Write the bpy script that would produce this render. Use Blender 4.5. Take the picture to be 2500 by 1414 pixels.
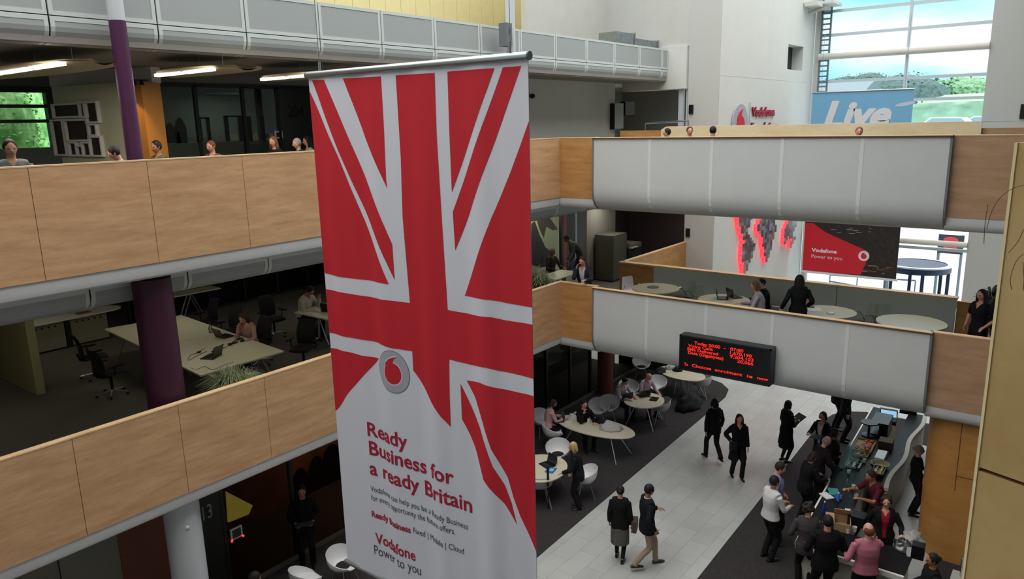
import bpy, bmesh, math, random
from math import sin, cos, pi, radians, sqrt
from mathutils import Vector, Matrix, noise

random.seed(7)
scene = bpy.context.scene
for o in list(bpy.data.objects):
    bpy.data.objects.remove(o)
COL = scene.collection

# ---------------------------------------------------------------- camera
FPX, CXP, CYP = 1821.0, 1250.0, 707.0
PITCH, ROLL, YAW = radians(-12.63), radians(1.33), radians(38.0)
CAM = Vector((0, 0, 8.7))
_fw = Vector((cos(PITCH) * cos(YAW), cos(PITCH) * sin(YAW), sin(PITCH)))
_rt = Vector((sin(YAW), -cos(YAW), 0))
_dn = -_rt.cross(_fw)
C_R = _rt * cos(ROLL) + _dn * sin(ROLL)
C_D = -_rt * sin(ROLL) + _dn * cos(ROLL)
C_F = _fw
cd = bpy.data.cameras.new('camera')
cam = bpy.data.objects.new('camera', cd)
COL.objects.link(cam)
mw = Matrix((C_R, -C_D, -C_F)).transposed().to_4x4()
mw.translation = CAM
cam.matrix_world = mw
cd.sensor_width = 36
cd.lens = 36 * FPX / 2500
cd.clip_start = 0.05
cd.clip_end = 800
scene.camera = cam

# ---------------------------------------------------------------- exposure
vs = scene.view_settings
vs.view_transform = 'Standard'
vs.look = 'None'
vs.gamma = 1
vs.use_curve_mapping = False
vs.exposure = 0.0

# ---------------------------------------------------------------- sky
world = bpy.data.worlds.new('sky')
scene.world = world
world.use_nodes = True
nt = world.node_tree
nt.nodes.clear()
wo = nt.nodes.new('ShaderNodeOutputWorld')
bg = nt.nodes.new('ShaderNodeBackground')
tc = nt.nodes.new('ShaderNodeTexCoord')
mp = nt.nodes.new('ShaderNodeMapping')
mp.inputs['Scale'].default_value = (1, 1, 3.5)
nz = nt.nodes.new('ShaderNodeTexNoise')
nz.inputs['Scale'].default_value = 2.6
nz.inputs['Detail'].default_value = 5
cr = nt.nodes.new('ShaderNodeValToRGB')
cr.color_ramp.elements[0].position = 0.46
cr.color_ramp.elements[0].color = (0.36, 0.76, 0.92, 1)
cr.color_ramp.elements[1].position = 0.64
cr.color_ramp.elements[1].color = (1.0, 1.02, 1.04, 1)
nt.links.new(tc.outputs['Generated'], mp.inputs['Vector'])
nt.links.new(mp.outputs['Vector'], nz.inputs['Vector'])
nt.links.new(nz.outputs['Fac'], cr.inputs['Fac'])
# brighter, whiter cloud overhead than at the horizon
sx = nt.nodes.new('ShaderNodeSeparateXYZ')
nt.links.new(tc.outputs['Generated'], sx.inputs[0])
mr = nt.nodes.new('ShaderNodeMapRange')
mr.inputs['From Min'].default_value = 0.25
mr.inputs['From Max'].default_value = 0.60
nt.links.new(sx.outputs['Z'], mr.inputs['Value'])
mxs = nt.nodes.new('ShaderNodeMixRGB')
mxs.inputs[2].default_value = (1.0, 0.97, 0.93, 1)
nt.links.new(mr.outputs[0], mxs.inputs['Fac'])
nt.links.new(cr.outputs['Color'], mxs.inputs[1])
nt.links.new(mxs.outputs[0], bg.inputs['Color'])
mr2 = nt.nodes.new('ShaderNodeMapRange')
mr2.inputs['From Min'].default_value = 0.20
mr2.inputs['From Max'].default_value = 0.70
mr2.inputs['To Min'].default_value = 1.35
mr2.inputs['To Max'].default_value = 3.7
nt.links.new(sx.outputs['Z'], mr2.inputs['Value'])
nt.links.new(mr2.outputs[0], bg.inputs['Strength'])
nt.links.new(bg.outputs['Background'], wo.inputs['Surface'])

# ---------------------------------------------------------------- sun through thin cloud
sl = bpy.data.lights.new('sun', 'SUN')
sl.energy = 0.15
sl.angle = radians(40)
so = bpy.data.objects.new('sun', sl)
COL.objects.link(so)
so.rotation_euler = (radians(18), radians(-12), 0)

# ---------------------------------------------------------------- geometry of the photograph
def ray(px, py):
    return C_R * ((px - CXP) / FPX) + C_D * ((py - CYP) / FPX) + C_F
def at_(px, py, ax, v):
    d = ray(px, py)
    return CAM + d * ((v - CAM[ax]) / d[ax])
def at_x(px, py, x): return at_(px, py, 0, x)
def at_y(px, py, y): return at_(px, py, 1, y)
def at_z(px, py, z): return at_(px, py, 2, z)

# ---------------------------------------------------------------- materials
def lin(c):
    if isinstance(c, str):
        c = tuple(int(c[i:i + 2], 16) / 255 for i in (0, 2, 4))
    return tuple((x / 12.92 if x <= 0.04045 else ((x + 0.055) / 1.055) ** 2.4) for x in c[:3]) + (1,)
MATS = {}
def mat(key, col, rough=0.6, metal=0.0, noise_amt=0.0, nscale=8.0, stretch=(1, 1, 1), bump=0.0, emit=None, estr=1.0, spec=0.4, alpha=None):
    if key in MATS:
        return MATS[key]
    m = bpy.data.materials.new(key)
    m.use_nodes = True
    t = m.node_tree
    b = t.nodes['Principled BSDF']
    c = lin(col)
    b.inputs['Base Color'].default_value = c
    b.inputs['Roughness'].default_value = rough
    b.inputs['Metallic'].default_value = metal
    b.inputs['Specular IOR Level'].default_value = spec
    if noise_amt or bump:
        co = t.nodes.new('ShaderNodeTexCoord')
        ma = t.nodes.new('ShaderNodeMapping')
        ma.inputs['Scale'].default_value = stretch
        n = t.nodes.new('ShaderNodeTexNoise')
        n.inputs['Scale'].default_value = nscale
        n.inputs['Detail'].default_value = 6
        t.links.new(co.outputs['Object'], ma.inputs['Vector'])
        t.links.new(ma.outputs['Vector'], n.inputs['Vector'])
        if noise_amt:
            r = t.nodes.new('ShaderNodeValToRGB')
            r.color_ramp.elements[0].position = 0.3
            r.color_ramp.elements[1].position = 0.7
            r.color_ramp.elements[0].color = tuple(x * (1 - noise_amt) for x in c[:3]) + (1,)
            r.color_ramp.elements[1].color = tuple(min(1, x * (1 + noise_amt)) for x in c[:3]) + (1,)
            t.links.new(n.outputs['Fac'], r.inputs['Fac'])
            t.links.new(r.outputs['Color'], b.inputs['Base Color'])
        if bump:
            bp = t.nodes.new('ShaderNodeBump')
            bp.inputs['Strength'].default_value = bump
            bp.inputs['Distance'].default_value = 0.01
            t.links.new(n.outputs['Fac'], bp.inputs['Height'])
            t.links.new(bp.outputs['Normal'], b.inputs['Normal'])
    if emit:
        b.inputs['Emission Color'].default_value = lin(emit)
        b.inputs['Emission Strength'].default_value = estr
    MATS[key] = m
    return m

def glass(key, tint=(0.9, 0.95, 0.95), refl=0.12, dark=0.0, rough=0.02):
    """flat pane: mostly see-through, mirror reflection growing with the angle"""
    if key in MATS:
        return MATS[key]
    m = bpy.data.materials.new(key)
    m.use_nodes = True
    t = m.node_tree
    t.nodes.clear()
    o = t.nodes.new('ShaderNodeOutputMaterial')
    tr = t.nodes.new('ShaderNodeBsdfTransparent')
    tr.inputs['Color'].default_value = tuple(tint) + (1,)
    gl = t.nodes.new('ShaderNodeBsdfGlossy')
    gl.inputs['Roughness'].default_value = rough
    gl.inputs['Color'].default_value = (0.8, 0.85, 0.85, 1)
    lw = t.nodes.new('ShaderNodeLayerWeight')
    lw.inputs['Blend'].default_value = refl
    mx = t.nodes.new('ShaderNodeMixShader')
    t.links.new(lw.outputs['Fresnel'], mx.inputs['Fac'])
    t.links.new(tr.outputs[0], mx.inputs[1])
    t.links.new(gl.outputs[0], mx.inputs[2])
    t.links.new(mx.outputs[0], o.inputs['Surface'])
    MATS[key] = m
    return m

def wood(key, c1, c2, stretch, scale=2.2, rough=0.45):
    if key in MATS:
        return MATS[key]
    m = bpy.data.materials.new(key)
    m.use_nodes = True
    t = m.node_tree
    b = t.nodes['Principled BSDF']
    b.inputs['Roughness'].default_value = rough
    b.inputs['Specular IOR Level'].default_value = 0.3
    co = t.nodes.new('ShaderNodeTexCoord')
    ma = t.nodes.new('ShaderNodeMapping')
    ma.inputs['Scale'].default_value = stretch
    n = t.nodes.new('ShaderNodeTexNoise')
    n.inputs['Scale'].default_value = scale
    n.inputs['Detail'].default_value = 7
    n.inputs['Roughness'].default_value = 0.62
    n.inputs['Distortion'].default_value = 0.15
    n2 = t.nodes.new('ShaderNodeTexNoise')
    n2.inputs['Scale'].default_value = scale * 9
    n2.inputs['Detail'].default_value = 3
    ad = t.nodes.new('ShaderNodeMath')
    ad.operation = 'MULTIPLY_ADD'
    ad.inputs[1].default_value = 0.22
    r = t.nodes.new('ShaderNodeValToRGB')
    r.color_ramp.elements[0].position = 0.42
    r.color_ramp.elements[1].position = 0.82
    r.color_ramp.elements[0].color = lin(c1)
    r.color_ramp.elements[1].color = lin(c2)
    t.links.new(co.outputs['Object'], ma.inputs['Vector'])
    t.links.new(ma.outputs['Vector'], n.inputs['Vector'])
    t.links.new(ma.outputs['Vector'], n2.inputs['Vector'])
    t.links.new(n2.outputs['Fac'], ad.inputs[0])
    t.links.new(n.outputs['Fac'], ad.inputs[2])
    t.links.new(ad.outputs[0], r.inputs['Fac'])
    t.links.new(r.outputs['Color'], b.inputs['Base Color'])
    MATS[key] = m
    return m

# ---------------------------------------------------------------- mesh collector
class MB:
    def __init__(s):
        s.v, s.f, s.m = [], [], []
    def add(s, vs_, fs, mi=0):
        o = len(s.v)
        s.v += [tuple(p) for p in vs_]
        for f in fs:
            s.f.append(tuple(i + o for i in f))
            s.m.append(mi)
        return s
    def box(s, x0, y0, z0, x1, y1, z1, mi=0, M=None):
        P = [Vector((x, y, z)) for z in (z0, z1) for y in (y0, y1) for x in (x0, x1)]
        if M is not None:
            P = [M @ p for p in P]
        return s.add(P, [(0, 2, 3, 1), (4, 5, 7, 6), (0, 1, 5, 4), (2, 6, 7, 3), (0, 4, 6, 2), (1, 3, 7, 5)], mi)
    def poly(s, pts, mi=0):
        return s.add(pts, [tuple(range(len(pts)))], mi)
    def prism(s, pts, vec, mi=0):
        vec = Vector(vec)
        n = len(pts)
        P = [Vector(p) for p in pts]
        Q = [p + vec for p in P]
        fs = [tuple(range(n - 1, -1, -1)), tuple(range(n, 2 * n))]
        for i in range(n):
            j = (i + 1) % n
            fs.append((i, j, n + j, n + i))
        return s.add(P + Q, fs, mi)
    def tube(s, pts, r, n=8, mi=0, cap=True):
        pts = [Vector(p) for p in pts]
        rs = r if isinstance(r, (list, tuple)) else [r] * len(pts)
        rings = []
        ref = None
        for i, p in enumerate(pts):
            d = (pts[min(i + 1, len(pts) - 1)] - pts[max(i - 1, 0)])
            if d.length < 1e-9:
                d = Vector((0, 0, 1))
            d.normalize()
            if ref is None:
                ref = Vector((0, 0, 1)) if abs(d.z) < 0.9 else Vector((1, 0, 0))
            u = (ref - d * ref.dot(d))
            if u.length < 1e-6:
                u = d.orthogonal()
            u.normalize()
            w = d.cross(u)
            ref = u
            rings.append([p + (u * cos(2 * pi * k / n) + w * sin(2 * pi * k / n)) * rs[i] for k in range(n)])
        return s.loft(rings, mi, cap)
    def loft(s, rings, mi=0, cap=True, close=True):
        n = len(rings[0])
        V = [p for r in rings for p in r]
        F = []
        for i in range(len(rings) - 1):
            for k in range(n if close else n - 1):
                k2 = (k + 1) % n
                F.append((i * n + k, i * n + k2, (i + 1) * n + k2, (i + 1) * n + k))
        if cap:
            F.append(tuple(range(n - 1, -1, -1)))
            F.append(tuple((len(rings) - 1) * n + k for k in range(n)))
        return s.add(V, F, mi)
    def lathe(s, prof, c=(0, 0, 0), n=24, mi=0, sx=1, sy=1, cap=False):
        c = Vector(c)
        return s.loft([[c + Vector((r * sx * cos(2 * pi * k / n), r * sy * sin(2 * pi * k / n), z)) for k in range(n)] for r, z in prof], mi, cap)
    def ell(s, c, a, b, h, n=16, m=10, mi=0, M=None):
        c = Vector(c)
        rings = []
        for i in range(m + 1):
            t = -pi / 2 + pi * (0.02 + 0.96 * i / m)
            rings.append([(Vector((a * cos(t) * cos(2 * pi * k / n), b * cos(t) * sin(2 * pi * k / n), h * sin(t)))) for k in range(n)])
        if M is not None:
            rings = [[M @ p for p in r] for r in rings]
        rings = [[c + p for p in r] for r in rings]
        return s.loft(rings, mi, True)
    def profile(s, prof, ax, a, b, mi=0, closed=False):
        """profile points (p,z) swept along X (ax=0: p is Y) or along Y (ax=1: p is X)"""
        def P(p, z, t):
            return Vector((t, p, z)) if ax == 0 else Vector((p, t, z))
        A = [P(p, z, a) for p, z in prof]
        B = [P(p, z, b) for p, z in prof]
        n = len(prof)
        F = [(i, (i + 1) % n, n + (i + 1) % n, n + i) for i in range(n if closed else n - 1)]
        if closed:
            F += [tuple(range(n - 1, -1, -1)), tuple(range(n, 2 * n))]
        return s.add(A + B, F, mi)
    def build(s, name, mats, parent=None, smooth=False, loc=None, rotz=0.0, fix=True):
        me = bpy.data.meshes.new(name)
        me.from_pydata(s.v, [], s.f)
        if not isinstance(mats, (list, tuple)):
            mats = [mats]
        for m_ in mats:
            me.materials.append(m_)
        me.polygons.foreach_set('material_index', s.m)
        if smooth:
            me.polygons.foreach_set('use_smooth', [True] * len(s.f))
        me.update()
        if fix:
            b = bmesh.new()
            b.from_mesh(me)
            bmesh.ops.recalc_face_normals(b, faces=b.faces)
            b.to_mesh(me)
            b.free()
        if smooth == 'auto':
            me.set_sharp_from_angle(angle=radians(35))
        o = bpy.data.objects.new(name, me)
        COL.objects.link(o)
        if parent is not None:
            o.parent = parent
        if loc is not None:
            o.location = loc
        o.rotation_euler.z = rotz
        return o

def tag(o, label=None, cat=None, group=None, kind=None):
    if label: o['label'] = label
    if cat: o['category'] = cat
    if group: o['group'] = group
    if kind: o['kind'] = kind
    return o
def empty(name, loc=(0, 0, 0), rz=0.0, label=None, cat=None, group=None, kind=None):
    o = bpy.data.objects.new(name, None)
    o.empty_display_size = 0.2
    COL.objects.link(o)
    o.location = loc
    o.rotation_euler.z = rz
    return tag(o, label, cat, group, kind)
def copy_tree(o, parent=None):
    c = o.copy()
    COL.objects.link(c)
    c.parent = parent
    for ch in list(o.children):
        copy_tree(ch, c)
    return c
def struct(o, label, cat):
    return tag(o, label, cat, kind='structure')

def font_mesh(text, bold=0.0, res=3):
    cu = bpy.data.curves.new('lettering', 'FONT')
    cu.body = text
    cu.offset = bold
    cu.resolution_u = res
    cu.fill_mode = 'BOTH'
    t = bpy.data.objects.new('lettering', cu)
    COL.objects.link(t)
    bpy.context.view_layer.update()
    dg = bpy.context.evaluated_depsgraph_get()
    me = bpy.data.meshes.new_from_object(t.evaluated_get(dg))
    bpy.data.objects.remove(t)
    V = [v.co.copy() for v in me.vertices]
    F = [tuple(p.vertices) for p in me.polygons]
    bpy.data.meshes.remove(me)
    return V, F
def letter(mb, text, org, u, v, width, cap, mi=0, bold=0.0, shear=0.0):
    """flat letters: baseline starts at org, runs along u for width, capitals cap tall along v"""
    V, F = font_mesh(text, bold)
    if not V:
        return
    x0 = min(p.x for p in V); x1 = max(p.x for p in V)
    org, u, v = Vector(org), Vector(u).normalized(), Vector(v).normalized()
    sx = width / (x1 - x0)
    sy = cap / 0.69
    mb.add([org + u * ((p.x - x0) * sx + p.y * sy * shear) + v * (p.y * sy) for p in V], F, mi)
# ================================================================ materials
M_wall = mat('plaster_white', 'd6d6d2', 0.85, noise_amt=0.02, nscale=2)
M_wallgrey = mat('plaster_grey', 'c6c5c0', 0.85, noise_amt=0.03, nscale=2)
M_fascia = mat('fascia_paint', 'd3d5d8', 0.5, noise_amt=0.02)
M_frame = mat('screen_frame', 'c9d0cf', 0.5)
M_perf = mat('perforated_metal', 'a2a8a9', 0.6, noise_amt=0.05, nscale=160)
M_gap = mat('shadow_gap', '2a2c2b', 0.8)
M_woodL = wood('maple_panel', 'b58c67', 'd2ab84', (0.55, 1, 3.2))
M_woodB = wood('maple_panel_warm', 'a97845', 'c69660', (1, 0.55, 3.2))
M_woodR = wood('maple_panel_right', 'a07f5f', 'b8957a', (1, 0.55, 3.2))
M_woodtop = wood('maple_top', 'd0ab7e', 'e6c79c', (1, 1, 1))
M_seam = mat('panel_joint', '5a3b1e', 0.8)
M_bridge = mat('bridge_sheet', 'c3c7c8', 0.55, noise_amt=0.015, nscale=3)
M_bridgerib = mat('bridge_rib', 'd2d5d5', 0.55)
M_carpet = mat('carpet_dark', '302c2e', 0.95, noise_amt=0.35, nscale=5, stretch=(1, 9, 1))
M_carpet1 = mat('carpet_office', '5c5a52', 0.95, noise_amt=0.25, nscale=60)
M_ceil = mat('ceiling_paint', '8b8782', 0.9)
M_purple = mat('column_purple', '4d2348', 0.5, noise_amt=0.03)
M_purple2 = mat('column_plum', '3e1830', 0.5, noise_amt=0.03)
M_colwhite = mat('column_white', 'c9cdd4', 0.5)
M_steel = mat('brushed_steel', 'a8adb0', 0.3, metal=0.8)
M_chrome = mat('chrome', 'c8ccd0', 0.15, metal=1.0)
M_black = mat('black_plastic', '141416', 0.4)
M_dark = mat('dark_frame', '1d201f', 0.45)
M_white = mat('white_laminate', 'd8d8d0', 0.35)
M_whitepl = mat('white_plastic', 'dcdde0', 0.3)
M_glassdark = glass('office_glass', (0.42, 0.47, 0.45), 0.35)
M_glassclear = glass('window_glass', (0.93, 0.97, 0.98), 0.08)
M_yellow = mat('cream_slats', 'e6d8a0', 0.7, noise_amt=0.03)
M_blue = mat('navy', '23263e', 0.6)

# tile floor: staggered stone slabs running with the hall
def tile_mat():
    m = bpy.data.materials.new('stone_tiles')
    m.use_nodes = True
    t = m.node_tree
    b = t.nodes['Principled BSDF']
    b.inputs['Roughness'].default_value = 0.38
    co = t.nodes.new('ShaderNodeTexCoord')
    br = t.nodes.new('ShaderNodeTexBrick')
    br.offset = 0.5
    br.inputs['Color1'].default_value = lin('c4c8c7')
    br.inputs['Color2'].default_value = lin('babebd')
    br.inputs['Mortar'].default_value = lin('9da1a2')
    br.inputs['Scale'].default_value = 1.0
    br.inputs['Mortar Size'].default_value = 0.006
    br.inputs['Mortar Smooth'].default_value = 0.3
    br.inputs['Brick Width'].default_value = 0.84
    br.inputs['Row Height'].default_value = 0.42
    n = t.nodes.new('ShaderNodeTexNoise')
    n.inputs['Scale'].default_value = 1.1
    n.inputs['Detail'].default_value = 5
    mx = t.nodes.new('ShaderNodeMixRGB')
    mx.blend_type = 'MULTIPLY'
    mx.inputs['Fac'].default_value = 0.35
    t.links.new(co.outputs['Object'], br.inputs['Vector'])
    t.links.new(co.outputs['Object'], n.inputs['Vector'])
    t.links.new(br.outputs['Color'], mx.inputs[1])
    t.links.new(n.outputs['Fac'], mx.inputs[2])
    t.links.new(mx.outputs[0], b.inputs['Base Color'])
    return m
M_tile = tile_mat()
M_white_lam2 = mat('pale_wall_panel', 'c6c4a8', 0.7, noise_amt=0.03, nscale=4)

# ================================================================ ground floor
mb = MB(); mb.box(-6, -8, -0.3, 32.4, 24, 0)
struct(mb.build('floor', M_tile), 'pale grey stone tile floor of the atrium', 'floor')

mb = MB(); mb.box(-2, 12.2, 0.002, 22.8, 23.9, 0.014)  # dark sheet added so the room floors stay dim
struct(mb.build('floor_ground_rooms', mat('room_floor_dim', '2a2624', .95)), 'dark sheet added to dim the floor inside the ground-floor rooms', 'carpet')
# dark carpets either side of the tiled strip
mb = MB()
pts = [(-6, 8.0), (11.0, 8.12), (13.2, 8.2), (20.1, 8.42), (21.8, 8.5), (22.5, 8.68), (22.95, 9.1), (23.1, 9.5), (23.1, 12.1), (-6, 12.1)]
mb.prism([(x, y, 0.0) for x, y in pts], (0, 0, 0.012))
struct(mb.build('floor_carpet_left', M_carpet), 'dark striped carpet under the white tables, rounded at its far end', 'carpet')
mb = MB()
pts = [(-6, 5.1), (12.2, 5.18), (16.2, 5.3), (20.5, 5.44), (21.6, 5.45), (22.2, 5.35), (22.65, 5.1), (22.95, 4.6), (23.0, 4.0), (23.0, -3), (-6, -3)]
mb.prism([(x, y, 0.0) for x, y in reversed(pts)], (0, 0, 0.012))
struct(mb.build('floor_carpet_right', M_carpet), 'dark striped carpet along the serving counter', 'carpet')
mb = MB()
mb.box(13.75, 1.7, 0.012, 21.3, 3.1, 0.02)
struct(mb.build('floor_servery', mat('servery_floor', 'b4bab8', 0.4, noise_amt=0.05, nscale=3)), 'pale floor strip behind the serving counter', 'floor')

# ================================================================ left side: slabs, ceilings
for z, nm in ((3.6, 'floor_office_lower'), (7.2, 'floor_office_upper')):
    mb = MB(); mb.box(-2, 10.6, z - 0.3, 15.5, 24, z); mb.box(15.5, 10.6, z - 0.3, 22.88, 24, z)
    struct(mb.build(nm, M_carpet1), 'dark grey carpeted office floor, %s storey' % ('first' if z < 5 else 'second'), 'floor')
for z, nm in ((2.66, 'ceiling_ground'), (6.26, 'ceiling_first'), (9.89, 'ceiling_second')):
    mb = MB()
    mb.box(-2, 11.3, z, 22.86, 24, z + 0.08)
    struct(mb.build(nm, M_ceil), 'grey-brown ceiling of the %s' % nm.split('_')[1], 'ceiling')

# ================================================================ timber balustrades
X0L, X1L, YB = -1.0, 15.46, 10.48
PZ = {1: 4.70, 2: 8.31}
def parapet_x(lvl, xa, xb, y0, mw_, name, label, seams, flip=1):
    """timber balustrade along X, face at y0 looking to -Y; grey inner ledge and curved white fascia below"""
    zt = PZ[lvl]
    r = empty(name, (0, 0, 0)); struct(r, label, 'balustrade')
    mb = MB()
    xs = [xa] + [s_ for s_ in seams if xa < s_ < xb] + [xb]
    for a, b in zip(xs, xs[1:]):
        mb.box(a + 0.004, y0, zt - 1.455, b - 0.004, y0 + 0.03, zt - 0.022, 0)
    mb.box(xa, y0 + 0.012, zt - 1.46, xb, y0 + 0.10, zt - 0.03, 1)
    mb.build('timber_panel', [mw_, M_seam], r)
    mb = MB(); mb.box(xa, y0 - 0.004, zt - 0.02, xb, y0 + 0.11, zt, 0)
    mb.build('capping', [M_woodtop], r)
    mb = MB(); mb.box(xa, y0 + 0.11, zt - 0.10, xb, y0 + 0.16, zt - 0.05, 0)
    mb.build('inner_rail', [M_steel], r)
    mb = MB()
    zb = zt - 1.46
    mb.profile([(y0 + 0.02, zb), (y0 + 0.03, zb - 0.13), (y0 + 0.05, zb - 0.19), (y0 + 0.10, zb - 0.225), (y0 + 0.2, zb - 0.24), (y0 + 0.9, zb - 0.24), (y0 + 0.9, zb)], 0, xa, xb, 0, closed=True)
    mb.build('fascia', [M_fascia], r, smooth='auto')
    return r
seams = [3.72 + 1.49 * k for k in range(-4, 9)]
parapet_x(1, X0L, X1L, YB, M_woodL, 'balustrade_first', 'long maple timber balcony front of the first storey, behind the red banner', seams)
parapet_x(2, X0L, X1L, YB, M_woodL, 'balustrade_second', 'long maple timber balcony front of the second storey, behind the red banner', seams)

def parapet_y(lvl, x0, ya, yb, mw_, name, label, thick=0.10, fascia=True, cap=0.0, face=1):
    zt = PZ[lvl]
    r = empty(name, (0, 0, 0)); struct(r, label, 'balustrade')
    mb = MB(); mb.box(x0, ya, zt - 1.46, x0 + thick, yb, zt - 0.02)
    mb.build('timber_panel', [mw_], r)
    mb = MB(); mb.box(x0 - 0.004, ya, zt - 0.02, x0 + thick + 0.02 + cap, yb, zt)
    mb.build('capping', [M_woodtop], r)
    if fascia:
        zb = zt - 1.46
        mb = MB()
        mb.profile([(x0 + 0.01, zb), (x0 + 0.02, zb - 0.13), (x0 + 0.05, zb - 0.21), (x0 + 0.12, zb - 0.26), (x0 + 0.24, zb - 0.275), (x0 + 0.9, zb - 0.275), (x0 + 0.9, zb)], 1, ya, yb, 0, closed=True)
        mb.build('fascia', [M_fascia], r, smooth='auto')
    return r
for lvl, st in ((1, 'first'), (2, 'second')):
    parapet_y(lvl, 15.46, 9.42, 10.58, M_woodB, 'balustrade_return_left', 'short orange timber return joining the %s-storey balcony to the bridge' % st)
    parapet_y(lvl, 15.40, -2.2, 2.07, M_woodR, 'balustrade_return_right', 'pinkish brown timber balcony front right of the %s-storey bridge' % st)

# ---------------------------------------------------------------- grey metal screens (third storey) and dropped screens under each slab
M_soff = mat('soffit_brown', '6e6862', 0.85)
GY = 11.25
scr_px = [390, 607.5, 790.5, 942, 1073, 1186, 1284, 1370, 1446, 1515, 1578]
g0 = 6.02
gx = [g0 + 1.487 * k for k in range(-5, 12)]
def screen_row(root, a, b, zlo, zhi, name, cur):
    mb = MB()
    w = 0.055
    g = 0.012
    if not cur:
        mb.box(a + g, GY, zlo, b - g, GY + 0.03, zlo + w, 0)
        mb.box(a + g, GY, zhi - w, b - g, GY + 0.03, zhi, 0)
        mb.box(a + g, GY, zlo + w, a + g + w, GY + 0.03, zhi - w, 0)
        mb.box(b - g - w, GY, zlo + w, b - g, GY + 0.03, zhi - w, 0)
        mb.box(a + g + w, GY + 0.008, zlo + w, b - g - w, GY + 0.025, zhi - w, 1)
    else:
        pr = [(GY, zhi), (GY, zhi - w), (GY, zhi - 0.13), (GY + 0.015, zhi - 0.19), (GY + 0.05, zhi - 0.25), (GY + 0.11, zhi - 0.30), (GY + 0.20, zhi - 0.33), (GY + 0.32, zhi - 0.345)]
        th = lambda q: q + [(p + 0.02, z + 0.012) for p, z in reversed(q)]
        mb.profile(th(pr[:2]), 0, a + g, b - g, 0, closed=True)
        mb.profile(th(pr[1:]), 0, a + g, a + g + w, 0, closed=True)
        mb.profile(th(pr[1:]), 0, b - g - w, b - g, 0, closed=True)
        mb.profile(th([(p + 0.006, z) for p, z in pr[1:]]), 0, a + g + w, b - g - w, 1, closed=True)
    return mb.build(name, [M_frame, M_perf], root, smooth=False)
for zs, nm, xe in ((10.22, 'third', 22.8), (6.50, 'second', 20.0), (2.90, 'first', 20.0)):
    r = empty('metal_screen_' + nm, (0, 0, 0))
    struct(r, {'third': 'pale grey perforated metal balcony front of the third storey', 'second': 'grey curved metal ceiling edge under the second-storey balcony', 'first': 'grey curved metal ceiling edge above the ground floor'}[nm], 'balcony screen')
    xs = [x for x in gx if x < xe - 0.2] + [xe]
    for a, b in zip(xs, xs[1:]):
        screen_row(r, a, b, zs - 0.345, zs, 'curved_panel', True)
        if nm == 'third':
            screen_row(r, a, b, zs + 0.02, zs + 0.64, 'upper_panel', False)
    mb = MB()
    mb.box(xs[0], GY + 0.04, zs - 0.14, xe, GY + 0.08, zs + (0.62 if nm == 'third' else 0.25), 0)
    mb.build('backing', [M_gap], r)
# third-storey floor slab and box beam at its far end
mb = MB(); mb.box(-2, 11.4, 10.2, 22.88, 24, 10.5)
struct(mb.build('floor_office_top', M_carpet1), 'third-storey floor slab behind the grey metal screens', 'floor')
mb = MB()
mb.box(22.8, 10.62, 9.63, 23.6, 12.9, 10.93)
struct(mb.build('wall_beam', M_wall), 'white boxed beam at the far end of the grey metal balcony', 'beam')
mb = MB(); mb.box(22.95, 10.78, 7.2, 23.1, 10.93, 9.63)
mb.tube([(23.0, 10.66, 7.2), (23.0, 10.66, 9.63)], 0.03, 8)
struct(mb.build('column_slim', M_colwhite), 'slim white post under the boxed beam', 'column')
# upper plaster wall behind the third storey, yellow slatted wall further back
mb = MB()
mb.box(18.4, 13.6, 10.5, 22.9, 13.8, 16); mb.box(22.88, 13.6, 10.5, 23.1, 16.5, 16)
mb.box(22.88, 10.55, 10.93, 23.1, 13.6, 15)
struct(mb.build('wall_upper_back', M_wallgrey), 'plain grey plaster wall above the third-storey balcony', 'wall')
mb = MB()
xa = -2
while xa < 22.3:
    mb.box(xa + 0.006, 16.3, 10.5, xa + 0.594, 16.36, 16, 0)
    xa += 0.6
mb.box(-2, 16.33, 10.5, 22.88, 16.5, 16, 1)
struct(mb.build('wall_upper_slats', [M_yellow, M_seam]), 'cream yellow panelled wall behind the third storey', 'wall')
mb = MB()
mb.box(-2, 11.6, 12.75, 10.4, 16.28, 12.9, 0)
for k in range(8):
    mb.box(-1 + k * 1.45, 11.6, 12.735, -0.985 + k * 1.45, 16.4, 12.75, 1)
struct(mb.build('ceiling_top', [M_yellow, M_seam]), 'cream slatted ceiling over the third storey', 'ceiling')

# ---------------------------------------------------------------- columns: slim steel above, thick concrete below
ccx = 5.30
for (x, nm) in ((ccx, 'near'), (None, 'far')):
    if x is None:
        x = at_y(1247, 100, 10.98).x
    r = empty('column_' + nm, (x, 10.98, 0))
    struct(r, 'round column rising through the storeys, purple and white, %s' % ('left in view' if nm == 'near' else 'behind the top of the banner'), 'column')
    MB().lathe([(0.108, 10.20), (0.108, 16.0)], n=24, cap=True).build('white_shaft', M_colwhite, r, smooth='auto')
    MB().lathe([(0.11, 7.2), (0.11, 10.20)], n=24, cap=True).build('slim_purple_shaft', M_purple, r, smooth='auto')
    MB().lathe([(0.275, 3.6), (0.275, 6.56)], n=36, cap=True).build('thick_purple_shaft', M_purple2, r, smooth='auto')
    MB().lathe([(0.275, 0.012), (0.275, 2.96)], n=36, cap=True).build('white_base_shaft', M_colwhite, r, smooth='auto')
mb = MB(); mb.lathe([(0.26, 0.012), (0.26, 2.9)], c=(17.9, 10.6, 0), n=32, cap=True)
p = at_z(1478, 958, 0)
o = mb.build('column_brown', mat('column_brown', '6b3f33', 0.5), smooth='auto')
o.location = (p.x - 17.9, p.y - 10.6, 0)
struct(o, 'round red-brown column behind the ground-floor tables', 'column')
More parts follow.
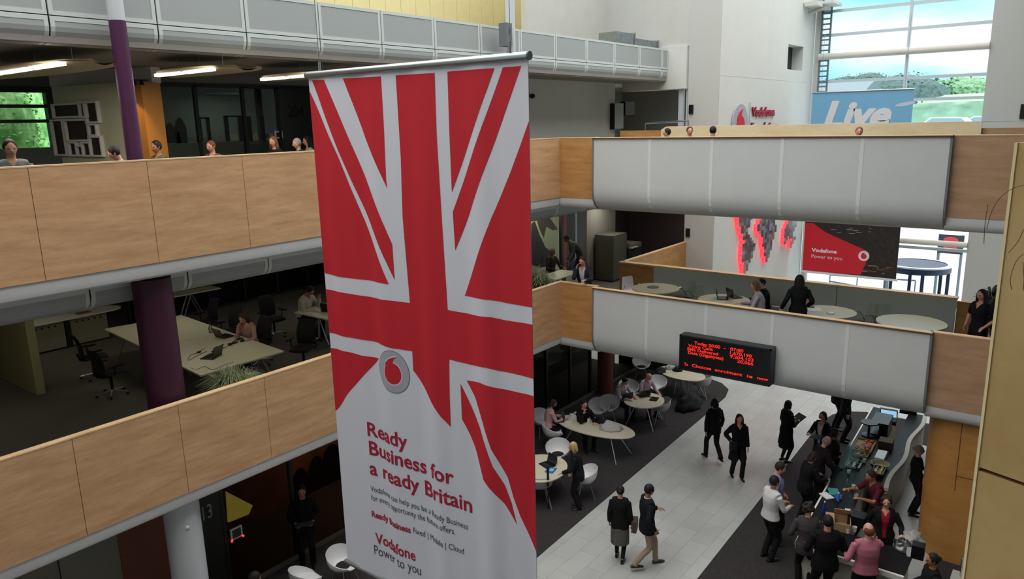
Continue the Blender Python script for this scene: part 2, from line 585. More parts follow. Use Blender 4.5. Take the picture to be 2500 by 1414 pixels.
# detector and small fixings on the near column
q = at_y(457, 1288, 10.72)
mb = MB(); mb.lathe([(0.0, 0.03), (0.03, 0.025), (0.035, 0.0)], n=16)
o = mb.build('detector', M_whitepl, None, smooth=True); o.rotation_euler = (radians(90), 0, 0); o.location = q + Vector((0, 0.0, 0))
tag(o, 'small white round detector on the pale ground-floor column', 'detector')

# ================================================================ bridges across the hall
BX = 15.30
BY0, BY1 = 2.07, 9.44
ribs = [7.96, 6.50, 5.02, 3.53]
def bridge(lvl, label):
    zt = PZ[lvl]
    r = empty('bridge', (0, 0, 0)); struct(r, label, 'bridge')
    pr = [(BX + 0.02, zt - 0.03), (BX + 0.01, zt - 0.6), (BX, zt - 1.15), (BX + 0.005, zt - 1.32), (BX + 0.04, zt - 1.47), (BX + 0.12, zt - 1.60), (BX + 0.25, zt - 1.69), (BX + 0.45, zt - 1.74), (BX + 0.9, zt - 1.76)]
    cl = pr + [(p + 0.03, z + 0.03) for p, z in reversed(pr)]
    mb = MB(); mb.profile(cl, 1, BY0, BY1, 0, closed=True)
    mb.build('curved_sheet', [M_bridge], r, smooth='auto')
    mb = MB()
    for y in ribs:
        mb.profile([(p - 0.004, z) for p, z in pr[:-2]] + [(p + 0.01, z + 0.01) for p, z in reversed(pr[:-2])], 1, y - 0.035, y + 0.035, 0, closed=True)
    mb.build('stiffening_rib', [M_bridgerib], r)
    mb = MB()
    for y in (BY0, BY1):
        mb.profile([(p - 0.012, z) for p, z in pr] + [(p + 0.05, z + 0.04) for p, z in reversed(pr)], 1, y - 0.02, y + 0.02, 0, closed=True)
    mb.build('end_trim', [mat('grey_trim', '6f7476', 0.4)], r)
    mb = MB(); mb.box(BX - 0.01, BY0 - 0.02, zt - 0.035, BX + 0.14, BY1 + 0.02, zt - 0.012, 1)
    mb.box(BX - 0.005, BY0 - 0.02, zt - 0.012, BX + 0.13, BY1 + 0.02, zt, 0)
    mb.build('capping', [M_woodtop, M_seam], r)
    mb = MB(); mb.box(BX + 0.035, BY0, zt - 1.3, BX + 0.12, BY1, zt - 0.03, 0)
    mb.build('inner_face', [M_bridge], r)
    z0 = zt - 1.10
    mb = MB(); mb.box(15.5, 2.07, z0 - 0.25, 18.62, 10.6, z0, 0); mb.box(15.5, -2.2, z0 - 0.25, 18.9, 2.07, z0, 0)
    mb.build('deck', [M_carpet1], r)
    return r
bridge(1, 'lower bridge with curved pale grey front, carrying the LED sign')
bridge(2, 'upper bridge with curved pale grey front')
# far balustrades of the bridges
r = empty('balustrade_far_lower', (0, 0, 0)); struct(r, 'far balustrade of the lower bridge, pale glass-grey with timber top', 'balustrade')
FX = 18.62
MB().box(FX, 2.1, 3.3, FX + 0.08, 9.49, 4.66).build('grey_panel', mat('far_panel', 'bfc4be', 0.5), r)
MB().box(FX, 9.49, 3.3, FX + 0.1, 10.58, 4.66).build('timber_panel', M_woodB, r)
MB().box(FX + 0.1, -2.2, 3.3, FX + 0.2, 2.1, 4.6).build('timber_panel', M_woodB, r)
MB().box(FX - 0.02, 2.08, 4.66, FX + 0.20, 10.6, 4.70).build('capping', M_woodtop, r)
mb = MB()
for y in (6.45, 4.6):
    mb.box(FX - 0.004, y, 3.4, FX + 0.002, y + 0.012, 4.66)
mb.build('panel_joint', M_gap, r)
r = empty('balustrade_far_upper', (0, 0, 0)); struct(r, 'timber far balustrade of the upper bridge with one sloping end, window light in its colour', 'balustrade')
MB().prism([(FX, 2.0, 6.9), (FX, 9.35, 6.9), (FX, 9.35, 8.42), (FX, 9.2, 8.50), (FX, 2.0, 8.50)], (0.12, 0, 0)).build('timber_panel', wood('maple_window_lit', 'dcc49c', 'ecdcba', (1, .5, 2), 2.0, .35), r)  # paler timber colour stands in for window light on the wood
MB().box(FX, 9.35, 6.9, FX + 0.12, 10.6, 8.40).build('timber_panel', M_woodB, r)
MB().box(FX + 0.1, -2.2, 6.9, FX + 0.2, 2.0, 8.36).build('timber_panel', M_woodR, r)
# balcony beyond the bridges
for lvl in (1, 2):
    parapet_x(lvl, FX + 0.1, 22.88, 10.48, M_woodB, 'balustrade_beyond', 'timber balcony front beyond the %s bridge' % ('lower' if lvl == 1 else 'upper'), [])

# ================================================================ end walls and tall white stair tower
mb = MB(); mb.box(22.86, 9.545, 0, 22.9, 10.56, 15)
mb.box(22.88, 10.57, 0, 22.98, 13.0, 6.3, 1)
struct(mb.build('wall_tower_side', [mat('plaster_shade', 'c3c3c0', 0.85), mat('wall_maroon', '2c1f22', .8)]), 'narrow plaster side of the white tower, shade in its colour', 'wall')  # side plaster darker than the tower face: shade put into the colour
# tower face with a small deep square window
TY = 9.54
wx0, wx1, wz0, wz1 = 29.16, 30.95, 10.40, 11.30
mb = MB()
mb.box(22.9, TY, 0, wx0, TY + 0.5, 16)
mb.box(wx1, TY, 0, 32.3, TY + 0.5, 16)
mb.box(wx0, TY, 0, wx1, TY + 0.5, wz0)
mb.box(wx0, TY, wz1, wx1, TY + 0.5, 16)
mb.box(22.95, TY - 0.004, 9.98, 32.2, TY + 0.01, 9.99, 0)
struct(mb.build('wall_tower', M_wall), 'tall white plaster wall carrying the company sign and world map', 'wall')
mb = MB(); mb.box(wx0, TY + 0.42, wz0, wx1, TY + 0.46, wz1, 1); mb.box(wx0, TY + 0.40, wz0, wx0 + 0.06, TY + 0.5, wz1, 0)
struct(mb.build('window_1', [M_wall, M_dark]), 'small deep square window high in the white wall', 'window')
# glazed end wall
WX = 32.46
WY0, WY1 = 3.5, 9.35
r = empty('window_2', (0, 0, 0)); struct(r, 'tall glazed end wall of the hall with white transoms', 'window')
MB().box(WX + 0.10, WY0, 0, WX + 0.115, WY1, 16).build('pane', M_glassclear, r)
mb = MB()
M_mull = mat('mullion_white', 'c9d3d8', 0.4)
zs_ = [at_x(2415, 170, WX).z, at_x(2380, 241, WX).z, at_x(2415, 40, WX).z, at_x(2420, -40, WX).z, 8.25]
ztr = [at_x(2300, 186, WX).z, at_x(2300, 241, WX).z, at_x(2300, 63, WX).z, at_x(2300, 0, WX).z]
for z in ztr + [ztr[3] + 1.5, 6.6, 5.1, 3.55]:
    mb.box(WX, WY0, z - 0.055, WX + 0.12, WY1, z + 0.055)
mb.build('transom', M_mull, r)
mb = MB(); zt_ = at_x(2220, 125, WX).z
mb.tube([(WX - 0.12, WY0, zt_), (WX - 0.12, WY1, zt_)], 0.13, 16)
z4 = at_x(2280, 592, WX).z
mb.tube([(WX - 0.12, WY0, z4), (WX - 0.12, WY1, z4)], 0.11, 16)
mb.build('main_transom', mat('transom_cream', 'd9d2c8', 0.5), r, smooth='auto')
mb = MB(); ym = 6.15
mb.box(WX - 0.02, ym - 0.05, 0, WX + 0.14, ym + 0.05, 16)
mb.build('mullion', M_mull, r)
mb = MB()
for yy in (WY1 - 0.02, WY1 - 0.36):
    mb.box(WX - 0.06, yy - 0.03, 6.0, WX + 0.02, yy + 0.03, 16)
z = 6.0
while z < 15.5:
    mb.box(WX - 0.05, WY1 - 0.36, z, WX + 0.0, WY1, z + 0.06)
    z += 0.2
mb.build('ladder_truss', mat('truss_grey', '6c7c86', 0.4), r)
mb = MB(); mb.box(WX - 0.1, WY1, 0, WX + 0.3, 9.55, 16); mb.box(WX - 0.1, WY0 - 6.5, 0, WX + 0.3, WY0, 16)
mb.box(WX - 0.11, WY0 - 6.5, 8.35, WX - 0.1, WY0 - 0.05, 8.37)
struct(mb.build('wall_end_right', mat('plaster_right', 'bdbdb9', 0.85)), 'grey plaster wall right of the glazed end wall', 'wall')
# bracket beams at the top left of the glazing
mb = MB()
a = at_x(1990, 2, 31.5); b = at_x(2030, 14, 31.5)
mb.box(30.6, 9.0, 12.75, 32.4, 9.5, 12.9)
mb.box(31.2, 8.6, 12.85, 32.4, 9.5, 12.95)
mb.tube([(31.4, 9.5, 12.6), (31.4, 8.9, 12.75)], 0.07, 10)
struct(mb.build('trim_bracket', M_wall), 'white steel bracket at the top corner of the glazing', 'bracket')

# ================================================================ level 2 wall behind the corridor, recess
mb = MB(); mb.box(13.8, 12.9, 7.2, 22.3, 13.05, 9.89)
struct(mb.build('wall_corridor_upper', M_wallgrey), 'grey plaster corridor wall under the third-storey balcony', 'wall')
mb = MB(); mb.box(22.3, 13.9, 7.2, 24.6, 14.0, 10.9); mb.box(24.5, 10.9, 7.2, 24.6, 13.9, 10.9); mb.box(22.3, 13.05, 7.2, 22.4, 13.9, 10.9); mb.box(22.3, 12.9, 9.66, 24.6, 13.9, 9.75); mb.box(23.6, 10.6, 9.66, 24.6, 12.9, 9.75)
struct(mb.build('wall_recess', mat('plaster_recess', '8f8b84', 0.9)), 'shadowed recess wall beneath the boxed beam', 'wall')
# handrail in the recess
mb = MB(); a = at_x(1575, 301, 22.6); b = at_x(1681, 295, 22.6)
mb.tube([a, b], 0.028, 8); mb.tube([a, (a.x, a.y, 7.2)], 0.018, 6); mb.tube([b, (b.x, b.y, 7.2)], 0.02, 6)
tag(mb.build('handrail', M_steel, smooth='auto'), 'short steel handrail in front of the shadowed recess', 'handrail')

# ================================================================ office end walls, and unseen walls added to block sidelight
M_rear = mat('plaster_rear', 'a9a6a0', 0.9)
mb = MB(); mb.box(-2.2, 10.6, 0, -2, 24, 16); mb.box(-2, 24, 0, 23, 24.2, 6.9); mb.box(10.2, 24, 6.9, 23, 24.2, 16); mb.box(-2, 24, 10.5, 10.2, 24.2, 16)
struct(mb.build('wall_office_ends', M_rear), 'outer walls closing the offices', 'wall')
mb = MB()
mb.box(-6.2, -8.2, 0, -6, 10.6, 16)
mb.box(-6, -8.2, 0, 32.4, -8, 16)
struct(mb.build('wall_light_block', M_rear), 'unseen outer wall added behind the viewer to block sidelight', 'wall')
# unseen roof added over the void, its opening shaped to control daylight falloff
mb = MB(); RZ = 16.0
mb.box(-6, 16.2, RZ, 32.4, 24, RZ + .2); mb.box(-6, -8, RZ, 32.4, 2.0, RZ + .2); mb.box(-6, 2.0, RZ, -2.5, 16.2, RZ + .2); mb.box(31.4, 2.0, RZ, 32.4, 16.2, RZ + .2)
struct(mb.build('ceiling_daylight_mask', M_wall), 'unseen white roof added around an opening that shapes the daylight', 'roof')
r = empty('window_4', (15, 5, RZ)); struct(r, 'unseen long skylight over the hall, shaped for the daylight', 'window')
mb = MB()
for k in range(9):
    mb.box(1 + k * 3.5, 2.0, RZ, 1.1 + k * 3.5, 13.4, RZ + .25)
under_ = mb.build('rafter', M_fascia, None); under_.parent = r; under_.matrix_parent_inverse = Matrix.Translation(r.location).inverted()
# ================================================================ end of shell
# ================================================================ the big hanging banner
XB = 5.5
M_red = mat('print_red', 'c6202f', 0.7)
M_redtext = mat('print_red_text', 'a81d3c', 0.75)
M_cloth = mat('banner_cloth', 'dadae6', 0.8)
M_greytext = mat('print_grey', '4a4850', 0.8)
M_silver = mat('print_silver', 'a9a9b6', 0.7)
M_silver2 = mat('print_silver_edge', '77778a', 0.7)
yL, yR = at_x(757, 250, XB).y, at_x(1291, 250, XB).y
zT, zB = at_x(900, 178, XB).z, at_x(848, 1368, XB).z
def wave(y, z=0.0):
    t = (zT - z) / (zT - zB)
    return (0.018 * sin(y * 9.0 + 0.6) + 0.008 * sin(y * 17.0 + 1.0)) * min(1.0, 0.25 + 1.4 * t)
def bpt(px, py):
    p = at_x(px, py, XB)
    return (max(yR, min(yL, p.y)), max(zB, min(zT, p.z)))
ban = empty('hanging_banner', (XB, (yL + yR) / 2, 0))
tag(ban, 'huge red and white flag-pattern banner hanging in the middle of the hall', 'banner')
cloth = MB()
ny, nz_ = 90, 30
def sheet(dx, mi):
    V = []
    for j in range(nz_ + 1):
        z = zB + (zT - zB) * j / nz_
        for i in range(ny + 1):
            y = yR + (yL - yR) * i / ny
            V.append((XB + dx + wave(y, z), y, z))
    F = [(j * (ny + 1) + i, j * (ny + 1) + i + 1, (j + 1) * (ny + 1) + i + 1, (j + 1) * (ny + 1) + i) for j in range(nz_) for i in range(ny)]
    cloth.add(V, F, mi)
sheet(0.0, 0)
sheet(0.006, 0)
def drape(V, F, mi, off):
    """cut faces lying in the banner plane into narrow strips so they follow the folds"""
    b = bmesh.new()
    vs_ = [b.verts.new((0, y, z)) for y, z in V]
    for f in F:
        try:
            b.faces.new([vs_[i] for i in f])
        except ValueError:
            pass
    for k in range(1, ny):
        y = yR + (yL - yR) * k / ny
        b_geom = list(b.verts) + list(b.edges) + list(b.faces)
        bmesh.ops.bisect_plane(b, geom=b_geom, plane_co=(0, y, 0), plane_no=(0, 1, 0))
    z = zB
    while z < zT:
        bmesh.ops.bisect_plane(b, geom=list(b.verts) + list(b.edges) + list(b.faces), plane_co=(0, 0, z), plane_no=(0, 0, 1))
        z += (zT - zB) / nz_ * 2
    b.verts.ensure_lookup_table()
    b.verts.index_update()
    cloth.add([(XB - off + wave(v.co.y, v.co.z), v.co.y, v.co.z) for v in b.verts], [tuple(v.index for v in f.verts) for f in b.faces], mi)
    b.free()
reds = [
    [(761, 196), (792, 195), (852, 339), (931, 530), (958, 597), (964, 684), (897, 530), (828, 372)],
    [(757, 226), (825, 379), (885, 530), (951, 693.6), (893, 684), (839, 676.6), (795, 669), (700, 600), (700, 226)],
    [(837.6, 191.7), (930.2, 186.6), (937, 300), (943.2, 438.5), (945.8, 459.7), (893, 340)],
    [(965.9, 183.8), (1061, 178.1), (1066, 330), (1078, 530), (1092.2, 757), (999.4, 740), (982.4, 530), (977.8, 384.7)],
    [(1092.2, 757), (1155.9, 769.2), (1201, 774), (1229.5, 781.9), (1330, 797), (1330, 929), (1302.4, 924.8), (1259, 914), (1216.8, 905.4), (1192, 896.5), (1146, 891), (1095.9, 877.8)],
    [(740, 697), (798.4, 707.5), (839.4, 714), (907.4, 726.7), (999.4, 740), (1005, 858), (961, 850), (921.5, 837), (853.6, 823), (806.9, 814), (740, 803)],
    [(999.4, 740), (1092.2, 757), (1095.9, 877.8), (1005, 858)],
    [(1005, 858), (1095.9, 877.8), (1097, 960), (1100, 1043), (1080, 1018), (1040, 955), (1007.5, 905)],
    [(1092.2, 174.7), (1206.8, 166.2), (1155, 320), (1102.6, 469.6), (1097, 330)],
    [(1227.5, 164.5), (1271.9, 161.1), (1208, 345), (1143, 530), (1110.6, 612), (1104.9, 517.8), (1165, 345)],
    [(1330, 230), (1291.1, 297), (1246, 420), (1201, 530), (1133.2, 722.5), (1201, 732.4), (1235, 740), (1330, 756)],
    [(740, 838), (809.7, 851.3), (853.6, 858.3), (884.7, 868.2), (922.9, 876), (859.4, 950.7), (821.8, 999.2), (740, 1090)],
    [(1123.1, 937.2), (1145, 985), (1174.4, 1046.8), (1206.2, 1138.7), (1231, 1184.7), (1247, 1228), (1261, 1282), (1231, 1230.7), (1183.2, 1170.6), (1172, 1135), (1160.2, 1096.3), (1145, 1060), (1126.6, 1023.8)],
    [(1137.2, 930.1), (1174.4, 933.6), (1216.8, 948.5), (1330, 973), (1330, 1387), (1311.6, 1350.2), (1269.8, 1262.5), (1252, 1215), (1238, 1167), (1202.7, 1096.3), (1181.4, 1029.1), (1160.2, 972.5)],
]
def clip_poly(P):
    """clip against the banner's side edges in (y,z)"""
    def cl(P, f, cut):
        out = []
        for i in range(len(P)):
            a, b = P[i - 1], P[i]
            if f(a) != f(b):
                out.append(cut(a, b))
            if f(b):
                out.append(b)
        return out
    for lim, sg in ((yR, 1), (yL, -1)):
        P = cl(P, lambda p: (p[0] - lim) * sg >= 0, lambda a, b: (lim, a[1] + (b[1] - a[1]) * (lim - a[0]) / (b[0] - a[0])))
    return P
for P in reds:
    Q = clip_poly([(at_x(x, y, XB).y, at_x(x, y, XB).z) for x, y in P])
    drape(Q, [tuple(range(len(Q)))], 1, 0.003)
# round emblem: silver disc with a red speech mark
c1, c2 = at_x(925, 893, XB), at_x(999, 922, XB)
c3, c4 = at_x(952, 856, XB), at_x(972, 959, XB)
ec = Vector((XB, (c1.y + c2.y) / 2, (c3.z + c4.z) / 2))
er = (c1.y - c2.y) / 2
def emblem_polys(c, r, U, V):
    """returns (disc, mark) point lists; U to the right, V up"""
    disc = [c + U * (r * cos(t)) + V * (r * sin(t)) for t in [2 * pi * k / 48 for k in range(48)]]
    mk = []
    mr = r * 0.52
    for k in range(0, 37):
        t = radians(62) - radians(38) * 0 - 2 * pi * k / 36 * (290 / 360)
        mk.append((mr * cos(t), mr * sin(t) - 0.08 * r))
    # tail sweeping up to the right
    mk += [(-0.50 * r, 0.20 * r), (-0.40 * r, 0.42 * r), (-0.20 * r, 0.60 * r), (0.02 * r, 0.70 * r), (0.30 * r, 0.76 * r), (0.14 * r, 0.66 * r), (0.05 * r, 0.52 * r), (0.05 * r, 0.44 * r)]
    return disc, [c + U * x + V * y for x, y in mk]
U_, V_ = Vector((0, -1, 0)), Vector((0, 0, 1))
disc, mark = emblem_polys(ec, er, U_, V_)
ring = [ec + (p - ec) * 1.03 for p in disc]
drape([(p.y, p.z) for p in ring], [tuple(range(len(ring)))], 5, 0.0035)
drape([(p.y, p.z) for p in disc], [tuple(range(len(disc)))], 4, 0.0045)
dd, mk2 = emblem_polys(ec, er * 1.09, U_, V_)
drape([(p.y, p.z) for p in mk2], [tuple(range(len(mk2)))], 0, 0.0055)
drape([(p.y, p.z) for p in mark], [tuple(range(len(mark)))], 1, 0.0065)
# lettering
tx = []
def bline(text, a, b, cap_px, mi, bold):
    p, q = at_x(a[0], a[1], XB), at_x(b[0], b[1], XB)
    tz = at_x(a[0], a[1] - cap_px, XB).z
    m = MB()
    letter(m, text, (XB, p.y, p.z), (0, -1, 0), (0, 0, 1), p.y - q.y, tz - p.z, 0, bold)
    drape([(v[1], v[2]) for v in m.v], m.f, mi, 0.004)
bline('Ready', (898.7, 1062.8), (995, 1095), 32, 2, 0.02)
bline('Business for', (903, 1108.7), (1108, 1181), 32, 2, 0.02)
bline('a ready Britain', (904.5, 1157), (1151, 1247), 32, 2, 0.02)
bline('Vodafone can help you be a Ready Business', (906, 1198), (1141.5, 1292.5), 13, 3, 0.0)
bline('for every opportunity the future offers.', (907.7, 1220), (1111, 1300), 13, 3, 0.0)
bline('Ready Business', (909, 1260.6), (1003, 1298.6), 14, 2, 0.03)
bline('Fixed | Mobile | Cloud', (1009.5, 1301), (1132, 1357), 13.5, 3, 0.0)
bline('Vodafone', (918, 1325), (1014.7, 1366), 24, 2, 0.02)
bline('Power to you', (915.4, 1352), (1027.6, 1404), 22, 3, 0.0)
co = cloth.build('cloth', [M_cloth, M_red, M_redtext, M_greytext, M_silver, M_silver2], None, smooth=True, fix=False)
co.parent = ban
co.matrix_parent_inverse = Matrix.Translation(ban.location).inverted()
def under(o, root):
    o.parent = root
    o.matrix_parent_inverse = Matrix.Translation(root.location).inverted()
    return o
mb = MB(); mb.tube([(XB, yL + 0.01, zT + 0.03), (XB, yR - 0.01, zT + 0.03)], 0.038, 16)
tp = under(mb.build('top_pole', M_steel, smooth='auto'), ban)
for ya_, yb2 in ((yL + 0.022, yL + 0.004), (yR - 0.022, yR - 0.004)):
    MB().tube([(XB, ya_, zT + 0.03), (XB, yb2, zT + 0.03)], 0.0395, 16).build('end_cap', mat('cap_grey', '5d6366', .4), tp, smooth='auto')
mb = MB(); mb.tube([(XB, yL + 0.02, zB - 0.02), (XB, yR - 0.02, zB - 0.02)], 0.03, 16)
under(mb.build('bottom_pole', M_steel, smooth='auto'), ban)
for px in (780, 1246):
    yy = at_x(px, 160, XB).y
    mb = MB(); mb.tube([(XB, yy, zT + 0.06), (XB, yy, 16)], 0.004, 5)
    mb.tube([(XB, yy, zT + 0.06), (XB, yy, zT + 0.16)], 0.014, 8)
    mb.tube([(XB, yy, zT + 0.23), (XB, yy, zT + 0.27)], 0.012, 8)
    under(mb.build('wire', M_steel), ban)

# ================================================================ LED message board on the lower bridge
LX0, LX1 = 14.98, 15.27
y0, y1 = at_x(1658, 860, LX0).y, at_x(1881, 900, LX0).y
z1, z0 = 3.97, 3.15
r = empty('message_board', (LX0, (y0 + y1) / 2, z0)); tag(r, 'black LED message board with red text hung on the lower bridge front', 'sign')
mb = MB()
mb.box(LX0 + 0.02, y1, z0, LX1, y0, z1)
w = 0.035
mb.box(LX0, y1, z0, LX0 + 0.03, y0, z0 + w); mb.box(LX0, y1, z1 - w, LX0 + 0.03, y0, z1)
mb.box(LX0, y1, z0, LX0 + 0.03, y1 + w, z1); mb.box(LX0, y0 - w, z0, LX0 + 0.03, y0, z1)
under(mb.build('case', mat('sign_case', '1b1e22', 0.4)), r)
M_led = mat('led_red', 'ff2a20', 0.5, emit='ff2818', estr=1.1)
W = y0 - y1
def led(t, fx, fz, fw, cap=0.066):
    mb = MB(); letter(mb, t, (LX0 + 0.015, y0 - fx * W, z1 - fz * (z1 - z0)), (0, -1, 0), (0, 0, 1), fw * W, cap, 0, 0.012)
    under(mb.build('message', M_led, fix=False), r)
led('Today 00:00', .17, .21, .29); led('-', .50, .21, .02); led('07:00', .57, .21, .14)
led('Voice Calls', .10, .31, .28); led('1,670,190', .57, .31, .23)
led('SMS Delivered', .09, .41, .35); led('9,204,103', .57, .41, .25)
led('Data (Gigabytes)', .10, .51, .40); led('20,066', .65, .51, .17)
led('To', .06, .86, .045); led('Choices', .15, .86, .22); led('enrolment', .41, .86, .30); led('is', .76, .86, .06); led('now', .87, .86, .11)
mb = MB(); mb.box(LX0 + 0.017, y1 + w, z0 + w, LX0 + 0.019, y0 - w, z1 - w)
under(mb.build('screen', mat('led_screen', '15161a', 0.3)), r)

# ================================================================ wall sign, map, posters
r = empty('company_sign', (26, 9.5, 8.2)); tag(r, 'company sign of round emblem and raised red letters on the white tower wall', 'sign')
U2, V2 = Vector((1, 0, 0)), Vector((0, 0, 1))
lc = (at_y(1785, 290, TY) + at_y(1822, 290, TY)) / 2
ly = TY - 0.06
R2 = (at_y(1822, 290, TY).x - at_y(1785, 290, TY).x) / 2
lc = Vector((lc.x, ly, at_y(1805, 254, TY).z - R2 * 1.0))
d_, m_ = emblem_polys(lc, R2, U2, V2)
mb = MB(); mb.prism(d_, (0, 0.05, 0), 0); mb.prism([p - Vector((0, 0.02, 0)) for p in m_], (0, 0.03, 0), 1)
under(mb.build('emblem', [M_silver, M_red], fix=False), r)
a = at_y(1832, 290, TY); a2 = at_y(1887, 291, TY)
mb = MB()
letter(mb, 'Vodafone', (a.x, ly, at_y(1832, 284, TY).z), U2, V2, a2.x - a.x, 0.30, 0, 0.03)
letter(mb, 'Foundations', (a.x, ly, at_y(1832, 284, TY).z - 0.52), U2, V2, (a2.x - a.x) * 1.2, 0.30, 0, 0.03)
F0 = list(mb.f); V0 = list(mb.v)
for d in (0.012, 0.024, 0.036):
    mb.add([(x, y + d, z) for x, y, z in V0], F0, 0)
xs = at_y(1827, 280, TY).x
mb.box(xs - 0.02, ly, lc.z - R2 - 0.1, xs + 0.02, ly + 0.02, lc.z + R2 + 0.05, 1)
under(mb.build('raised_letters', [mat('sign_red', 'b3263c', 0.5), M_silver], fix=False), r)

# world map of dark photo tiles with red lit edges
MAPROWS = {
 'map_americas': (24.35, [
  '.####....', '..#####..', '..######.', '..#####..', '...####..', '...###...', '....##...', '....###..', '.....###.', '....#####', '....######', '....######', '....#####.', '....#####.', '.....###..', '.....##...', '.....##...', '.....#....', '.....#....']),
 'map_africa': (26.55, [
  '.#####...', '.######..', '..######.', '..#.####.', '.########', '#########', '#########', '.#########', '..########', '...######.', '...######.', '...#####..', '....####..', '....####..', '....###...', '.....##...', '.....#....']),
 'map_asia': (29.2, [
  '######....', '.######...', '...#####..', '....###...', '....##....', '.....#..##', '.....#.##.', '....#####.', '...######.', '..#######.', '..######..', '..#####...', '..##.##...', '..#....##.', '......##..', '......#...']),
}
M_tiles = [mat('photo_tile_%d' % k, c, 0.4) for k, c in enumerate(('4a4c56', '6b6a70', '3c4a66', '7d7670', '52433f', '8a8d92'))]
M_redglow = mat('red_edge_light', 'ff4a55', 0.5, emit='ff3a48', estr=1.6)
grp = 'continent panels of the lit world map'
for nm, (mx, rows) in MAPROWS.items():
    nn = {'map_americas': 'american', 'map_africa': 'african and european', 'map_asia': 'asian and australian'}[nm]
    r = empty('world_map_panel', (mx, TY, 3)); tag(r, 'dark photo-tile %s part of the wall map with glowing red edges' % nn, 'wall map', grp)
    t1, t2 = MB(), MB()
    ztop = 5.55
    cw, ch = 0.205, 0.13
    for j, row in enumerate(rows):
        for i, c in enumerate(row):
            if c != '#':
                continue
            x = mx + i * cw; z = ztop - (j + 1) * ch
            t1.box(x, TY - 0.12, z, x + cw * 1.01, TY - 0.05, z + ch * 1.01, random.randrange(6))
            if i == 0 or row[i - 1] != '#' or j == 0:
                t2.box(x - 0.10, TY - 0.10, z - 0.03, x + 0.02, TY - 0.02, z + ch + 0.03)
            if j + 1 < len(rows) and (i >= len(rows[j + 1]) or rows[j + 1][i] != '#') and i % 2 == 0:
                t2.box(x - 0.02, TY - 0.10, z - 0.04, x + cw, TY - 0.04, z + 0.01)
    under(t1.build('photo_tiles', M_tiles), r)
    under(t2.build('red_edge_strip', M_redglow), r)

# red and dark poster hanging before the glazing
PX = 31.0
r = empty('hanging_poster', (PX, 7.3, 2.5)); tag(r, 'large red and black poster with white lettering hanging before the lower glazing', 'poster')
A = at_x(1966, 545, PX); Bq = at_x(1957, 661, PX); Cc = at_x(2197, 575, PX); Dd = at_x(2192, 680, PX)
ya, yb = A.y, Cc.y
za, zb = 4.75, Bq.z + 0.03
mb = MB()
mb.box(PX, yb, zb, PX + 0.03, ya, za, 0)
red = [A, at_x(1985, 545, PX), at_x(2015, 567, PX), at_x(2115, 612, PX), at_x(2118, 632, PX), at_x(2101, 671, PX), Bq]
mb.poly([(PX - 0.004, min(max(p.y, yb), ya), min(max(p.z, zb), za)) for p in red], 1)
a = at_x(1981, 614, PX); b = at_x(2043, 617, PX)
letter(mb, 'Vodafone', (PX - 0.008, a.y, a.z), U_, V_, a.y - b.y, 0.14, 2, 0.04)
a = at_x(1981, 629, PX); b = at_x(2056, 634, PX)
letter(mb, 'Power to you', (PX - 0.008, a.y, a.z), U_, V_, a.y - b.y, 0.14, 2, 0.0)
c = at_x(2109, 625, PX); c.x = PX - 0.01
d_, m_ = emblem_polys(c, 0.20, U_, V_)
mb.poly(d_, 2); mb.poly([p - Vector((0.004, 0, 0)) for p in m_], 1)
for k in range(26):
    yy = random.uniform(yb + 0.1, ya - 1.6); zz = random.uniform(zb + 0.1, zb + 0.5)
    mb.box(PX - 0.003, yy, zz, PX, yy + random.uniform(.05, .3), zz + 0.03, random.choice((3, 4, 5)))
for k in range(14):
    yy = random.uniform(yb + 1.0, yb + 2.4); zz = random.uniform(za - 0.65, za - 0.3)
    mb.box(PX - 0.003, yy, zz, PX, yy + random.uniform(.05, .25), zz + 0.02, 4)
under(mb.build('print', [mat('poster_dark', '26211f', 0.6, noise_amt=0.5, nscale=7), M_red, M_whitepl, mat('poster_orange', '8a4a2a', 0.6), mat('poster_grey', '8d8781', 0.6), mat('poster_green', '4c5132', 0.6)], fix=False), r)
mb = MB(); mb.box(PX - 0.02, yb - 0.05, zb - 0.09, PX + 0.05, ya + 0.02, zb, 0)
under(mb.build('bottom_rail', M_whitepl), r)
mb = MB(); mb.box(PX + 0.01, ya - 0.3, za, PX + 0.02, ya - 0.28, 8); mb.box(PX + 0.01, yb + 0.28, za, PX + 0.02, yb + 0.3, 8)
under(mb.build('wire', M_steel), r)
# light blue banner at the upper level
PX = 30.0
r = empty('blue_banner', (PX, 7, 8.3)); tag(r, 'sky blue banner with big white slanted word Live, in front of the upper glazing', 'banner')
a = at_x(1984, 229, PX); b = at_x(2232, 219, PX)
mb = MB()
z0 = 7.35
mb.box(PX, b.y, z0, PX + 0.02, a.y, (a.z + b.z) / 2, 0)
l0 = at_x(2010, 300, PX); l1 = at_x(2150, 300, PX)
lh = at_x(2035, 248, PX).z
V, F = font_mesh('Live', 0.06)
capz = lh - 8.25
letter(mb, 'Live', (PX - 0.004, l0.y, 8.25), U_, V_, l0.y - l1.y + 0.25, capz * 0.97, 1, 0.045, 0.28)
mb.poly([(PX - 0.004, l1.y - 0.75 - 0.32 * cos(t), 9.02 + 0.07 * sin(t) + .05 * cos(t)) for t in [2 * pi * k / 20 for k in range(20)]], 2)
under(mb.build('print', [mat('banner_blue', '77b0d6', 0.7), M_whitepl, mat('cloud_print', 'c5c9da', 0.7)], fix=False), r)
mb = MB(); mb.tube([(PX, a.y + 0.02, (a.z + b.z) / 2 + 0.03), (PX, b.y - 0.02, (a.z + b.z) / 2 + 0.03)], 0.03, 10)
for yy in (a.y - 0.3, b.y + 0.3):
    mb.tube([(PX, yy, a.z), (PX, yy, 12)], 0.008, 5)
under(mb.build('top_pole', M_steel, smooth='auto'), r)
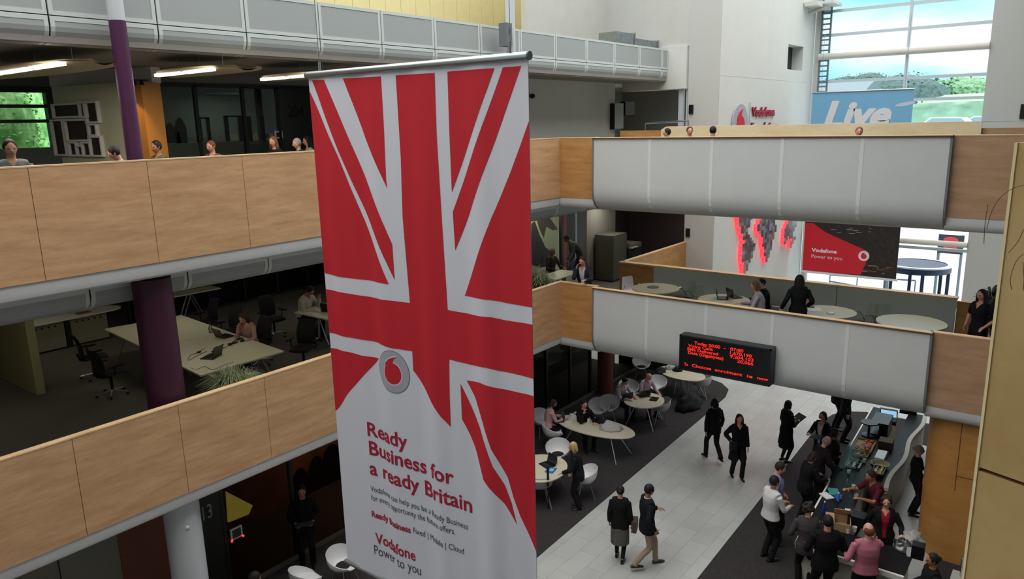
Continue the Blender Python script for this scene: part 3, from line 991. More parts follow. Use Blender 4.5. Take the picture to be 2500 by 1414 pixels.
for yy in (a.y - 0.02, b.y + 0.02):
    pass
# ================================================================ office interiors, second storey
Z2, Z1 = 7.2, 3.6
def part(mb, name, m, root, smooth=False, fix=True):
    o = mb.build(name, m, None, smooth=smooth, fix=fix)
    return under(o, root)
def vplane(px, py, A, B):
    """meet the vertical plane through A and B"""
    d = ray(px, py); n = Vector((-(B.y - A.y), B.x - A.x, 0))
    return CAM + d * ((A - CAM).dot(n) / d.dot(n))
GY2 = 16.0
r = empty('wall_glass_upper', (10, GY2, Z2)); struct(r, 'dark glazed meeting-room front on the second storey, numbered 204', 'glass partition')
xs = [at_y(p, 203, GY2).x for p in (372, 472, 588, 672)] + [14.6]
MB().box(xs[0], GY2, Z2, xs[3], GY2 + 0.012, 9.66).build('pane', M_glassdark).parent = r
r.children[-1].matrix_parent_inverse = Matrix.Translation(r.location).inverted()
mb = MB()
for x in xs:
    mb.box(x - 0.04, GY2 - 0.03, Z2, x + 0.04, GY2 + 0.05, 9.66)
mb.box(xs[0], GY2 - 0.03, 9.62, 22.3, GY2 + 0.05, 9.70)
part(mb, 'frame', M_dark, r)
mb = MB(); mb.box(xs[3], GY2 - 0.01, Z2, xs[4], GY2 + 0.05, 9.64)
part(mb, 'door_panel', mat('smoked_panel', '2f322e', 0.3), r)
a = at_y(704, 285, GY2 - 0.02); b = at_y(743, 285, GY2 - 0.02)
mb = MB(); letter(mb, '204', a, U2, V2, b.x - a.x, 0.28, 0, 0.02)
part(mb, 'room_number', mat('number_dark', '0b0c0b', 0.5), r, fix=False)
mb = MB(); p = at_y(681, 329, GY2 - 0.03)
mb.box(p.x - 0.11, p.y, p.z - 0.09, p.x + 0.11, p.y + 0.03, p.z + 0.09, 0); mb.box(p.x - 0.07, p.y - 0.004, p.z - 0.055, p.x + 0.07, p.y, p.z + 0.055, 1)
o = mb.build('room_display', [M_whitepl, M_dark]); tag(o, 'small white-framed room booking display beside the number 204', 'display')
# dark silhouettes of the glass graphic and pale frosted band
mb = MB()
for (x0, x1, yt) in ((386, 404, 290), (404, 428, 300), (430, 452, 287), (432, 440, 320)):
    A = at_y(x0, 350, GY2 - 0.02); B = at_y(x1, yt, GY2 - 0.02)
    n = 10
    mb.poly([(A.x, A.y, A.z)] + [(A.x + (B.x - A.x) * i / n, A.y, B.z - 0.25 * abs(2 * i / n - 1) ** 2.2) for i in range(n + 1)] + [(B.x, A.y, A.z)], 0)
for (x0, y0_, x1, y1_) in ((487, 286, 490, 345), (508, 288, 511, 345), (487, 286, 511, 290), (552, 282, 556, 345), (586, 284, 590, 345), (552, 282, 590, 286), (607, 284, 612, 345), (640, 284, 644, 345)):
    A = at_y(x0, y1_, GY2 - 0.02); B = at_y(x1, y0_, GY2 - 0.02)
    mb.poly([(A.x, A.y, A.z), (B.x, A.y, A.z), (B.x, A.y, B.z), (A.x, A.y, B.z)], 0)
A = at_y(392, 352, GY2 - 0.015); B = at_y(590, 341, GY2 - 0.015)
mb.poly([(A.x, A.y, Z2 + 0.5), (B.x, A.y, Z2 + 0.5), (B.x, A.y, A.z), (A.x, A.y, A.z)], 1)
part(mb, 'silhouette_graphic', [mat('graphic_black', '0e1013', 0.5), mat('graphic_frost', '3f4a3a', 0.5)], r, fix=False)
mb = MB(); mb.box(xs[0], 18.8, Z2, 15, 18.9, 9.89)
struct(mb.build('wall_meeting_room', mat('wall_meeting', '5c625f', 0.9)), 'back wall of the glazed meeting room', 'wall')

# cream wall with display niches, orange wall with spotlights
A = at_z(125, 213, 9.6); B = at_z(325, 199, 9.6); Cq = at_z(374, 202, 9.6)
r = empty('wall_display', A); struct(r, 'cream wall with irregular display niches', 'wall')
mb = MB()
nrm = Vector((B.y - A.y, -(B.x - A.x), 0)).normalized()
def wpoly(mb, pts, depth, mi):
    mb.prism([p for p in pts], -nrm * depth, mi)
def w3(P, z): return Vector((P.x, P.y, z))
wpoly(mb, [w3(A, Z2), w3(B, Z2), w3(B, 9.6), w3(A, 9.6)], 0.15, 0)
part(mb, 'panel', M_white_lam2, r)
mb = MB(); B2 = Vector((B.x, B.y, 0))
wpoly(mb, [w3(B, Z2), w3(Cq, Z2), w3(Cq, 9.6), w3(B, 9.6)], 0.15, 0)
part(mb, 'orange_panel', mat('orange_wall', 'b97c34', 0.6), r)
mb = MB()
wpoly(mb, [w3(A, 9.6) + nrm * .02, w3(Cq, 9.6) + nrm * .02, w3(Cq, 9.89) + nrm * .02, w3(A, 9.89) + nrm * .02], 0.2, 0)
part(mb, 'bulkhead', M_wall, r)
mb = MB()
for (x0, y0_, x1, y1_) in ((138, 255, 201, 285), (203, 252, 216, 284), (218, 251, 246, 297), (143, 295, 168, 376), (171, 294, 223, 341), (225, 306, 241, 328), (178, 350, 193, 377), (196, 358, 208, 377), (211, 350, 227, 378), (230, 336, 255, 378)):
    q = [vplane(x0, y1_, A, B), vplane(x1, y1_, A, B), vplane(x1, y0_, A, B), vplane(x0, y0_, A, B)]
    xa, xb_ = q[0], Vector((q[1].x, q[1].y, q[0].z))
    zt_ = q[2].z; zb_ = q[0].z
    f = nrm * 0.012
    mb.poly([w3(q[0], zb_) + f, w3(q[1], zb_) + f, w3(q[1], zt_) + f, w3(q[0], zt_) + f], 0)
    e = (w3(q[1], 0) - w3(q[0], 0)).normalized() * 0.035
    for (p1, p2, z1_, z2_) in ((q[0] - e, q[1] + e, zb_ - 0.035, zb_), (q[0] - e, q[1] + e, zt_, zt_ + 0.035), (q[0] - e, q[0], zb_, zt_), (q[1], q[1] + e, zb_, zt_)):
        mb.prism([w3(p1, z1_), w3(p2, z1_), w3(p2, z2_), w3(p1, z2_)], nrm * 0.07, 1)
part(mb, 'niche', [mat('niche_brown', '35251d', 0.7), M_wall], r, fix=False)
p = vplane(342, 198, A, B) + nrm * 0.12
r = empty('spotlight_rail', p, label='small black rail with two lit spotlights above the orange wall', cat='light')
mb = MB(); mb.box(p.x - 0.25, p.y - 0.02, p.z, p.x + 0.25, p.y + 0.02, p.z + 0.03)
part(mb, 'rail', M_black, r)
dirw = (B - A); dirw.z = 0; dirw.normalize()
for k, s_ in enumerate((0.0, 0.2)):
    q = p + dirw * s_
    mb = MB(); mb.lathe([(0.02, 0.0), (0.035, -0.03), (0.04, -0.09)], c=q, n=14)
    part(mb, 'spot_head', M_black, r, smooth=True)
    mb = MB(); mb.lathe([(0.0, -0.08), (0.035, -0.08)], c=q, n=14)
    part(mb, 'bulb', mat('lamp_warm', 'ffe2b0', emit='ffd28a', estr=12), r)
    L = bpy.data.lights.new('spotlight', 'SPOT'); L.energy = 45 if k == 0 else 25; L.color = (1, .72, .35); L.spot_size = radians(70); L.spot_blend = 0.6; L.shadow_soft_size = 0.03
    lo = bpy.data.objects.new('spotlight', L); COL.objects.link(lo); lo.location = q + Vector((0, 0, -0.1)) - nrm * 0.0
    lo.rotation_euler = Vector((-nrm.x * 0.22, -nrm.y * 0.22, -1)).to_track_quat('-Z', 'Y').to_euler()

# outer wall with strip window and trees beyond it, top left
WYY = 18.6
wl = at_y(-60, 300, WYY).x; wr = at_y(127, 300, WYY).x
wt, wb_ = at_y(60, 223, WYY).z, at_y(60, 362, WYY).z
mb = MB()
mb.box(-2, WYY, Z2, 9.5, WYY + 0.25, wb_); mb.box(-2, WYY, wt, 9.5, WYY + 0.25, 9.89)
mb.box(wr, WYY, wb_, 9.5, WYY + 0.25, wt); mb.box(-2, WYY, wb_, wl - 1.5, WYY + 0.25, wt)
struct(mb.build('wall_outer_left', mat('wall_outer', '6f7472', 0.9)), 'grey outer wall around the garden window', 'wall')
r = empty('window_3', (wl, WYY, wb_)); struct(r, 'three-pane garden window with dark bars, upper left', 'window')
mb = MB()
for py in (259, 296):
    z = at_y(60, py, WYY).z
    mb.box(wl - 1.5, WYY + 0.02, z - 0.035, wr, WYY + 0.14, z + 0.035)
mb.box(wr - 0.06, WYY - 0.05, wb_, wr + 0.09, WYY + 0.14, wt)
mb.box(wl - 1.5, WYY - 0.03, wt - 0.02, wr + 0.1, WYY + 0.14, wt + 0.1)
part(mb, 'frame', mat('window_frame_dark', '33302c', 0.5), r)
part(MB().box(wl - 1.5, WYY + 0.1, wb_, wr, WYY + 0.11, wt), 'pane', M_glassclear, r)

def leaf_mat(key, c1, c2):
    m = mat(key, c1, 0.7, noise_amt=0.0)
    t = m.node_tree; b = t.nodes['Principled BSDF']
    n = t.nodes.new('ShaderNodeTexNoise'); n.inputs['Scale'].default_value = 2.5
    co = t.nodes.new('ShaderNodeTexCoord')
    cr_ = t.nodes.new('ShaderNodeValToRGB'); cr_.color_ramp.elements[0].color = lin(c1); cr_.color_ramp.elements[1].color = lin(c2)
    cr_.color_ramp.elements[0].position = .35; cr_.color_ramp.elements[1].position = .65
    t.links.new(co.outputs['Object'], n.inputs['Vector']); t.links.new(n.outputs['Fac'], cr_.inputs['Fac']); t.links.new(cr_.outputs['Color'], b.inputs['Base Color'])
    b.inputs['Subsurface Weight'].default_value = 0.0
    return m
M_leafb = leaf_mat('leaf_bright', '5c9a4c', 'a9dc92')
M_leafd = leaf_mat('leaf_dark', '31474c', '4c6a62')
M_leafm = leaf_mat('leaf_mid', '557e5c', '7fa57f')
M_bark = mat('bark', '4a3d33', 0.9)
def tree(loc, rad, hgt, label, lm, n=900, leaf=0.10, name='tree', group=None, flat=0.75, seed=1, trunk=True):
    rnd = random.Random(seed)
    r = empty(name, loc, label=label, cat='tree', group=group)
    mb = MB()
    blobs = [(Vector((0, 0, hgt - rad * flat)), rad)] + [(Vector((rnd.uniform(-.6, .6) * rad, rnd.uniform(-.6, .6) * rad, hgt - rad * flat + rnd.uniform(-.5, .45) * rad * flat)), rad * rnd.uniform(.4, .65)) for _ in range(7)]
    for k in range(n):
        c, rr = blobs[rnd.randrange(len(blobs))]
        d = Vector((rnd.gauss(0, 1), rnd.gauss(0, 1), rnd.gauss(0, 1))).normalized()
        p = c + Vector((d.x, d.y, d.z * flat)) * rr * rnd.uniform(0.74, 0.90)
        u = Vector((rnd.gauss(0, 1), rnd.gauss(0, 1), rnd.gauss(0, .6))).normalized(); v = u.cross(Vector((rnd.gauss(0, 1), rnd.gauss(0, 1), 1))).normalized()
        s_ = leaf * rnd.uniform(.6, 1.5)
        mb.add([p - u * s_, p - v * s_ * .5, p + u * s_, p + v * s_ * .5], [(0, 1, 2, 3)])
    for c, rr in blobs:
        mb.ell(c, rr * .8, rr * .8, rr * .8 * flat, 12, 8)
    mb.build('foliage', lm, r, fix=False)
    if trunk:
        MB().tube([(0, 0, 0), (0.05 * rad, 0, hgt * .4), (0, 0, hgt - rad * flat)], [rad * .09, rad * .07, rad * .05], 8).build('trunk', M_bark, r)
    return r
for k, (x, y, rr, hh) in enumerate(((8.3, 28.5, 2.7, 12.0), (2.6, 28.5, 2.7, 12.4), (13.9, 28.8, 2.6, 11.5), (11.0, 36, 3.6, 14.5), (3.2, 36, 3.6, 14.0))):
    tree((x, y, 0), rr, hh, ['bright green leafy tree filling the upper left garden window', 'bright green leafy tree outside, past the left edge of the garden window', 'green leafy tree outside, hidden mostly by the display wall', 'taller green tree standing behind the one in the garden window', 'tall green tree further back on the far left'][k], M_leafb, 11000, 0.055, group='trees outside the upper left window', flat=1.5, seed=k + 3)

# hanging light rafts
M_raft = mat('raft_cream', 'b5a98a', 0.6)
M_tube = mat('lamp_white', 'fff4dc', emit='fff2d8', estr=2.6)
def raft(x, ya, yb, z, label):
    r = empty('ceiling_light', (x, (ya + yb) / 2, z), label=label, cat='ceiling light', group='hanging light rafts over the second-storey desks')
    mb = MB()
    n = 24
    L = (yb - ya) / 2; yc = (ya + yb) / 2
    def half(y): return 0.62 * sqrt(max(0.02, 1 - (abs(y - yc) / (L + 0.25)) ** 2.6))
    rows = []
    for i in range(n + 1):
        y = ya - 0.2 + (yb - ya + 0.4) * i / n
        h = half(y)
        rows.append([(x + 0.15 + h * t, y, z + 0.05 * (t * t) - 0.01) for t in [-1 + k / 6 for k in range(13)]])
    V = [p for q in rows for p in q]; F = [(i * 13 + k, i * 13 + k + 1, (i + 1) * 13 + k + 1, (i + 1) * 13 + k) for i in range(n) for k in range(12)]
    mb.add(V, F); mb.add([(a_, b_, c_ + 0.025) for a_, b_, c_ in V], F)
    part(mb, 'reflector', M_raft, r, smooth=True)
    seg = max(1, round((yb - ya) / 1.15))
    for k in range(seg):
        s0 = ya + (yb - ya) * k / seg + 0.05; s1 = ya + (yb - ya) * (k + 1) / seg - 0.05
        mb = MB(); mb.box(x - 0.34, s0, z - 0.02, x - 0.24, s1, z + 0.03)
        part(mb, 'lamp_panel', M_tube, r)
    for k in range(3):
        mb = MB(); y = ya + (yb - ya) * (0.12 + 0.38 * k)
        mb.tube([(x, y, z), (x, y, 9.89)], 0.006, 5)
        part(mb, 'cable', M_steel, r)
raft(4.95, 11.3, 14.7, 9.62, 'long hanging cream light raft with bright panels, leftmost of the rafts')
raft(7.10, 11.15, 13.0, 9.62, 'hanging cream light raft with bright panels, between the slim column and the banner')
raft(9.25, 11.35, 13.1, 9.62, 'hanging cream light raft partly behind the top left corner of the banner')

# ================================================================ first storey office
GY1 = 19.87
r = empty('wall_glass_lower', (12, GY1, Z1)); struct(r, 'dark glazed office front at the back of the first storey', 'glass partition')
part(MB().box(8.9, GY1, Z1, 17.4, GY1 + 0.012, 6.26), 'pane', M_glassdark, r)
mb = MB(); x = 8.9
while x < 17.5:
    mb.box(x - 0.03, GY1 - 0.04, Z1, x + 0.03, GY1 + 0.05, 6.26); x += 1.15
mb.box(8.9, GY1 - 0.04, Z1, 17.4, GY1 + 0.05, Z1 + 0.06)
part(mb, 'frame', M_dark, r)
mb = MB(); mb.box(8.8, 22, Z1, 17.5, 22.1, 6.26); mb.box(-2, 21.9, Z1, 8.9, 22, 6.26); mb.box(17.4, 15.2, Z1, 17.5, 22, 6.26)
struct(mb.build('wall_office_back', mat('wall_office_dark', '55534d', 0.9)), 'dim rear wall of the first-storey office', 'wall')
# cream partition
px0 = at_z(112, 960, Z1)
r_ = MB().box(px0.x - 0.16, px0.y, Z1, px0.x, 21.8, 5.62)
o = r_.build('wall_partition', mat('partition_cream', 'a8a577', 0.8, noise_amt=0.04, nscale=2)); struct(o, 'tall cream partition standing at the left of the first-storey office', 'partition')

M_desk = mat('desk_top', 'cfd0b4', 0.35)
M_deskedge = mat('desk_edge', 'b7b59a', 0.5)
def leg_pair(root, p, q, z, spread=0.28):
    """splayed steel trestle legs"""
    p, q = Vector(p), Vector(q)
    d = (q - p).normalized()
    n = Vector((-d.y, d.x, 0))
    for c in (p + d * 0.18, q - d * 0.18):
        for s_ in (-1, 1):
            mb = MB(); mb.tube([(c.x, c.y, z - 0.04), (c.x + n.x * s_ * spread, c.y + n.y * s_ * spread, z - 0.72)], 0.018, 8)
            part(mb, 'leg', M_steel, root)
def desk(quad, z, label, group=None, name='desk', legs=True, top=None):
    c = sum((Vector(q) for q in quad), Vector()) / len(quad)
    r = empty(name, (c.x, c.y, z - 0.74), label=label, cat='desk', group=group)
    g = 0.006
    Q = [Vector((q[0], q[1], z - 0.03)) for q in quad]
    Q = [q + (Vector((c.x, c.y, q.z)) - q).normalized() * g for q in Q]
    part(MB().prism(Q, (0, 0, 0.03)), 'tabletop', top or M_desk, r)
    if legs:
        e = [(Q[i] - Q[i - 1]).length for i in range(4)]
        m = lambda a, b, t: a + (b - a) * t
        leg_pair(r, m(Q[0], Q[3], .5) * 1.0, m(Q[1], Q[2], .5), z, 0.3)
    return r
za_ = 4.34
q00, q10, q11, q01 = (6.67, 12.43), (8.46, 12.43), (8.86, 17.08), (7.19, 17.37)
def bil(u, v):
    a = [q00[i] + (q10[i] - q00[i]) * u for i in (0, 1)]; b = [q01[i] + (q11[i] - q01[i]) * u for i in (0, 1)]
    return (a[0] + (b[0] - a[0]) * v, a[1] + (b[1] - a[1]) * v, 0)
dl = {(0, 0): 'long cream desk nearest the balcony with an open laptop, by the potted grass', (1, 0): 'long cream desk where the woman in pink works', (0, 1): 'cream desk behind the thick purple column', (1, 1): 'empty cream desk at the far end of the four-desk island'}
for i in (0, 1):
    for j in (0, 1):
        u0, u1, v0, v1 = i * .5, i * .5 + .5, j * .5, j * .5 + .5
        desk([bil(u0, v0), bil(u0, v1), bil(u1, v1), bil(u1, v0)], za_, dl[(i, j)], 'four cream desks of the island')
# second desk with the writing man
a = at_z(718, 762, za_); 
desk([(a.x, a.y, 0), (a.x + 2.3, a.y + 0.15, 0), (a.x + 2.3, a.y - 1.35, 0), (a.x + 0.0, a.y - 1.35, 0)], za_, 'cream desk under the writing man, partly behind the banner')
# long reception-like desk at the back left
a = at_z(90, 790, za_); b = at_z(262, 748, za_)
r = empty('counter_desk', (a.x, a.y, Z1), label='long pale desk with rounded end and perforated front panels, back left', cat='desk')
mb = MB(); y0_, y1_ = 19.1, 19.75
pts = [(5.4, y0_), (8.15, y0_)] + [(8.15 + .33 * cos(t), (y0_ + y1_) / 2 + .325 * sin(t)) for t in [-pi / 2 + pi * k / 10 for k in range(1, 10)]] + [(8.15, y1_), (5.4, y1_)]
mb.prism([(x, y, za_ - 0.03) for x, y in pts], (0, 0, 0.03))
part(mb, 'tabletop', mat('desk_top_bright', 'd9dcc8', 0.3), r)
for (x0, x1) in ((6.15, 7.05), (7.2, 8.05)):
    mb = MB(); mb.box(x0, y0_ + 0.12, Z1 + 0.05, x1, y0_ + 0.15, za_ - 0.05)
    for k in range(5):
        xx = x0 + 0.12 + k * 0.14
        mb.box(xx, y0_ + 0.115, za_ - 0.16, xx + 0.045, y0_ + 0.121, za_ - 0.12, 1)
    part(mb, 'front_panel', [mat('pedestal_beige', '8f8c78', 0.7), M_black], r)
mb = MB(); mb.box(5.8, y0_ + 0.15, Z1, 6.15, y1_ - 0.1, za_ - 0.05)
part(mb, 'pedestal', M_blue, r)
mb = MB(); mb.box(7.08, y0_ + 0.13, Z1, 7.17, y1_ - 0.1, za_ - 0.04)
part(mb, 'leg', M_dark, r)
p = at_z(205, 765, za_)
o = MB().box(-.16, -.1, 0, .16, .1, 0.02).build('magazine', mat('magazine_brown', '7c6136', 0.6), loc=(p.x, 19.4, za_ + .001)); tag(o, 'brown magazine lying on the long pale desk at the back left', 'magazine')
a = at_z(440, 712, za_)
desk([(9.6, 19.2, 0), (9.6, 19.75, 0), (11.15, 19.65, 0), (11.15, 19.1, 0)], za_, 'pale desk at the back beneath the ceiling edge, right of the purple column')

# ---------------------------------------------------------------- office chair
M_mesh = mat('chair_mesh', '17181b', 0.85, noise_amt=0.2, nscale=90)
def task_chair(loc, rz, label, group='black task chairs of the first-storey office'):
    r = empty('office_chair', loc, rz, label, 'chair', group)
    def P(mb, nm, m, sm=False): mb.build(nm, m, r, smooth=sm)
    mb = MB()
    rings = []
    for k in range(9):
        t = k / 8
        zz = 0.46 + 0.02 * sin(pi * t)
        w = 0.24 * (1 - 0.12 * abs(2 * t - 1) ** 3)
        rings.append([Vector((-0.23 + 0.47 * t, w * cos(a_), zz + 0.035 * sin(a_))) for a_ in [2 * pi * q / 14 for q in range(14)]])
    mb.loft(rings); P(mb, 'seat', M_mesh, True)
    mb = MB(); rings = []
    for k in range(10):
        t = k / 9
        zz = 0.50 + 0.52 * t
        x = -0.25 - 0.10 * t + 0.05 * sin(pi * t)
        w = 0.21 + 0.03 * sin(pi * t) - 0.03 * t
        rings.append([Vector((x + 0.022 * cos(a_) - 0.05 * (abs(sin(a_)) ** 2) * -1 * 0.6, w * sin(a_), zz)) for a_ in [2 * pi * q / 16 for q in range(16)]])
    mb.loft(rings); P(mb, 'backrest', M_mesh, True)
    mb = MB(); mb.tube([(0, 0, 0.43), (0, 0, 0.1)], 0.028, 10); mb.tube([(-0.05, 0, 0.43), (-0.26, 0, 0.44), (-0.3, 0, 0.6)], 0.02, 8)
    P(mb, 'stem', M_black)
    for s_ in (-1, 1):
        mb = MB(); mb.tube([(-0.05, s_ * .22, 0.44), (-0.05, s_ * .29, 0.5), (-0.05, s_ * .29, 0.64)], 0.014, 8); mb.box(-0.16, s_ * .29 - .035, .64, .12, s_ * .29 + .035, .665)
        P(mb, 'armrest', M_black)
    for k in range(5):
        t = 2 * pi * k / 5 + .3
        mb = MB(); mb.tube([(0, 0, 0.11), (0.29 * cos(t), 0.29 * sin(t), 0.07)], [0.022, 0.014], 8, 0)
        ca_ = mb.build('castor_arm', M_steel, r)
        MB().lathe([(0.0, 0.055), (0.025, 0.05), (0.028, 0.025), (0.0, 0.002)], c=(0.29 * cos(t), 0.29 * sin(t), 0), n=10).build('castor', M_black, ca_)
    return r
def dirto(a, b): return math.atan2(b[1] - a[1], b[0] - a[0])
tc_spots = [((9.35, 16.9), pi, 'black task chair behind the desk island, nearest the glass wall'), ((9.15, 15.6), pi + .1, 'black task chair left of the woman in pink'), ((8.98, 14.15), pi + .2, 'black task chair the woman in pink sits on'), ((9.35, 13.05), pi + .5, 'empty black task chair right of the woman in pink'),
            ((6.45, 16.3), -.2, 'black task chair left of the purple column, at the far corner of the desks'), ((6.15, 14.9), .1, 'black task chair left of the purple column, nearer one'), ((8.9, 18.3), 2.2, 'black task chair in front of the rounded desk end'), ((10.5, 15.75), -pi / 2, 'black task chair the writing man sits on'), ((10.3, 12.6), 2.4, 'black task chair in shadow between woman in pink and banner')]
for (x, y), a, lb in tc_spots:
    task_chair((x, y, Z1), a, lb)

# ---------------------------------------------------------------- laptops, cups, papers
M_lap = mat('laptop_black', '17171a', 0.35)
M_scr = mat('laptop_screen', '2b3038', 0.15)
def laptop(loc, rz, label, open_=105, m=None, name='laptop'):
    """keyboard toward local -X side of the hinge; the user sits at local -X"""
    r = empty(name, loc, rz, label, 'laptop', 'laptops')
    mb = MB(); mb.box(-0.24, -0.17, 0.0, 0.0, 0.17, 0.018, 0); mb.box(-0.20, -0.15, 0.018, -0.08, 0.15, 0.020, 1)
    mb.build('keyboard_base', [m or M_lap, M_scr], r)
    M = Matrix.Rotation(radians(open_ - 90), 4, 'Y')
    sc_ = MB().box(0.0, -0.17, 0.012, 0.014, 0.17, 0.235, 0, M).build('screen', m or M_lap, r)
    MB().box(-0.002, -0.155, 0.03, -0.0002, 0.155, 0.22, 0, M).build('display', M_scr, sc_)
    return r
def cup(loc, label, m=None, h=0.10, r0=0.032, r1=0.042, name='cup', cat='cup', group=None):
    mb = MB(); mb.lathe([(0.0, 0.0), (r0, 0.0), (r1, h), (r1 - 0.004, h), (r0 - 0.003, 0.012), (0, 0.012)], n=18)
    o = mb.build(name, m or M_whitepl, smooth='auto', loc=loc); return tag(o, label, cat, group)
def paper(loc, rz, w, h, label, m=None, name='paper_sheet', t=0.004):
    o = MB().box(-w / 2, -h / 2, 0, w / 2, h / 2, t).build(name, m or M_whitepl, loc=loc, rotz=rz); return tag(o, label, 'paper')
laptop(at_z(528, 872, za_) + Vector((0, 0, .001)), radians(-62), 'open black laptop on the desk nearest the potted grass', 108)
laptop(at_z(548, 822, za_) + Vector((-.1, 0, .001)), radians(180), 'open black laptop in front of the woman in pink', 112)
p = at_z(515, 812, za_)
mb = MB(); mb.lathe([(0, 0), (.04, 0), (.042, .10), (.03, .15), (.015, .18), (.015, .2)], n=16, mi=0); mb.lathe([(.018, .2), (.018, .225), (0, .225)], n=12, mi=1)
o = mb.build('bottle', [glass('bottle_clear', (.7, .8, .75), .3), M_black], smooth='auto', loc=p); tag(o, 'small clear bottle with black cap on the desk island', 'bottle')
def cable(pts, r, label, m=None, name='cable'):
    o = MB().tube(pts, r, 6).build(name, m or M_black, smooth='auto'); return tag(o, label, 'cable')
def curve_pts(P, n=6):
    P = [Vector(p) for p in P]; out = []
    for i in range(len(P) - 1):
        p0, p1, p2, p3 = P[max(i - 1, 0)], P[i], P[i + 1], P[min(i + 2, len(P) - 1)]
        for k in range(n):
            t = k / n
            out.append(0.5 * ((2 * p1) + (p2 - p0) * t + (2 * p0 - 5 * p1 + 4 * p2 - p3) * t * t + (3 * p1 - p0 - 3 * p2 + p3) * t ** 3))
    out.append(P[-1]); return out
zt5 = za_ + 0.008
def zp(l, z): return [at_z(x, y, z) for x, y in l]
cable(curve_pts(zp([(505, 858), (482, 868), (460, 880), (465, 868), (480, 862), (500, 850)], zt5)), 0.005, 'black cable looping beside the laptop near the potted grass')
cable(curve_pts(zp([(520, 852), (530, 846), (545, 850), (560, 842), (575, 830), (590, 826)], zt5)), 0.006, 'black cable running between the two laptops')
cable(curve_pts(zp([(465, 898), (480, 902), (500, 895), (520, 902), (550, 890), (570, 885)], zt5)), 0.004, 'thin cable on the front edge of the desk')
o = MB().ell((0, 0, .02), .05, .03, .02).build('power_adapter', M_black, smooth=True, loc=at_z(486, 862, za_)); tag(o, 'black power adapter beside the laptop', 'adapter')
o = MB().box(-.12, -.05, 0, .12, .05, .03).build('docking_unit', M_black, loc=at_z(530, 857, za_), rotz=.5); tag(o, 'black connection box on the seam between the desks', 'connector')
for k, (px, py, ang) in enumerate(((573, 838, .4), (562, 842, 1.1), (585, 829, .2), (592, 833, .9))):
    o = MB().box(-.07, -.04, 0, .07, .04, .02).build('phone' if k % 2 else 'notebook', M_black if k % 2 else mat('notebook_dark', '33333a', .6), loc=at_z(px, py, za_), rotz=ang)
    tag(o, ('dark small %s among the clutter by the woman in pink, ' % ('phone' if k % 2 else 'notebook')) + ['nearest the laptop', 'left one', 'by her hand', 'rightmost'][k], 'phone' if k % 2 else 'notebook')
paper(at_z(775, 757, za_ + .001), .3, .42, .3, 'white papers under the writing man\'s hands')
laptop(at_z(800, 762, za_), radians(200), 'black laptop in front of the writing man, beside the banner', 100)

# ornamental grass in pots behind the balcony rail
def grass_pot(loc, label, z0, pot_top, n=420, spread=0.42, tall=0.62, seed=1):
    rnd = random.Random(seed)
    r = empty('potted_grass', (loc[0], loc[1], z0), label=label, cat='plant', group='pots of ornamental grass', kind='thing')
    h = pot_top - z0
    MB().lathe([(0.13, 0), (0.2, h - 0.02), (0.21, h), (0.185, h), (0.17, h - .05), (0, h - .05)], n=24).build('pot', mat('pot_grey', '5e5f60', .6), r, smooth='auto')
    mb = MB()
    for k in range(n):
        a_ = rnd.uniform(0, 2 * pi); lean = rnd.uniform(.1, 1) ** .8 * spread; hh = tall * rnd.uniform(.6, 1.05) * (1 - .25 * lean / spread)
        d = Vector((cos(a_), sin(a_), 0)); s_ = d.cross(Vector((0, 0, 1))) * 0.006
        b0 = d * rnd.uniform(0, .12) + Vector((0, 0, h - .05))
        P = [b0, b0 + d * lean * .25 + Vector((0, 0, hh * .6)), b0 + d * lean * .7 + Vector((0, 0, hh * .95)), b0 + d * lean * 1.15 + Vector((0, 0, hh * .8))]
        ws = (1, .9, .6, .1)
        V = []
        for p, w in zip(P, ws):
            V += [p - s_ * w, p + s_ * w]
        mb.add(V, [(0, 1, 3, 2), (2, 3, 5, 4), (4, 5, 7, 6)])
    mb.build('leaves', leaf_mat('grass_blade', '6f7a50', 'a3a880'), r, fix=False)
    return r
p = at_y(566, 905, 10.98)
grass_pot((p.x, 10.98), 'bushy pot of ornamental grass in front of the desk island', Z1, 4.32, 700, .48, .62, seed=5)
p = at_y(1322, 672, 11.1)
grass_pot((p.x - .1, 11.1), 'bushy pot of ornamental grass right of the banner, beside the corner of the balcony', Z1, 4.40, 700, .5, .66, seed=8)

# ---------------------------------------------------------------- first storey, right of the banner
AY = 15.3
r = empty('wall_mural', (19, AY, Z1)); struct(r, 'pale green wall with large dark painted figures', 'wall')
part(MB().box(17.5, AY, Z1, 22.9, AY + .1, 6.26), 'plaster', mat('mural_green', '7c8366', .8), r)
mb = MB()
def mpoly(P, mi=0):
    mb.poly([at_y(x, y, AY - .01) for x, y in P], mi)
mpoly([(1298, 545), (1306, 540), (1318, 575), (1330, 600), (1336, 612), (1325, 640), (1312, 650), (1298, 645)])
mpoly([(1310, 535), (1340, 528), (1362, 560), (1350, 562), (1334, 552), (1328, 580), (1318, 560)], 1)
mpoly([(1334, 605), (1345, 615), (1352, 640), (1340, 650), (1318, 652), (1322, 630)])
part(mb, 'painted_figure', [mat('mural_dark', '1b1713', .8), mat('mural_brown', '2e241c', .8)], r, fix=False)
mb = MB()
for (x0, x1, mi) in ((1371, 1376, 1), (1376, 1384, 0), (1384, 1405, 1), (1409, 1428, 1)):
    A = at_y(x0, 600, 14.2); B = at_y(x1, 600, 14.2)
    mb.box(A.x, 14.2, Z1, B.x, 14.3, 6.26, mi)
A = at_y(1405, 600, 14.2); B = at_y(1409, 600, 14.2); mb.box(A.x, 14.2, Z1, B.x, 14.3, 6.26, 2)
struct(mb.build('wall_door_recess', [mat('door_red', 'a4351a', .6), mat('door_maroon', '160d12', .6), M_wallgrey]), 'dark maroon doors with red edge at the back', 'wall')
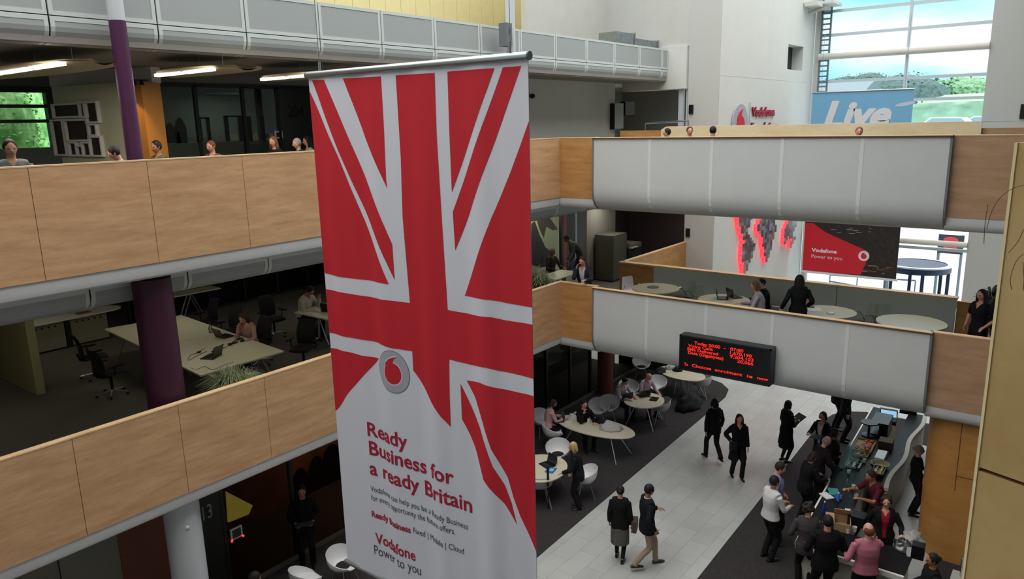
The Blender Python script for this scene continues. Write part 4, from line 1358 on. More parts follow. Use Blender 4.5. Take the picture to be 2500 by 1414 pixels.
mb = MB(); mb.box(20.1, 12.62, Z1, 21.9, 12.75, 6.26)
struct(mb.build('wall_corridor_lower', mat('wall_grey_l1', '8a8781', .85)), 'grey wall behind the cabinets on the first storey', 'wall')
mb = MB(); mb.box(21.9, 12.62, Z1, 22.88, 12.75, 6.26)
struct(mb.build('wall_corridor_dark', mat('wall_maroon', '2c1f22', .8)), 'very dark maroon wall right of the cabinets', 'wall')
ca = at_z(1462, 676, Z1)
top = at_y(1466, 566, ca.y).z
r = empty('storage_cabinet', (20.9, 12.2, Z1), label='tall grey-green storage cabinet against the grey corridor wall', cat='cabinet')
MB().box(-.42, -.32, 0.04, .45, .35, top - Z1).build('body', mat('cabinet_grey', '5a5a4e', .6), r)
MB().box(-.41, -.335, .1, .01, -.32, top - Z1 - .04).build('door', mat('cabinet_door', '626255', .6), r)
MB().box(.02, -.335, .1, .44, -.32, top - Z1 - .04).build('door', mat('cabinet_door', '626255', .6), r)
MB().box(-.38, -.28, 0, .4, .3, .04).build('base', M_black, r)
r = empty('photocopier', (21.75, 12.05, Z1), label='dark photocopier with pale tray beside the tall cabinet', cat='photocopier')
MB().box(-.33, -.33, 0.03, .33, .33, .95).build('body', mat('copier_dark', '35372f', .6), r)
MB().box(-.33, -.33, .97, .33, .33, 1.12).build('scanner_lid', mat('copier_lid', '6f705f', .5), r)
MB().box(-.45, -.42, 1.0, -.05, -.3, 1.03).build('paper_tray', mat('tray_cream', 'a9a68c', .5), r)
# small desk by the seated man
a = at_z(1318, 683, 4.34); b = at_z(1372, 655, 4.34)
desk([(17.0, 11.7, 0), (17.0, 12.4, 0), (18.3, 12.4, 0), (18.3, 11.7, 0)], 4.34, 'small pale desk by the seated man, right of the banner')
# wall boxes on the corridor wall, second storey; small fixtures
cy = 12.9
def wallbox(px0, py0, px1, py1, y, name, label, cat, m, d=.12, mi2=None):
    A = at_y(px0, py1, y); B = at_y(px1, py0, y)
    mb = MB(); mb.box(A.x, y - d, A.z, B.x, y, B.z, 0)
    if mi2:
        mb.box(A.x - 0.005, y - d, A.z - .02, A.x, y, B.z, 1)
    o = mb.build(name, [m] + ([mi2] if mi2 else [])); return tag(o, label, cat)
wallbox(1489, 253, 1511, 315, cy, 'notice_board', 'tall pale board with dark edge on the corridor wall', 'board', mat('board_pale', '9c9f98', .6), .18, M_black)
wallbox(1514, 249, 1537, 281, cy, 'wall_box', 'grey square electrical box on the corridor wall', 'wall box', mat('box_grey', '6f7070', .6), .2, M_black)
p = at_y(1543, 277, cy); o = MB().box(-.06, -.06, -.07, .06, 0, .07).build('wall_switch', M_black, loc=p); tag(o, 'small black fitting right of the grey wall box', 'switch')
p = at_y(1294, 235, cy); o = MB().ell((0, -.08, 0), .07, .09, .07).build('camera_dome', M_black, smooth=True, loc=p); tag(o, 'small black dome camera beside the right edge of the banner', 'camera')
p = at_y(1609, 5, 13.6); mb = MB(); mb.tube([(0, 0, 0), (0, -.25, 0)], .03, 8, 1); mb.tube([(-.12, -.25, .03), (.16, -.3, -.03)], .08, 12)
o = mb.build('security_camera', [M_whitepl, M_black], smooth='auto', loc=p); tag(o, 'white security camera high on the grey back wall', 'camera')
for (px, py, pz) in ((1688, 267, 0), (1680, 568, 0)):
    p = at_x(px, py, 22.86); o = MB().box(-.05, -.07, -.14, 0, .07, .14).build('wall_speaker', M_black, loc=p)
    tag(o, 'small black wall box on the narrow side of the white tower, %s' % ('above the upper bridge' if py < 400 else 'between the bridges'), 'speaker')
p = at_x(2499, 272, WX - .1); o = MB().box(-.06, -.2, -.25, 0, .1, .25).build('wall_speaker', M_black, loc=p); tag(o, 'small dark wall box at the right edge of the view', 'speaker')
# ductwork boxes on the third-storey balcony
r = empty('air_duct', (20, 12.3, 10.5), label='galvanised steel air duct standing behind the grey balcony screens', cat='duct')
A = at_y(1483, 80, 11.9); B = at_y(1584, 112, 11.9)
M_galv = mat('galvanised', '8b9599', .35, metal=.6, noise_amt=.2, nscale=9)
mb = MB(); xm = A.x + (B.x - A.x) * .42
part(MB().box(A.x, 11.6, 10.52, xm, 12.2, A.z + .02), 'duct_section', M_galv, r)
part(MB().box(xm + .02, 11.6, 10.52, B.x, 12.2, A.z - .1), 'duct_section', M_galv, r)
mb = MB(); mb.box(xm - .02, 11.56, 10.52, xm + .02, 12.24, A.z + .06); mb.box(B.x, 11.56, 10.52, B.x + .05, 12.24, A.z - .06)
part(mb, 'flange', M_steel, r)
# speaker box on the far white column
p = at_y(1236, 95, 10.9); q = at_y(1236, 76, 10.9)
o = MB().box(-.14, -.1, -.25, .09, .1, .25).build('wall_speaker', mat('spk_grey', '6b6f72', .5), loc=(p.x, 10.9, (p.z + q.z) / 2)); tag(o, 'grey speaker box fixed to the white column above the banner', 'speaker')

# ================================================================ ground floor, left: glazed front
GY0 = 12.15
r = empty('wall_glass_ground', (8, GY0, 0)); struct(r, 'dark glazed ground-floor front, numbered 013', 'glass partition')
x013a, x013b = at_y(478, 1300, GY0).x, at_y(548, 1300, GY0).x
part(MB().box(x013b, GY0, 0.02, 22.8, GY0 + .012, 2.66), 'pane', glass('ground_glass', (.62, .6, .56), .10), r)
mb = MB()
x = x013b
for x in [x013b] + [at_y(p, 1200, GY0).x for p in (712,)] + [at_y(p_, 1000, GY0).x for p_ in (1335, 1392, 1440)] + [11, 13, 21]:
    mb.box(x - .035, GY0 - .04, 0, x + .035, GY0 + .05, 2.66)
mb.box(x013b, GY0 - .04, 2.62, 22.8, GY0 + .05, 2.66)
part(mb, 'frame', M_dark, r)
part(MB().box(x013b, GY0 - .06, 0.012, 22.8, GY0 - .02, .10), 'kick_plate', mat('kick_beige', '5b574c', .6), r)
part(MB().box(x013a - .3, GY0 - .03, 0.012, x013b, GY0 + .05, 2.66), 'door_panel', mat('panel_013', '22241f', .5), r)
a = at_y(474, 1272, GY0 - .04); b = at_y(521, 1272, GY0 - .04)
mb = MB(); letter(mb, '013', (a.x, GY0 - .04, at_y(500, 1270, GY0 - .04).z), U2, V2, b.x - a.x, .27, 0, .01)
part(mb, 'room_number', mat('number_grey', '8b8d88', .5), r, fix=False)
mb = MB(); xa = -2; xb_ = at_y(292, 1350, GY0).x; xc = at_y(405, 1350, GY0).x
mb.box(xa, GY0, 0.012, xb_, GY0 + .1, 2.66, 0); mb.box(xb_, GY0 - .02, 0.012, x013a - .3, GY0 + .1, 2.66, 1)
for xx in (at_y(145, 1400, GY0).x,):
    mb.box(xx, GY0 - .01, 0, xx + .015, GY0, 2.66, 2)
struct(mb.build('wall_ground_left', [mat('wall_ground_grey', '85827a', .85), mat('wall_redbrown', '7a4a3c', .7), M_gap]), 'grey and red-brown wall panels at the lower left', 'wall')
p = at_y(578, 1302, GY0 - .06)
r = empty('door_reader', p, label='small white-framed door panel with two red lights beside number 013', cat='door panel')
MB().box(-.12, 0, -.11, .12, .03, .12).build('frame', M_whitepl, r)
MB().box(-.09, -.005, -.08, .09, 0, .09).build('screen', mat('reader_screen', '3c4450', .3), r)
for s_ in (-1, 1):
    MB().ell((s_ * .12, -.01, -.11), .02, .02, .02, 8, 6).build('indicator_light', mat('led_dot', 'ff3030', emit='ff2030', estr=6), r, smooth=True)
# inside: warm curved timber wall with oval openings, glowing panel for a yellow reflection
IY = 14.2
r = empty('wall_inner_ground', (9, IY, 0)); struct(r, 'dim brown wall with tall oval openings behind the glass', 'wall')
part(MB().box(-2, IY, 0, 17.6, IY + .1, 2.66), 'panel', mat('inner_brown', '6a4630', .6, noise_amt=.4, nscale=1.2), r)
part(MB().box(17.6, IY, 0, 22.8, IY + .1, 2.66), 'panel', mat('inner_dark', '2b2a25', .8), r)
mb = MB()
for (cx_, cy_, w_, h_) in ((735, 1192, 24, 44), (775, 1168, 26, 50), (812, 1138, 30, 50)):
    P_ = at_y(cx_, cy_, IY - .01)
    rx = w_ / 95; rz_ = h_ / 85
    mb.poly([(P_.x + rx * cos(t), P_.y, P_.z + rz_ * sin(t)) for t in [2 * pi * k / 24 for k in range(24)]])
part(mb, 'oval_opening', M_black, r, fix=False)
o = MB().prism([at_y(x_, y_, 13.2) for x_, y_ in ((553, 1201), (617, 1234), (608, 1256), (558, 1276))], (0, .04, 0)).build('board_reflection', mat('reflection_yellow', 'e0cf6e', .5, emit='d8c455', estr=.3)); tag(o, 'yellow board reflection next to door 013, built as a glowing panel', 'board')  # glowing panel behind the glass stands in for a reflected board
for (x, y, e) in ((4.9, 13, 50), (7.1, 12.2, 40), (9.2, 12.3, 40), (11.5, 17.6, 45), (20.6, 13.6, 0)):  # added fill lights near the rafts and in the meeting room
    L = bpy.data.lights.new('office_fill', 'AREA'); L.energy = e; L.size = 1.0; L.color = (1, .93, .82)
    lo = bpy.data.objects.new('office_fill', L); COL.objects.link(lo); lo.location = (x - .3, y, 9.58)
L = bpy.data.lights.new('room_fill', 'AREA'); L.energy = 28; L.size = 1.2; L.color = (1, .62, .35)  # added warm fill that makes the brown oval wall visible
lo = bpy.data.objects.new('room_fill', L); COL.objects.link(lo); lo.location = (10.5, 13.3, 2.6)

L = bpy.data.lights.new('corridor_fill', 'AREA'); L.energy = 40; L.size = .8; L.color = (1, .95, .8)  # two added fills that brighten the mural and corridor
lo = bpy.data.objects.new('corridor_fill', L); COL.objects.link(lo); lo.location = (20.8, 14.6, 6.1)
L = bpy.data.lights.new('corridor_fill', 'AREA'); L.energy = 14; L.size = .8; L.color = (1, .95, .8)
lo = bpy.data.objects.new('corridor_fill', L); COL.objects.link(lo); lo.location = (20.6, 12.0, 6.1)
# unseen glowing panels added under the first-storey ceiling to brighten the office
def glow_panel(x, y, z, w, e, label, group):
    o = MB().box(-w / 2, -.1, -.01, w / 2, .1, 0.0).build('ceiling_light', mat('panel_fill_glow', 'fff2e0', emit='fff0dc', estr=e), loc=(x, y, z)); tag(o, label + (', ' + ['nearest the balcony', 'over the middle of the desk island', 'before the back glazing', 'by the cream partition', 'behind the banner', 'over the counter desk', 'by the corner balcony', 'before the mural'][dl_n.append(0) or len(dl_n) - 1]), 'ceiling light', group)
dl_n = []
for (x, y) in ((7.5, 12.9), (8.3, 16.2), (12.5, 16.5), (3.5, 14.5), (12.0, 13.0), (5.5, 18.5), (18.5, 13.2)):
    glow_panel(x, y, 6.255, 1.1, 13.0, 'unseen glowing panel added over the first-storey desks', 'added glow panels of the first storey')
# ================================================================ ground-floor tables and chairs
M_top = mat('table_cream', 'cfc9b4', 0.3)
def fit_ellipse(pts):
    """centre, half-length, half-width and heading of table outline points"""
    c = sum((Vector((p[0], p[1])) for p in pts), Vector((0, 0))) / len(pts)
    best = None
    for k in range(36):
        a = pi * k / 36; u = Vector((cos(a), sin(a))); v = Vector((-sin(a), cos(a)))
        U = [(Vector((p[0], p[1])) - c).dot(u) for p in pts]; W = [(Vector((p[0], p[1])) - c).dot(v) for p in pts]
        L = max(U) - min(U); Wd = max(W) - min(W)
        if best is None or L * Wd < best[0]:
            best = (L * Wd, a, L / 2, Wd / 2, c + u * (max(U) + min(U)) / 2 + v * (max(W) + min(W)) / 2)
    return best[4], best[2], best[3], best[1]
def oval_table(c, a, b, ang, label, name='table', z=0.0, p=2.0, group='pale oval tables on the ground floor', spread=.75, m=None, nleg=4):
    r = empty(name, (c[0], c[1], z), ang, label, 'table', group)
    pts = [(a * math.copysign(abs(cos(t)) ** (2 / p), cos(t)), b * math.copysign(abs(sin(t)) ** (2 / p), sin(t)), .715) for t in [2 * pi * k / 48 for k in range(48)]]
    MB().prism(pts, (0, 0, .025)).build('tabletop', m or M_top, r, smooth='auto')
    if nleg == 4:
        for sx in (-1, 1):
            for sy in (-1, 1):
                MB().tube([(sx * a * .45, sy * b * .25, .715), (sx * a * spread, sy * b * .72, 0.014)], 0.016, 8).build('leg', M_steel, r, smooth='auto')
    else:
        MB().lathe([(.25, .012), (.25, .02), (.04, .035), (.03, .1), (.03, .7), (.12, .715)], n=24).build('leg', M_steel, r, smooth='auto')
    return r
T = {}
T['T1'] = oval_table((13.15, 9.55), .72, .62, .3, 'round cream table with laptop and blue folder, right of the banner', p=2.2)
c, a, b, g = fit_ellipse([(15.92, 10.9), (16.34, 10.7), (16.59, 9.93), (16.35, 9.03), (16.06, 8.67), (15.73, 8.69), (15.44, 9.11), (15.45, 9.87), (15.66, 10.52)])
T['T2'] = oval_table((15.98, 9.78), 1.15, .56, pi / 2 + .02, 'long oval cream table with a white cloth and dark bag')
T['T3'] = oval_table((18.42, 9.62), .64, .58, .2, 'round cream table where two men work at laptops')
T['T4'] = oval_table((21.2, 9.75), .85, .55, 1.3, 'cream table heaped with dark items beneath the message board')
T['T0'] = oval_table((8.6, 10.3), .7, .6, 0, 'cream table at the very bottom edge, hidden below the banner') if False else None

M_cush = mat('cushion_black', '16171d', .8)
def bucket_chair(loc, rz, label, group='white bucket chairs on the ground floor', cushion=True, m=None, ribs=True, big=1.0):
    """shell chair, opening toward local +X"""
    r = empty('bucket_chair', loc, rz, label, 'chair', group)
    nu, nv = 14, 36
    V = []
    for i in range(nu + 1):
        u = i / nu
        for k in range(nv):
            t = 2 * pi * k / nv
            back = (0.5 - 0.5 * cos(t)) ** 0.8          # 0 at the front, 1 at the back
            wall = 0.05 + 0.28 * back
            if u < .45:
                rr = .175 * u / .45; zz = .43 + .008 * (u / .45) ** 2
            else:
                w = (u - .45) / .55
                rr = .175 + (.08 + .03 * back) * (1 - (1 - w) ** 2.2); zz = .438 + wall * w ** 1.35 - (0.03 * w if back < .1 else 0)
                if ribs: rr += .004 * sin(w * 26)
            V.append((rr * cos(t) * 1.02, rr * sin(t) * 1.12, zz))
    F = [(i * nv + k, i * nv + (k + 1) % nv, (i + 1) * nv + (k + 1) % nv, (i + 1) * nv + k) for i in range(nu) for k in range(nv)]
    mb = MB(); mb.add(V, F)
    mb.add([(x * 1.035, y * 1.035, z - .012) for x, y, z in V], [tuple(reversed(f)) for f in F])
    n0 = (nu) * nv; n1 = len(V) + n0
    mb.f += [(n0 + k, n0 + (k + 1) % nv, n1 + (k + 1) % nv, n1 + k) for k in range(nv)]; mb.m += [0] * nv
    mb.build('shell', m or M_whitepl, r, smooth='auto', fix=False)
    if cushion:
        MB().lathe([(0, .465), (.09, .467), (.13, .459), (.14, .45), (.125, .44)], n=28, sx=1, sy=1.1).build('cushion', M_cush, r, smooth=True)
    for sx, sy in ((1, 1), (1, -1), (-1, 1), (-1, -1)):
        MB().tube([(sx * .09, sy * .11, .43), (sx * .2, sy * .21, 0.014)], 0.011, 8).build('leg', M_steel, r, smooth='auto')
    return r
M_shade = mat('plastic_grey_white', 'b4b6b8', .35)
CH = [  # seat centre pixel, heading target (x,y), label, cushion
    ((838, 1380), (8.3, 9.0), 'white ribbed bucket chair touching the bottom left corner of the banner', True, 9.2),
    ((748, 1420), (8.9, 10.6), 'white ribbed bucket chair cut off by the bottom edge, left of the banner', False, 0),
    ((1350, 1060), (15.98, 10.2), 'white bucket chair pulled up to the near side of the long oval table', False, 0),
    ((1322, 1030), (15.7, 10.9), 'white bucket chair the woman in pink sits on', False, 0),
    ((1362, 1108), (13.3, 9.4), 'white bucket chair with dark oval cushion behind the laptop table', True, 0),
    ((1428, 1170), (13.1, 9.4), 'white bucket chair right of the blond woman', False, 0),
    ((1487, 996), (16.3, 9.6), 'pale bucket chair at the far side of the long oval table', False, 0),
    ((1462, 1003), (16.2, 10.0), 'narrow-looking pale chair behind the dark seated person', False, 0),
    ((1612, 998), (18.42, 9.62), 'pale bucket chair on the right of the two-laptop table', False, 0),
    ((1566, 895), (20.2, 10.6), 'white lounge chair with black oval cushion under the bridge', True, 0),
    ((1603, 945), (18.42, 9.62), 'white bucket chair the bald man in pink sits on', False, 0),
    ((1535, 955), (18.42, 9.62), 'bucket chair the man in the pale shirt sits on', False, 0),
    ((1655, 925), (21.2, 9.75), 'pale bucket chair with thin legs in front of the cluttered table', False, 0),
    ((1714, 938), (21.2, 9.75), 'grey bucket chair standing alone on the carpet below the message board', False, 0),
    ((1318, 1185), (13.15, 9.55), 'bucket chair at the near side of the laptop table, beside the banner', False, 0),
]
for (px, tgt, lb, cu, zz) in CH:
    p = at_z(px[0], px[1], .46)
    bucket_chair((p.x, p.y, .012), dirto((p.x, p.y), tgt), lb, cushion=cu, m=(M_whitepl if ('white' in lb) else M_shade))
p = at_z(1388, 1050, .46)

# things on the tables
laptop(at_z(1345, 1133, .742), radians(-20), 'open black laptop on the round table beside the banner', 105)
o = MB().box(-.14, -.1, 0, .14, .1, .015).build('folder', mat('folder_blue', '2f6ea8', .5), loc=at_z(1345, 1149, .741), rotz=.2); tag(o, 'blue folder on the round table beside the banner', 'folder')
o = MB().box(-.07, -.045, .0, .07, .045, .008).build('card', mat('card_pale', '9dc6e0', .5), loc=at_z(1347, 1148, .757), rotz=.2); tag(o, 'pale blue card lying on the blue folder', 'card')
cup(at_z(1357, 1131, .741), 'paper cup with brown lid beside the laptop near the banner', mat('cup_brown', '8d7766', .6))
o = MB().tube([(0, 0, 0.012), (0, 0, 1.05)], .012, 8).tube([(0, 0, .6), (0, 0, 1.02)], .03, 10).build('umbrella', M_black, smooth='auto', loc=(12.75, 9.05, 0)); tag(o, 'furled black umbrella standing at the near edge of the round table', 'umbrella')
for k, (px, py, w) in enumerate(((1378, 1022, .12), (1397, 1017, .1), (1409, 1012, .09), (1388, 1034, .1))):
    o = MB().box(-w, -.05, 0, w, .05, .05).build('paper_bag' if k < 2 else 'napkin', M_whitepl, loc=at_z(px, py, .742), rotz=k * .8)
    tag(o, 'crumpled white %s on the long oval table, ' % ('bag' if k < 2 else 'napkin') + ['nearest the woman in pink', 'behind the first bag', 'upright by the dark sitter', 'on the edge'][k], 'bag' if k < 2 else 'napkin')
cup(at_z(1437, 1033, .741), 'white paper cup in the middle of the long oval table', None, .11)
laptop(at_z(1372, 1026, .742), radians(-42), 'black laptop used by the seated woman in pink', 100)
def crumple(loc, sx, sy, sz, m, name, label, cat, seed=1, rz=0):
    mb = MB(); rnd = random.Random(seed); n, mm = 18, 9
    V = []
    for i in range(mm + 1):
        for k in range(n):
            t = 2 * pi * k / n; ph = pi / 2 * i / mm
            d = Vector((cos(t) * cos(ph), sin(t) * cos(ph), sin(ph)))
            q = 1 + .35 * noise.noise(d * 2.5 + Vector((seed * 3.1, 0, 0))) + .15 * noise.noise(d * 7)
            V.append((d.x * sx * q, d.y * sy * q, max(0.002, d.z * sz * q)))
    F = [(i * n + k, i * n + (k + 1) % n, (i + 1) * n + (k + 1) % n, (i + 1) * n + k) for i in range(mm) for k in range(n)]
    F.append(tuple(range(n - 1, -1, -1)))
    mb.add(V, F)
    o = mb.build(name, m, smooth=True, loc=loc, rotz=rz); return tag(o, label, cat)
crumple(at_z(1490, 1049, .742), .30, .17, .2, mat('cloth_grey', 'b5b3b4', .9), 'folded_jumper', 'crumpled pale grey jumper on the long oval table', 'clothing', 3, -1.1)
crumple(at_z(1470, 1034, .742), .34, .12, .13, M_cush, 'dark_scarf', 'dark folded bag lying beside the pale jumper', 'bag', 5, 1.1)
laptop(at_z(1530, 975, .742), radians(-122), 'black laptop of the man in the pale shirt', 108)
laptop(at_z(1574, 969, .742), radians(-125), 'black laptop of the bald man in pink', 108)
o = MB().box(-.15, -.11, 0, .15, .11, .02).build('notebook', M_black, loc=at_z(1597, 975, .742), rotz=.2); tag(o, 'black notebook on the right edge of the two-laptop table', 'notebook')
for k, (px, py, s_) in enumerate(((1612, 908, .22), (1635, 900, .16), (1655, 905, .18))):
    crumple(at_z(px, py, .742), s_, .15, .14, M_cush if k != 1 else mat('cloth_grey', 'b5b3b4', .9), 'bag', ['black bag on the left of the cluttered table', 'pale bag in the middle of the cluttered table', 'black coat on the right of the cluttered table'][k], 'bag', 11 + k)
o = crumple((20.3, 9.1, .013), .5, .35, .5, M_cush, 'coat_heap', 'black coats heaped over a seat below the message board', 'coats', 21)

# ================================================================ serving counter
M_cfront = mat('counter_front', 'c4c2b6', .5)
M_ctop = mat('counter_black', '151517', .5, spec=.15)
M_cglass = glass('counter_glass', (.85, .92, .9), .03)
r = empty('serving_counter', (17, 3.5, 0), label='long black-topped serving counter with pale front, turning a corner at the near end', cat='counter')
def cside(mb, pts, z0, z1, mi=0):
    mb.prism([(x, y, z0) for x, y in pts], (0, 0, z1 - z0), mi)
mb = MB(); cside(mb, [(13.15, 1.85), (13.85, 1.85), (13.85, 3.05), (20.9, 3.45), (20.9, 3.98), (15.7, 3.70), (13.15, 3.55)], 0.014, .90)
part(mb, 'front_panel', M_cfront, r)
mb = MB(); cside(mb, [(13.08, 1.8), (13.9, 1.8), (13.9, 3.02), (20.95, 3.42), (20.95, 4.03), (15.7, 3.76), (13.08, 3.60)], .90, .95)
part(mb, 'worktop', M_ctop, r)
mb = MB(); mb.box(13.02, 1.8, .84, 13.08, 3.62, .93); mb.prism([(13.08, 3.60, .87), (15.7, 3.76, .87), (20.95, 4.03, .87), (20.95, 4.07, .87), (15.7, 3.80, .87), (13.08, 3.65, .87)], (0, 0, .06))
part(mb, 'edge_strip', mat('edge_white', 'e2e2dc', .4), r)
mb = MB(); mb.prism([(15.6, 3.72, 1.20), (17.7, 3.83, 1.20), (17.7, 3.47, 1.22), (15.6, 3.36, 1.22)], (0, 0, .012))
mb.prism([(15.6, 3.70, .96), (17.7, 3.81, .96), (17.7, 3.82, .96), (15.6, 3.71, .96)], (0, 0, .24))
part(mb, 'glass_guard', M_cglass, r)
mb = MB()
for x in (15.65, 16.65, 17.65):
    y = 3.38 + (x - 15.6) * .052
    mb.tube([(x, y, .95), (x, y, 1.21)], .012, 8)
part(mb, 'post', M_chrome, r)
# rear counter with wavy white edge
r = empty('rear_counter', (18.5, 3, 0), label='rear counter with wavy white edge behind the serving counter', cat='counter')
n = 24
edge = [(16.2 + 5.0 * k / n, 2.72 + .045 * sin(k * .55) + .06 * (k / n)) for k in range(n + 1)]
inner = [(16.2 + 5.0 * k / n, 3.02 + .035 * k / n * 5.0) for k in range(n + 1)]
mb = MB(); mb.prism([(x, y, .014) for x, y in edge] + [(x, y, .014) for x, y in reversed(inner)], (0, 0, .86))
part(mb, 'base', M_cfront, r)
mb = MB(); mb.prism([(x, y - .02, .874) for x, y in edge] + [(x, y, .874) for x, y in reversed(inner)], (0, 0, .02), 0)
part(mb, 'worktop', M_ctop, r)
mb = MB(); mb.prism([(x, y - .03, .87) for x, y in edge] + [(x, y + .06, .87) for x, y in reversed(edge)], (0, 0, .10))
part(mb, 'raised_edge', mat('edge_beige', 'a9a59a', .5), r)

# food and equipment
zc = .952
def blk(px, py, w, d, h, m, name, label, cat, z=zc, rz=0.05, group=None, r0=None):
    p = at_z(px, py, z)
    o = MB().box(-w / 2, -d / 2, 0, w / 2, d / 2, h).build(name, m, loc=p, rotz=rz); return tag(o, label, cat, group)
def tray(px, py, w, d, m, label, fill=None, z=zc, rz=.05, name='tray', n=0, seed=2, h=.05):
    p = at_z(px, py, z)
    r = empty(name, p, rz, label, 'tray')
    mb = MB(); t = .012
    mb.box(-w / 2, -d / 2, 0, w / 2, d / 2, t)
    for b_ in ((-w / 2, -d / 2, w / 2, -d / 2 + t), (-w / 2, d / 2 - t, w / 2, d / 2), (-w / 2, -d / 2, -w / 2 + t, d / 2), (w / 2 - t, -d / 2, w / 2, d / 2)):
        mb.box(b_[0], b_[1], t, b_[2], b_[3], h)
    mb.build('dish', m, r)
    return r, p
def lumps(r, p, w, d, cols, label, cat, name, n=8, s=.05, seed=4, group=None):
    rnd = random.Random(seed)
    c0 = cos(r.rotation_euler.z); s0 = sin(r.rotation_euler.z)
    ms = [mat('food_' + c, c, .5) for c in cols]
    for k in range(n):
        nx = max(1, int(round(sqrt(n * w / d)))); ix, iy = k % nx, k // nx; ny_ = max(1, -(-n // nx))
        x = (-.5 + (ix + .5) / nx) * w * .85; y = (-.5 + (iy + .5) / ny_) * d * .85
        mb = MB(); ss = s * rnd.uniform(.85, 1.1)
        mb.ell((0, 0, ss * .6), ss, ss * .8, ss * .6, 12, 8)
        o = mb.build(name, ms[k % len(ms)], smooth=True, loc=(p.x + x * c0 - y * s0, p.y + x * s0 + y * c0, p.z + .013), rotz=rnd.uniform(0, 3))
        tag(o, label.replace('orange and red', ('bright orange', 'deep red', 'amber')[k % len(ms)]) if 'orange' in label else label, cat, group)
M_box = mat('kraft_box', 'a98f6c', .7)
M_tan = mat('bread_tray', '8d7c55', .6)
r, p = tray(2109, 1091, .75, .42, M_tan, 'tray of orange and red snack packets on the glass-topped counter', z=1.0)
lumps(r, p, .75, .42, ('d9662a', 'c7431f', 'e08b3a'), 'orange and red snack packet in the big tray on the counter', 'snack', 'snack_packet', 12, .055, 5, 'snack packets in the big tray')
r, p = tray(2105, 1108, .5, .3, M_tan, 'shallow tan tray of pale buns in front of the orange snacks', z=.97)
lumps(r, p, .5, .3, ('c9b26a', 'd8c98f'), 'pale bun in the shallow tan tray', 'bun', 'bun', 6, .045, 6, 'buns in the shallow tray')
r, p = tray(2085, 1135, .45, .3, mat('tray_steel', '6a706e', .3, metal=.5), 'steel tray of dark food under the glass guard', z=.96)
lumps(r, p, .45, .3, ('5a3a22', '6e4a2a'), 'dark pastry in the steel tray', 'pastry', 'pastry', 6, .045, 7, 'dark pastries under the glass')
r, p = tray(2145, 1152, .45, .24, M_dark, 'dark tray of yellow sandwiches at the servers side', z=.96)
lumps(r, p, .45, .24, ('e3c66a', 'd9b24f', 'efe3b0'), 'yellow sandwich wrapped in film on the dark tray', 'sandwich', 'sandwich', 8, .04, 8, 'yellow sandwiches on the dark tray')
for k, (px, py) in enumerate(((2110, 1128), (2072, 1155), (2119, 1172))):
    cup(at_z(px, py, zc + .02), ['small white cup under the glass guard, far one', 'small white cup under the glass guard, middle one', 'small white cup by the yellow sandwiches'][k], None, .07)
blk(2150, 1121, .5, .2, .12, M_whitepl, 'bread_bin', 'white oblong bin on the rear counter', 'bin', .9)
o = MB().lathe([(0, .01), (.14, .01), (.2, .09), (.19, .09), (.13, .02), (0, .02)], n=24).build('bowl', mat('bowl_cream', 'a9a694', .5), smooth='auto', loc=at_z(2148, 1140, .9)); tag(o, 'large cream bowl on the rear counter', 'bowl')
blk(2162, 1095, .32, .3, .22, mat('basket', '4c463a', .8), 'basket', 'square dark basket of sundries on the rear counter', 'basket', .9)
r = empty('coffee_machine', at_z(2150, 1058, .9), .05, 'big black coffee machine on the rear counter', 'coffee machine')
MB().box(-.38, -.2, 0, .38, .2, .1).build('base', M_black, r); MB().box(-.38, -.2, .1, .38, .0, .34).build('body', mat('machine_black', '1d2023', .25), r)
MB().box(-.38, -.2, .34, .38, .2, .4).build('top_deck', M_black, r)
for k in (-.25, 0, .25): MB().tube([(k, .1, .34), (k, .1, .26)], .03, 10).build('spout', M_chrome, r)
for k, (px, py, lb) in enumerate(((2168, 1030, 'till with bright screen on the rear counter, left of the two'), (2218, 1006, 'till with bright screen at the far end of the rear counter'))):
    r = empty('till', at_z(px, py, .95), .1, lb, 'till', 'two tills with bright screens')
    MB().box(-.2, -.2, 0, .2, .2, .1).build('base', M_black, r)
    M = Matrix.Translation((0.1, 0, .12)) @ Matrix.Rotation(radians(-35), 4, 'Y')
    mb = MB(); mb.box(-.02, -.2, 0, .02, .2, .3, 0, M); mb.box(-.026, -.18, .02, -.02, .18, .28, 1, M); mb.build('screen', [M_black, mat('till_screen', '9fc9e8', .3, emit='9fd0f5', estr=.9)], r)
# bits on the near black top
blk(2035, 1203, .3, .2, .03, mat('mag_teal', '3f8f8a', .5), 'magazine', 'teal magazine on the black counter corner', 'magazine', rz=.4)
blk(2018, 1212, .26, .18, .02, M_whitepl, 'magazine', 'white leaflet pile beside the teal magazine', 'leaflets', rz=.9)
blk(2046, 1216, .2, .14, .04, mat('mag_blue', '2c4f8a', .5), 'leaflet_box', 'dark blue leaflet box beside the teal magazine', 'box', rz=.2)
def bottle(px, py, label, c1, c2, z=zc, h=.25):
    mb = MB(); mb.lathe([(0, 0), (.035, 0), (.035, h * .6), (.014, h * .78), (.014, h)], n=16, mi=0); mb.lathe([(.017, h * .9), (.017, h), (0, h)], n=12, mi=1)
    o = mb.build('bottle', [c1, c2], smooth='auto', loc=at_z(px, py, z)); tag(o, label, 'bottle')
bottle(2012, 1252, 'blue bottle with white top standing on the counter', mat('bottle_blue', '1f2f8a', .3), M_whitepl)
bottle(2046, 1223, 'small blue and white bottle beside the leaflets', mat('bottle_sky', '3f6fc0', .3), M_whitepl, h=.18)
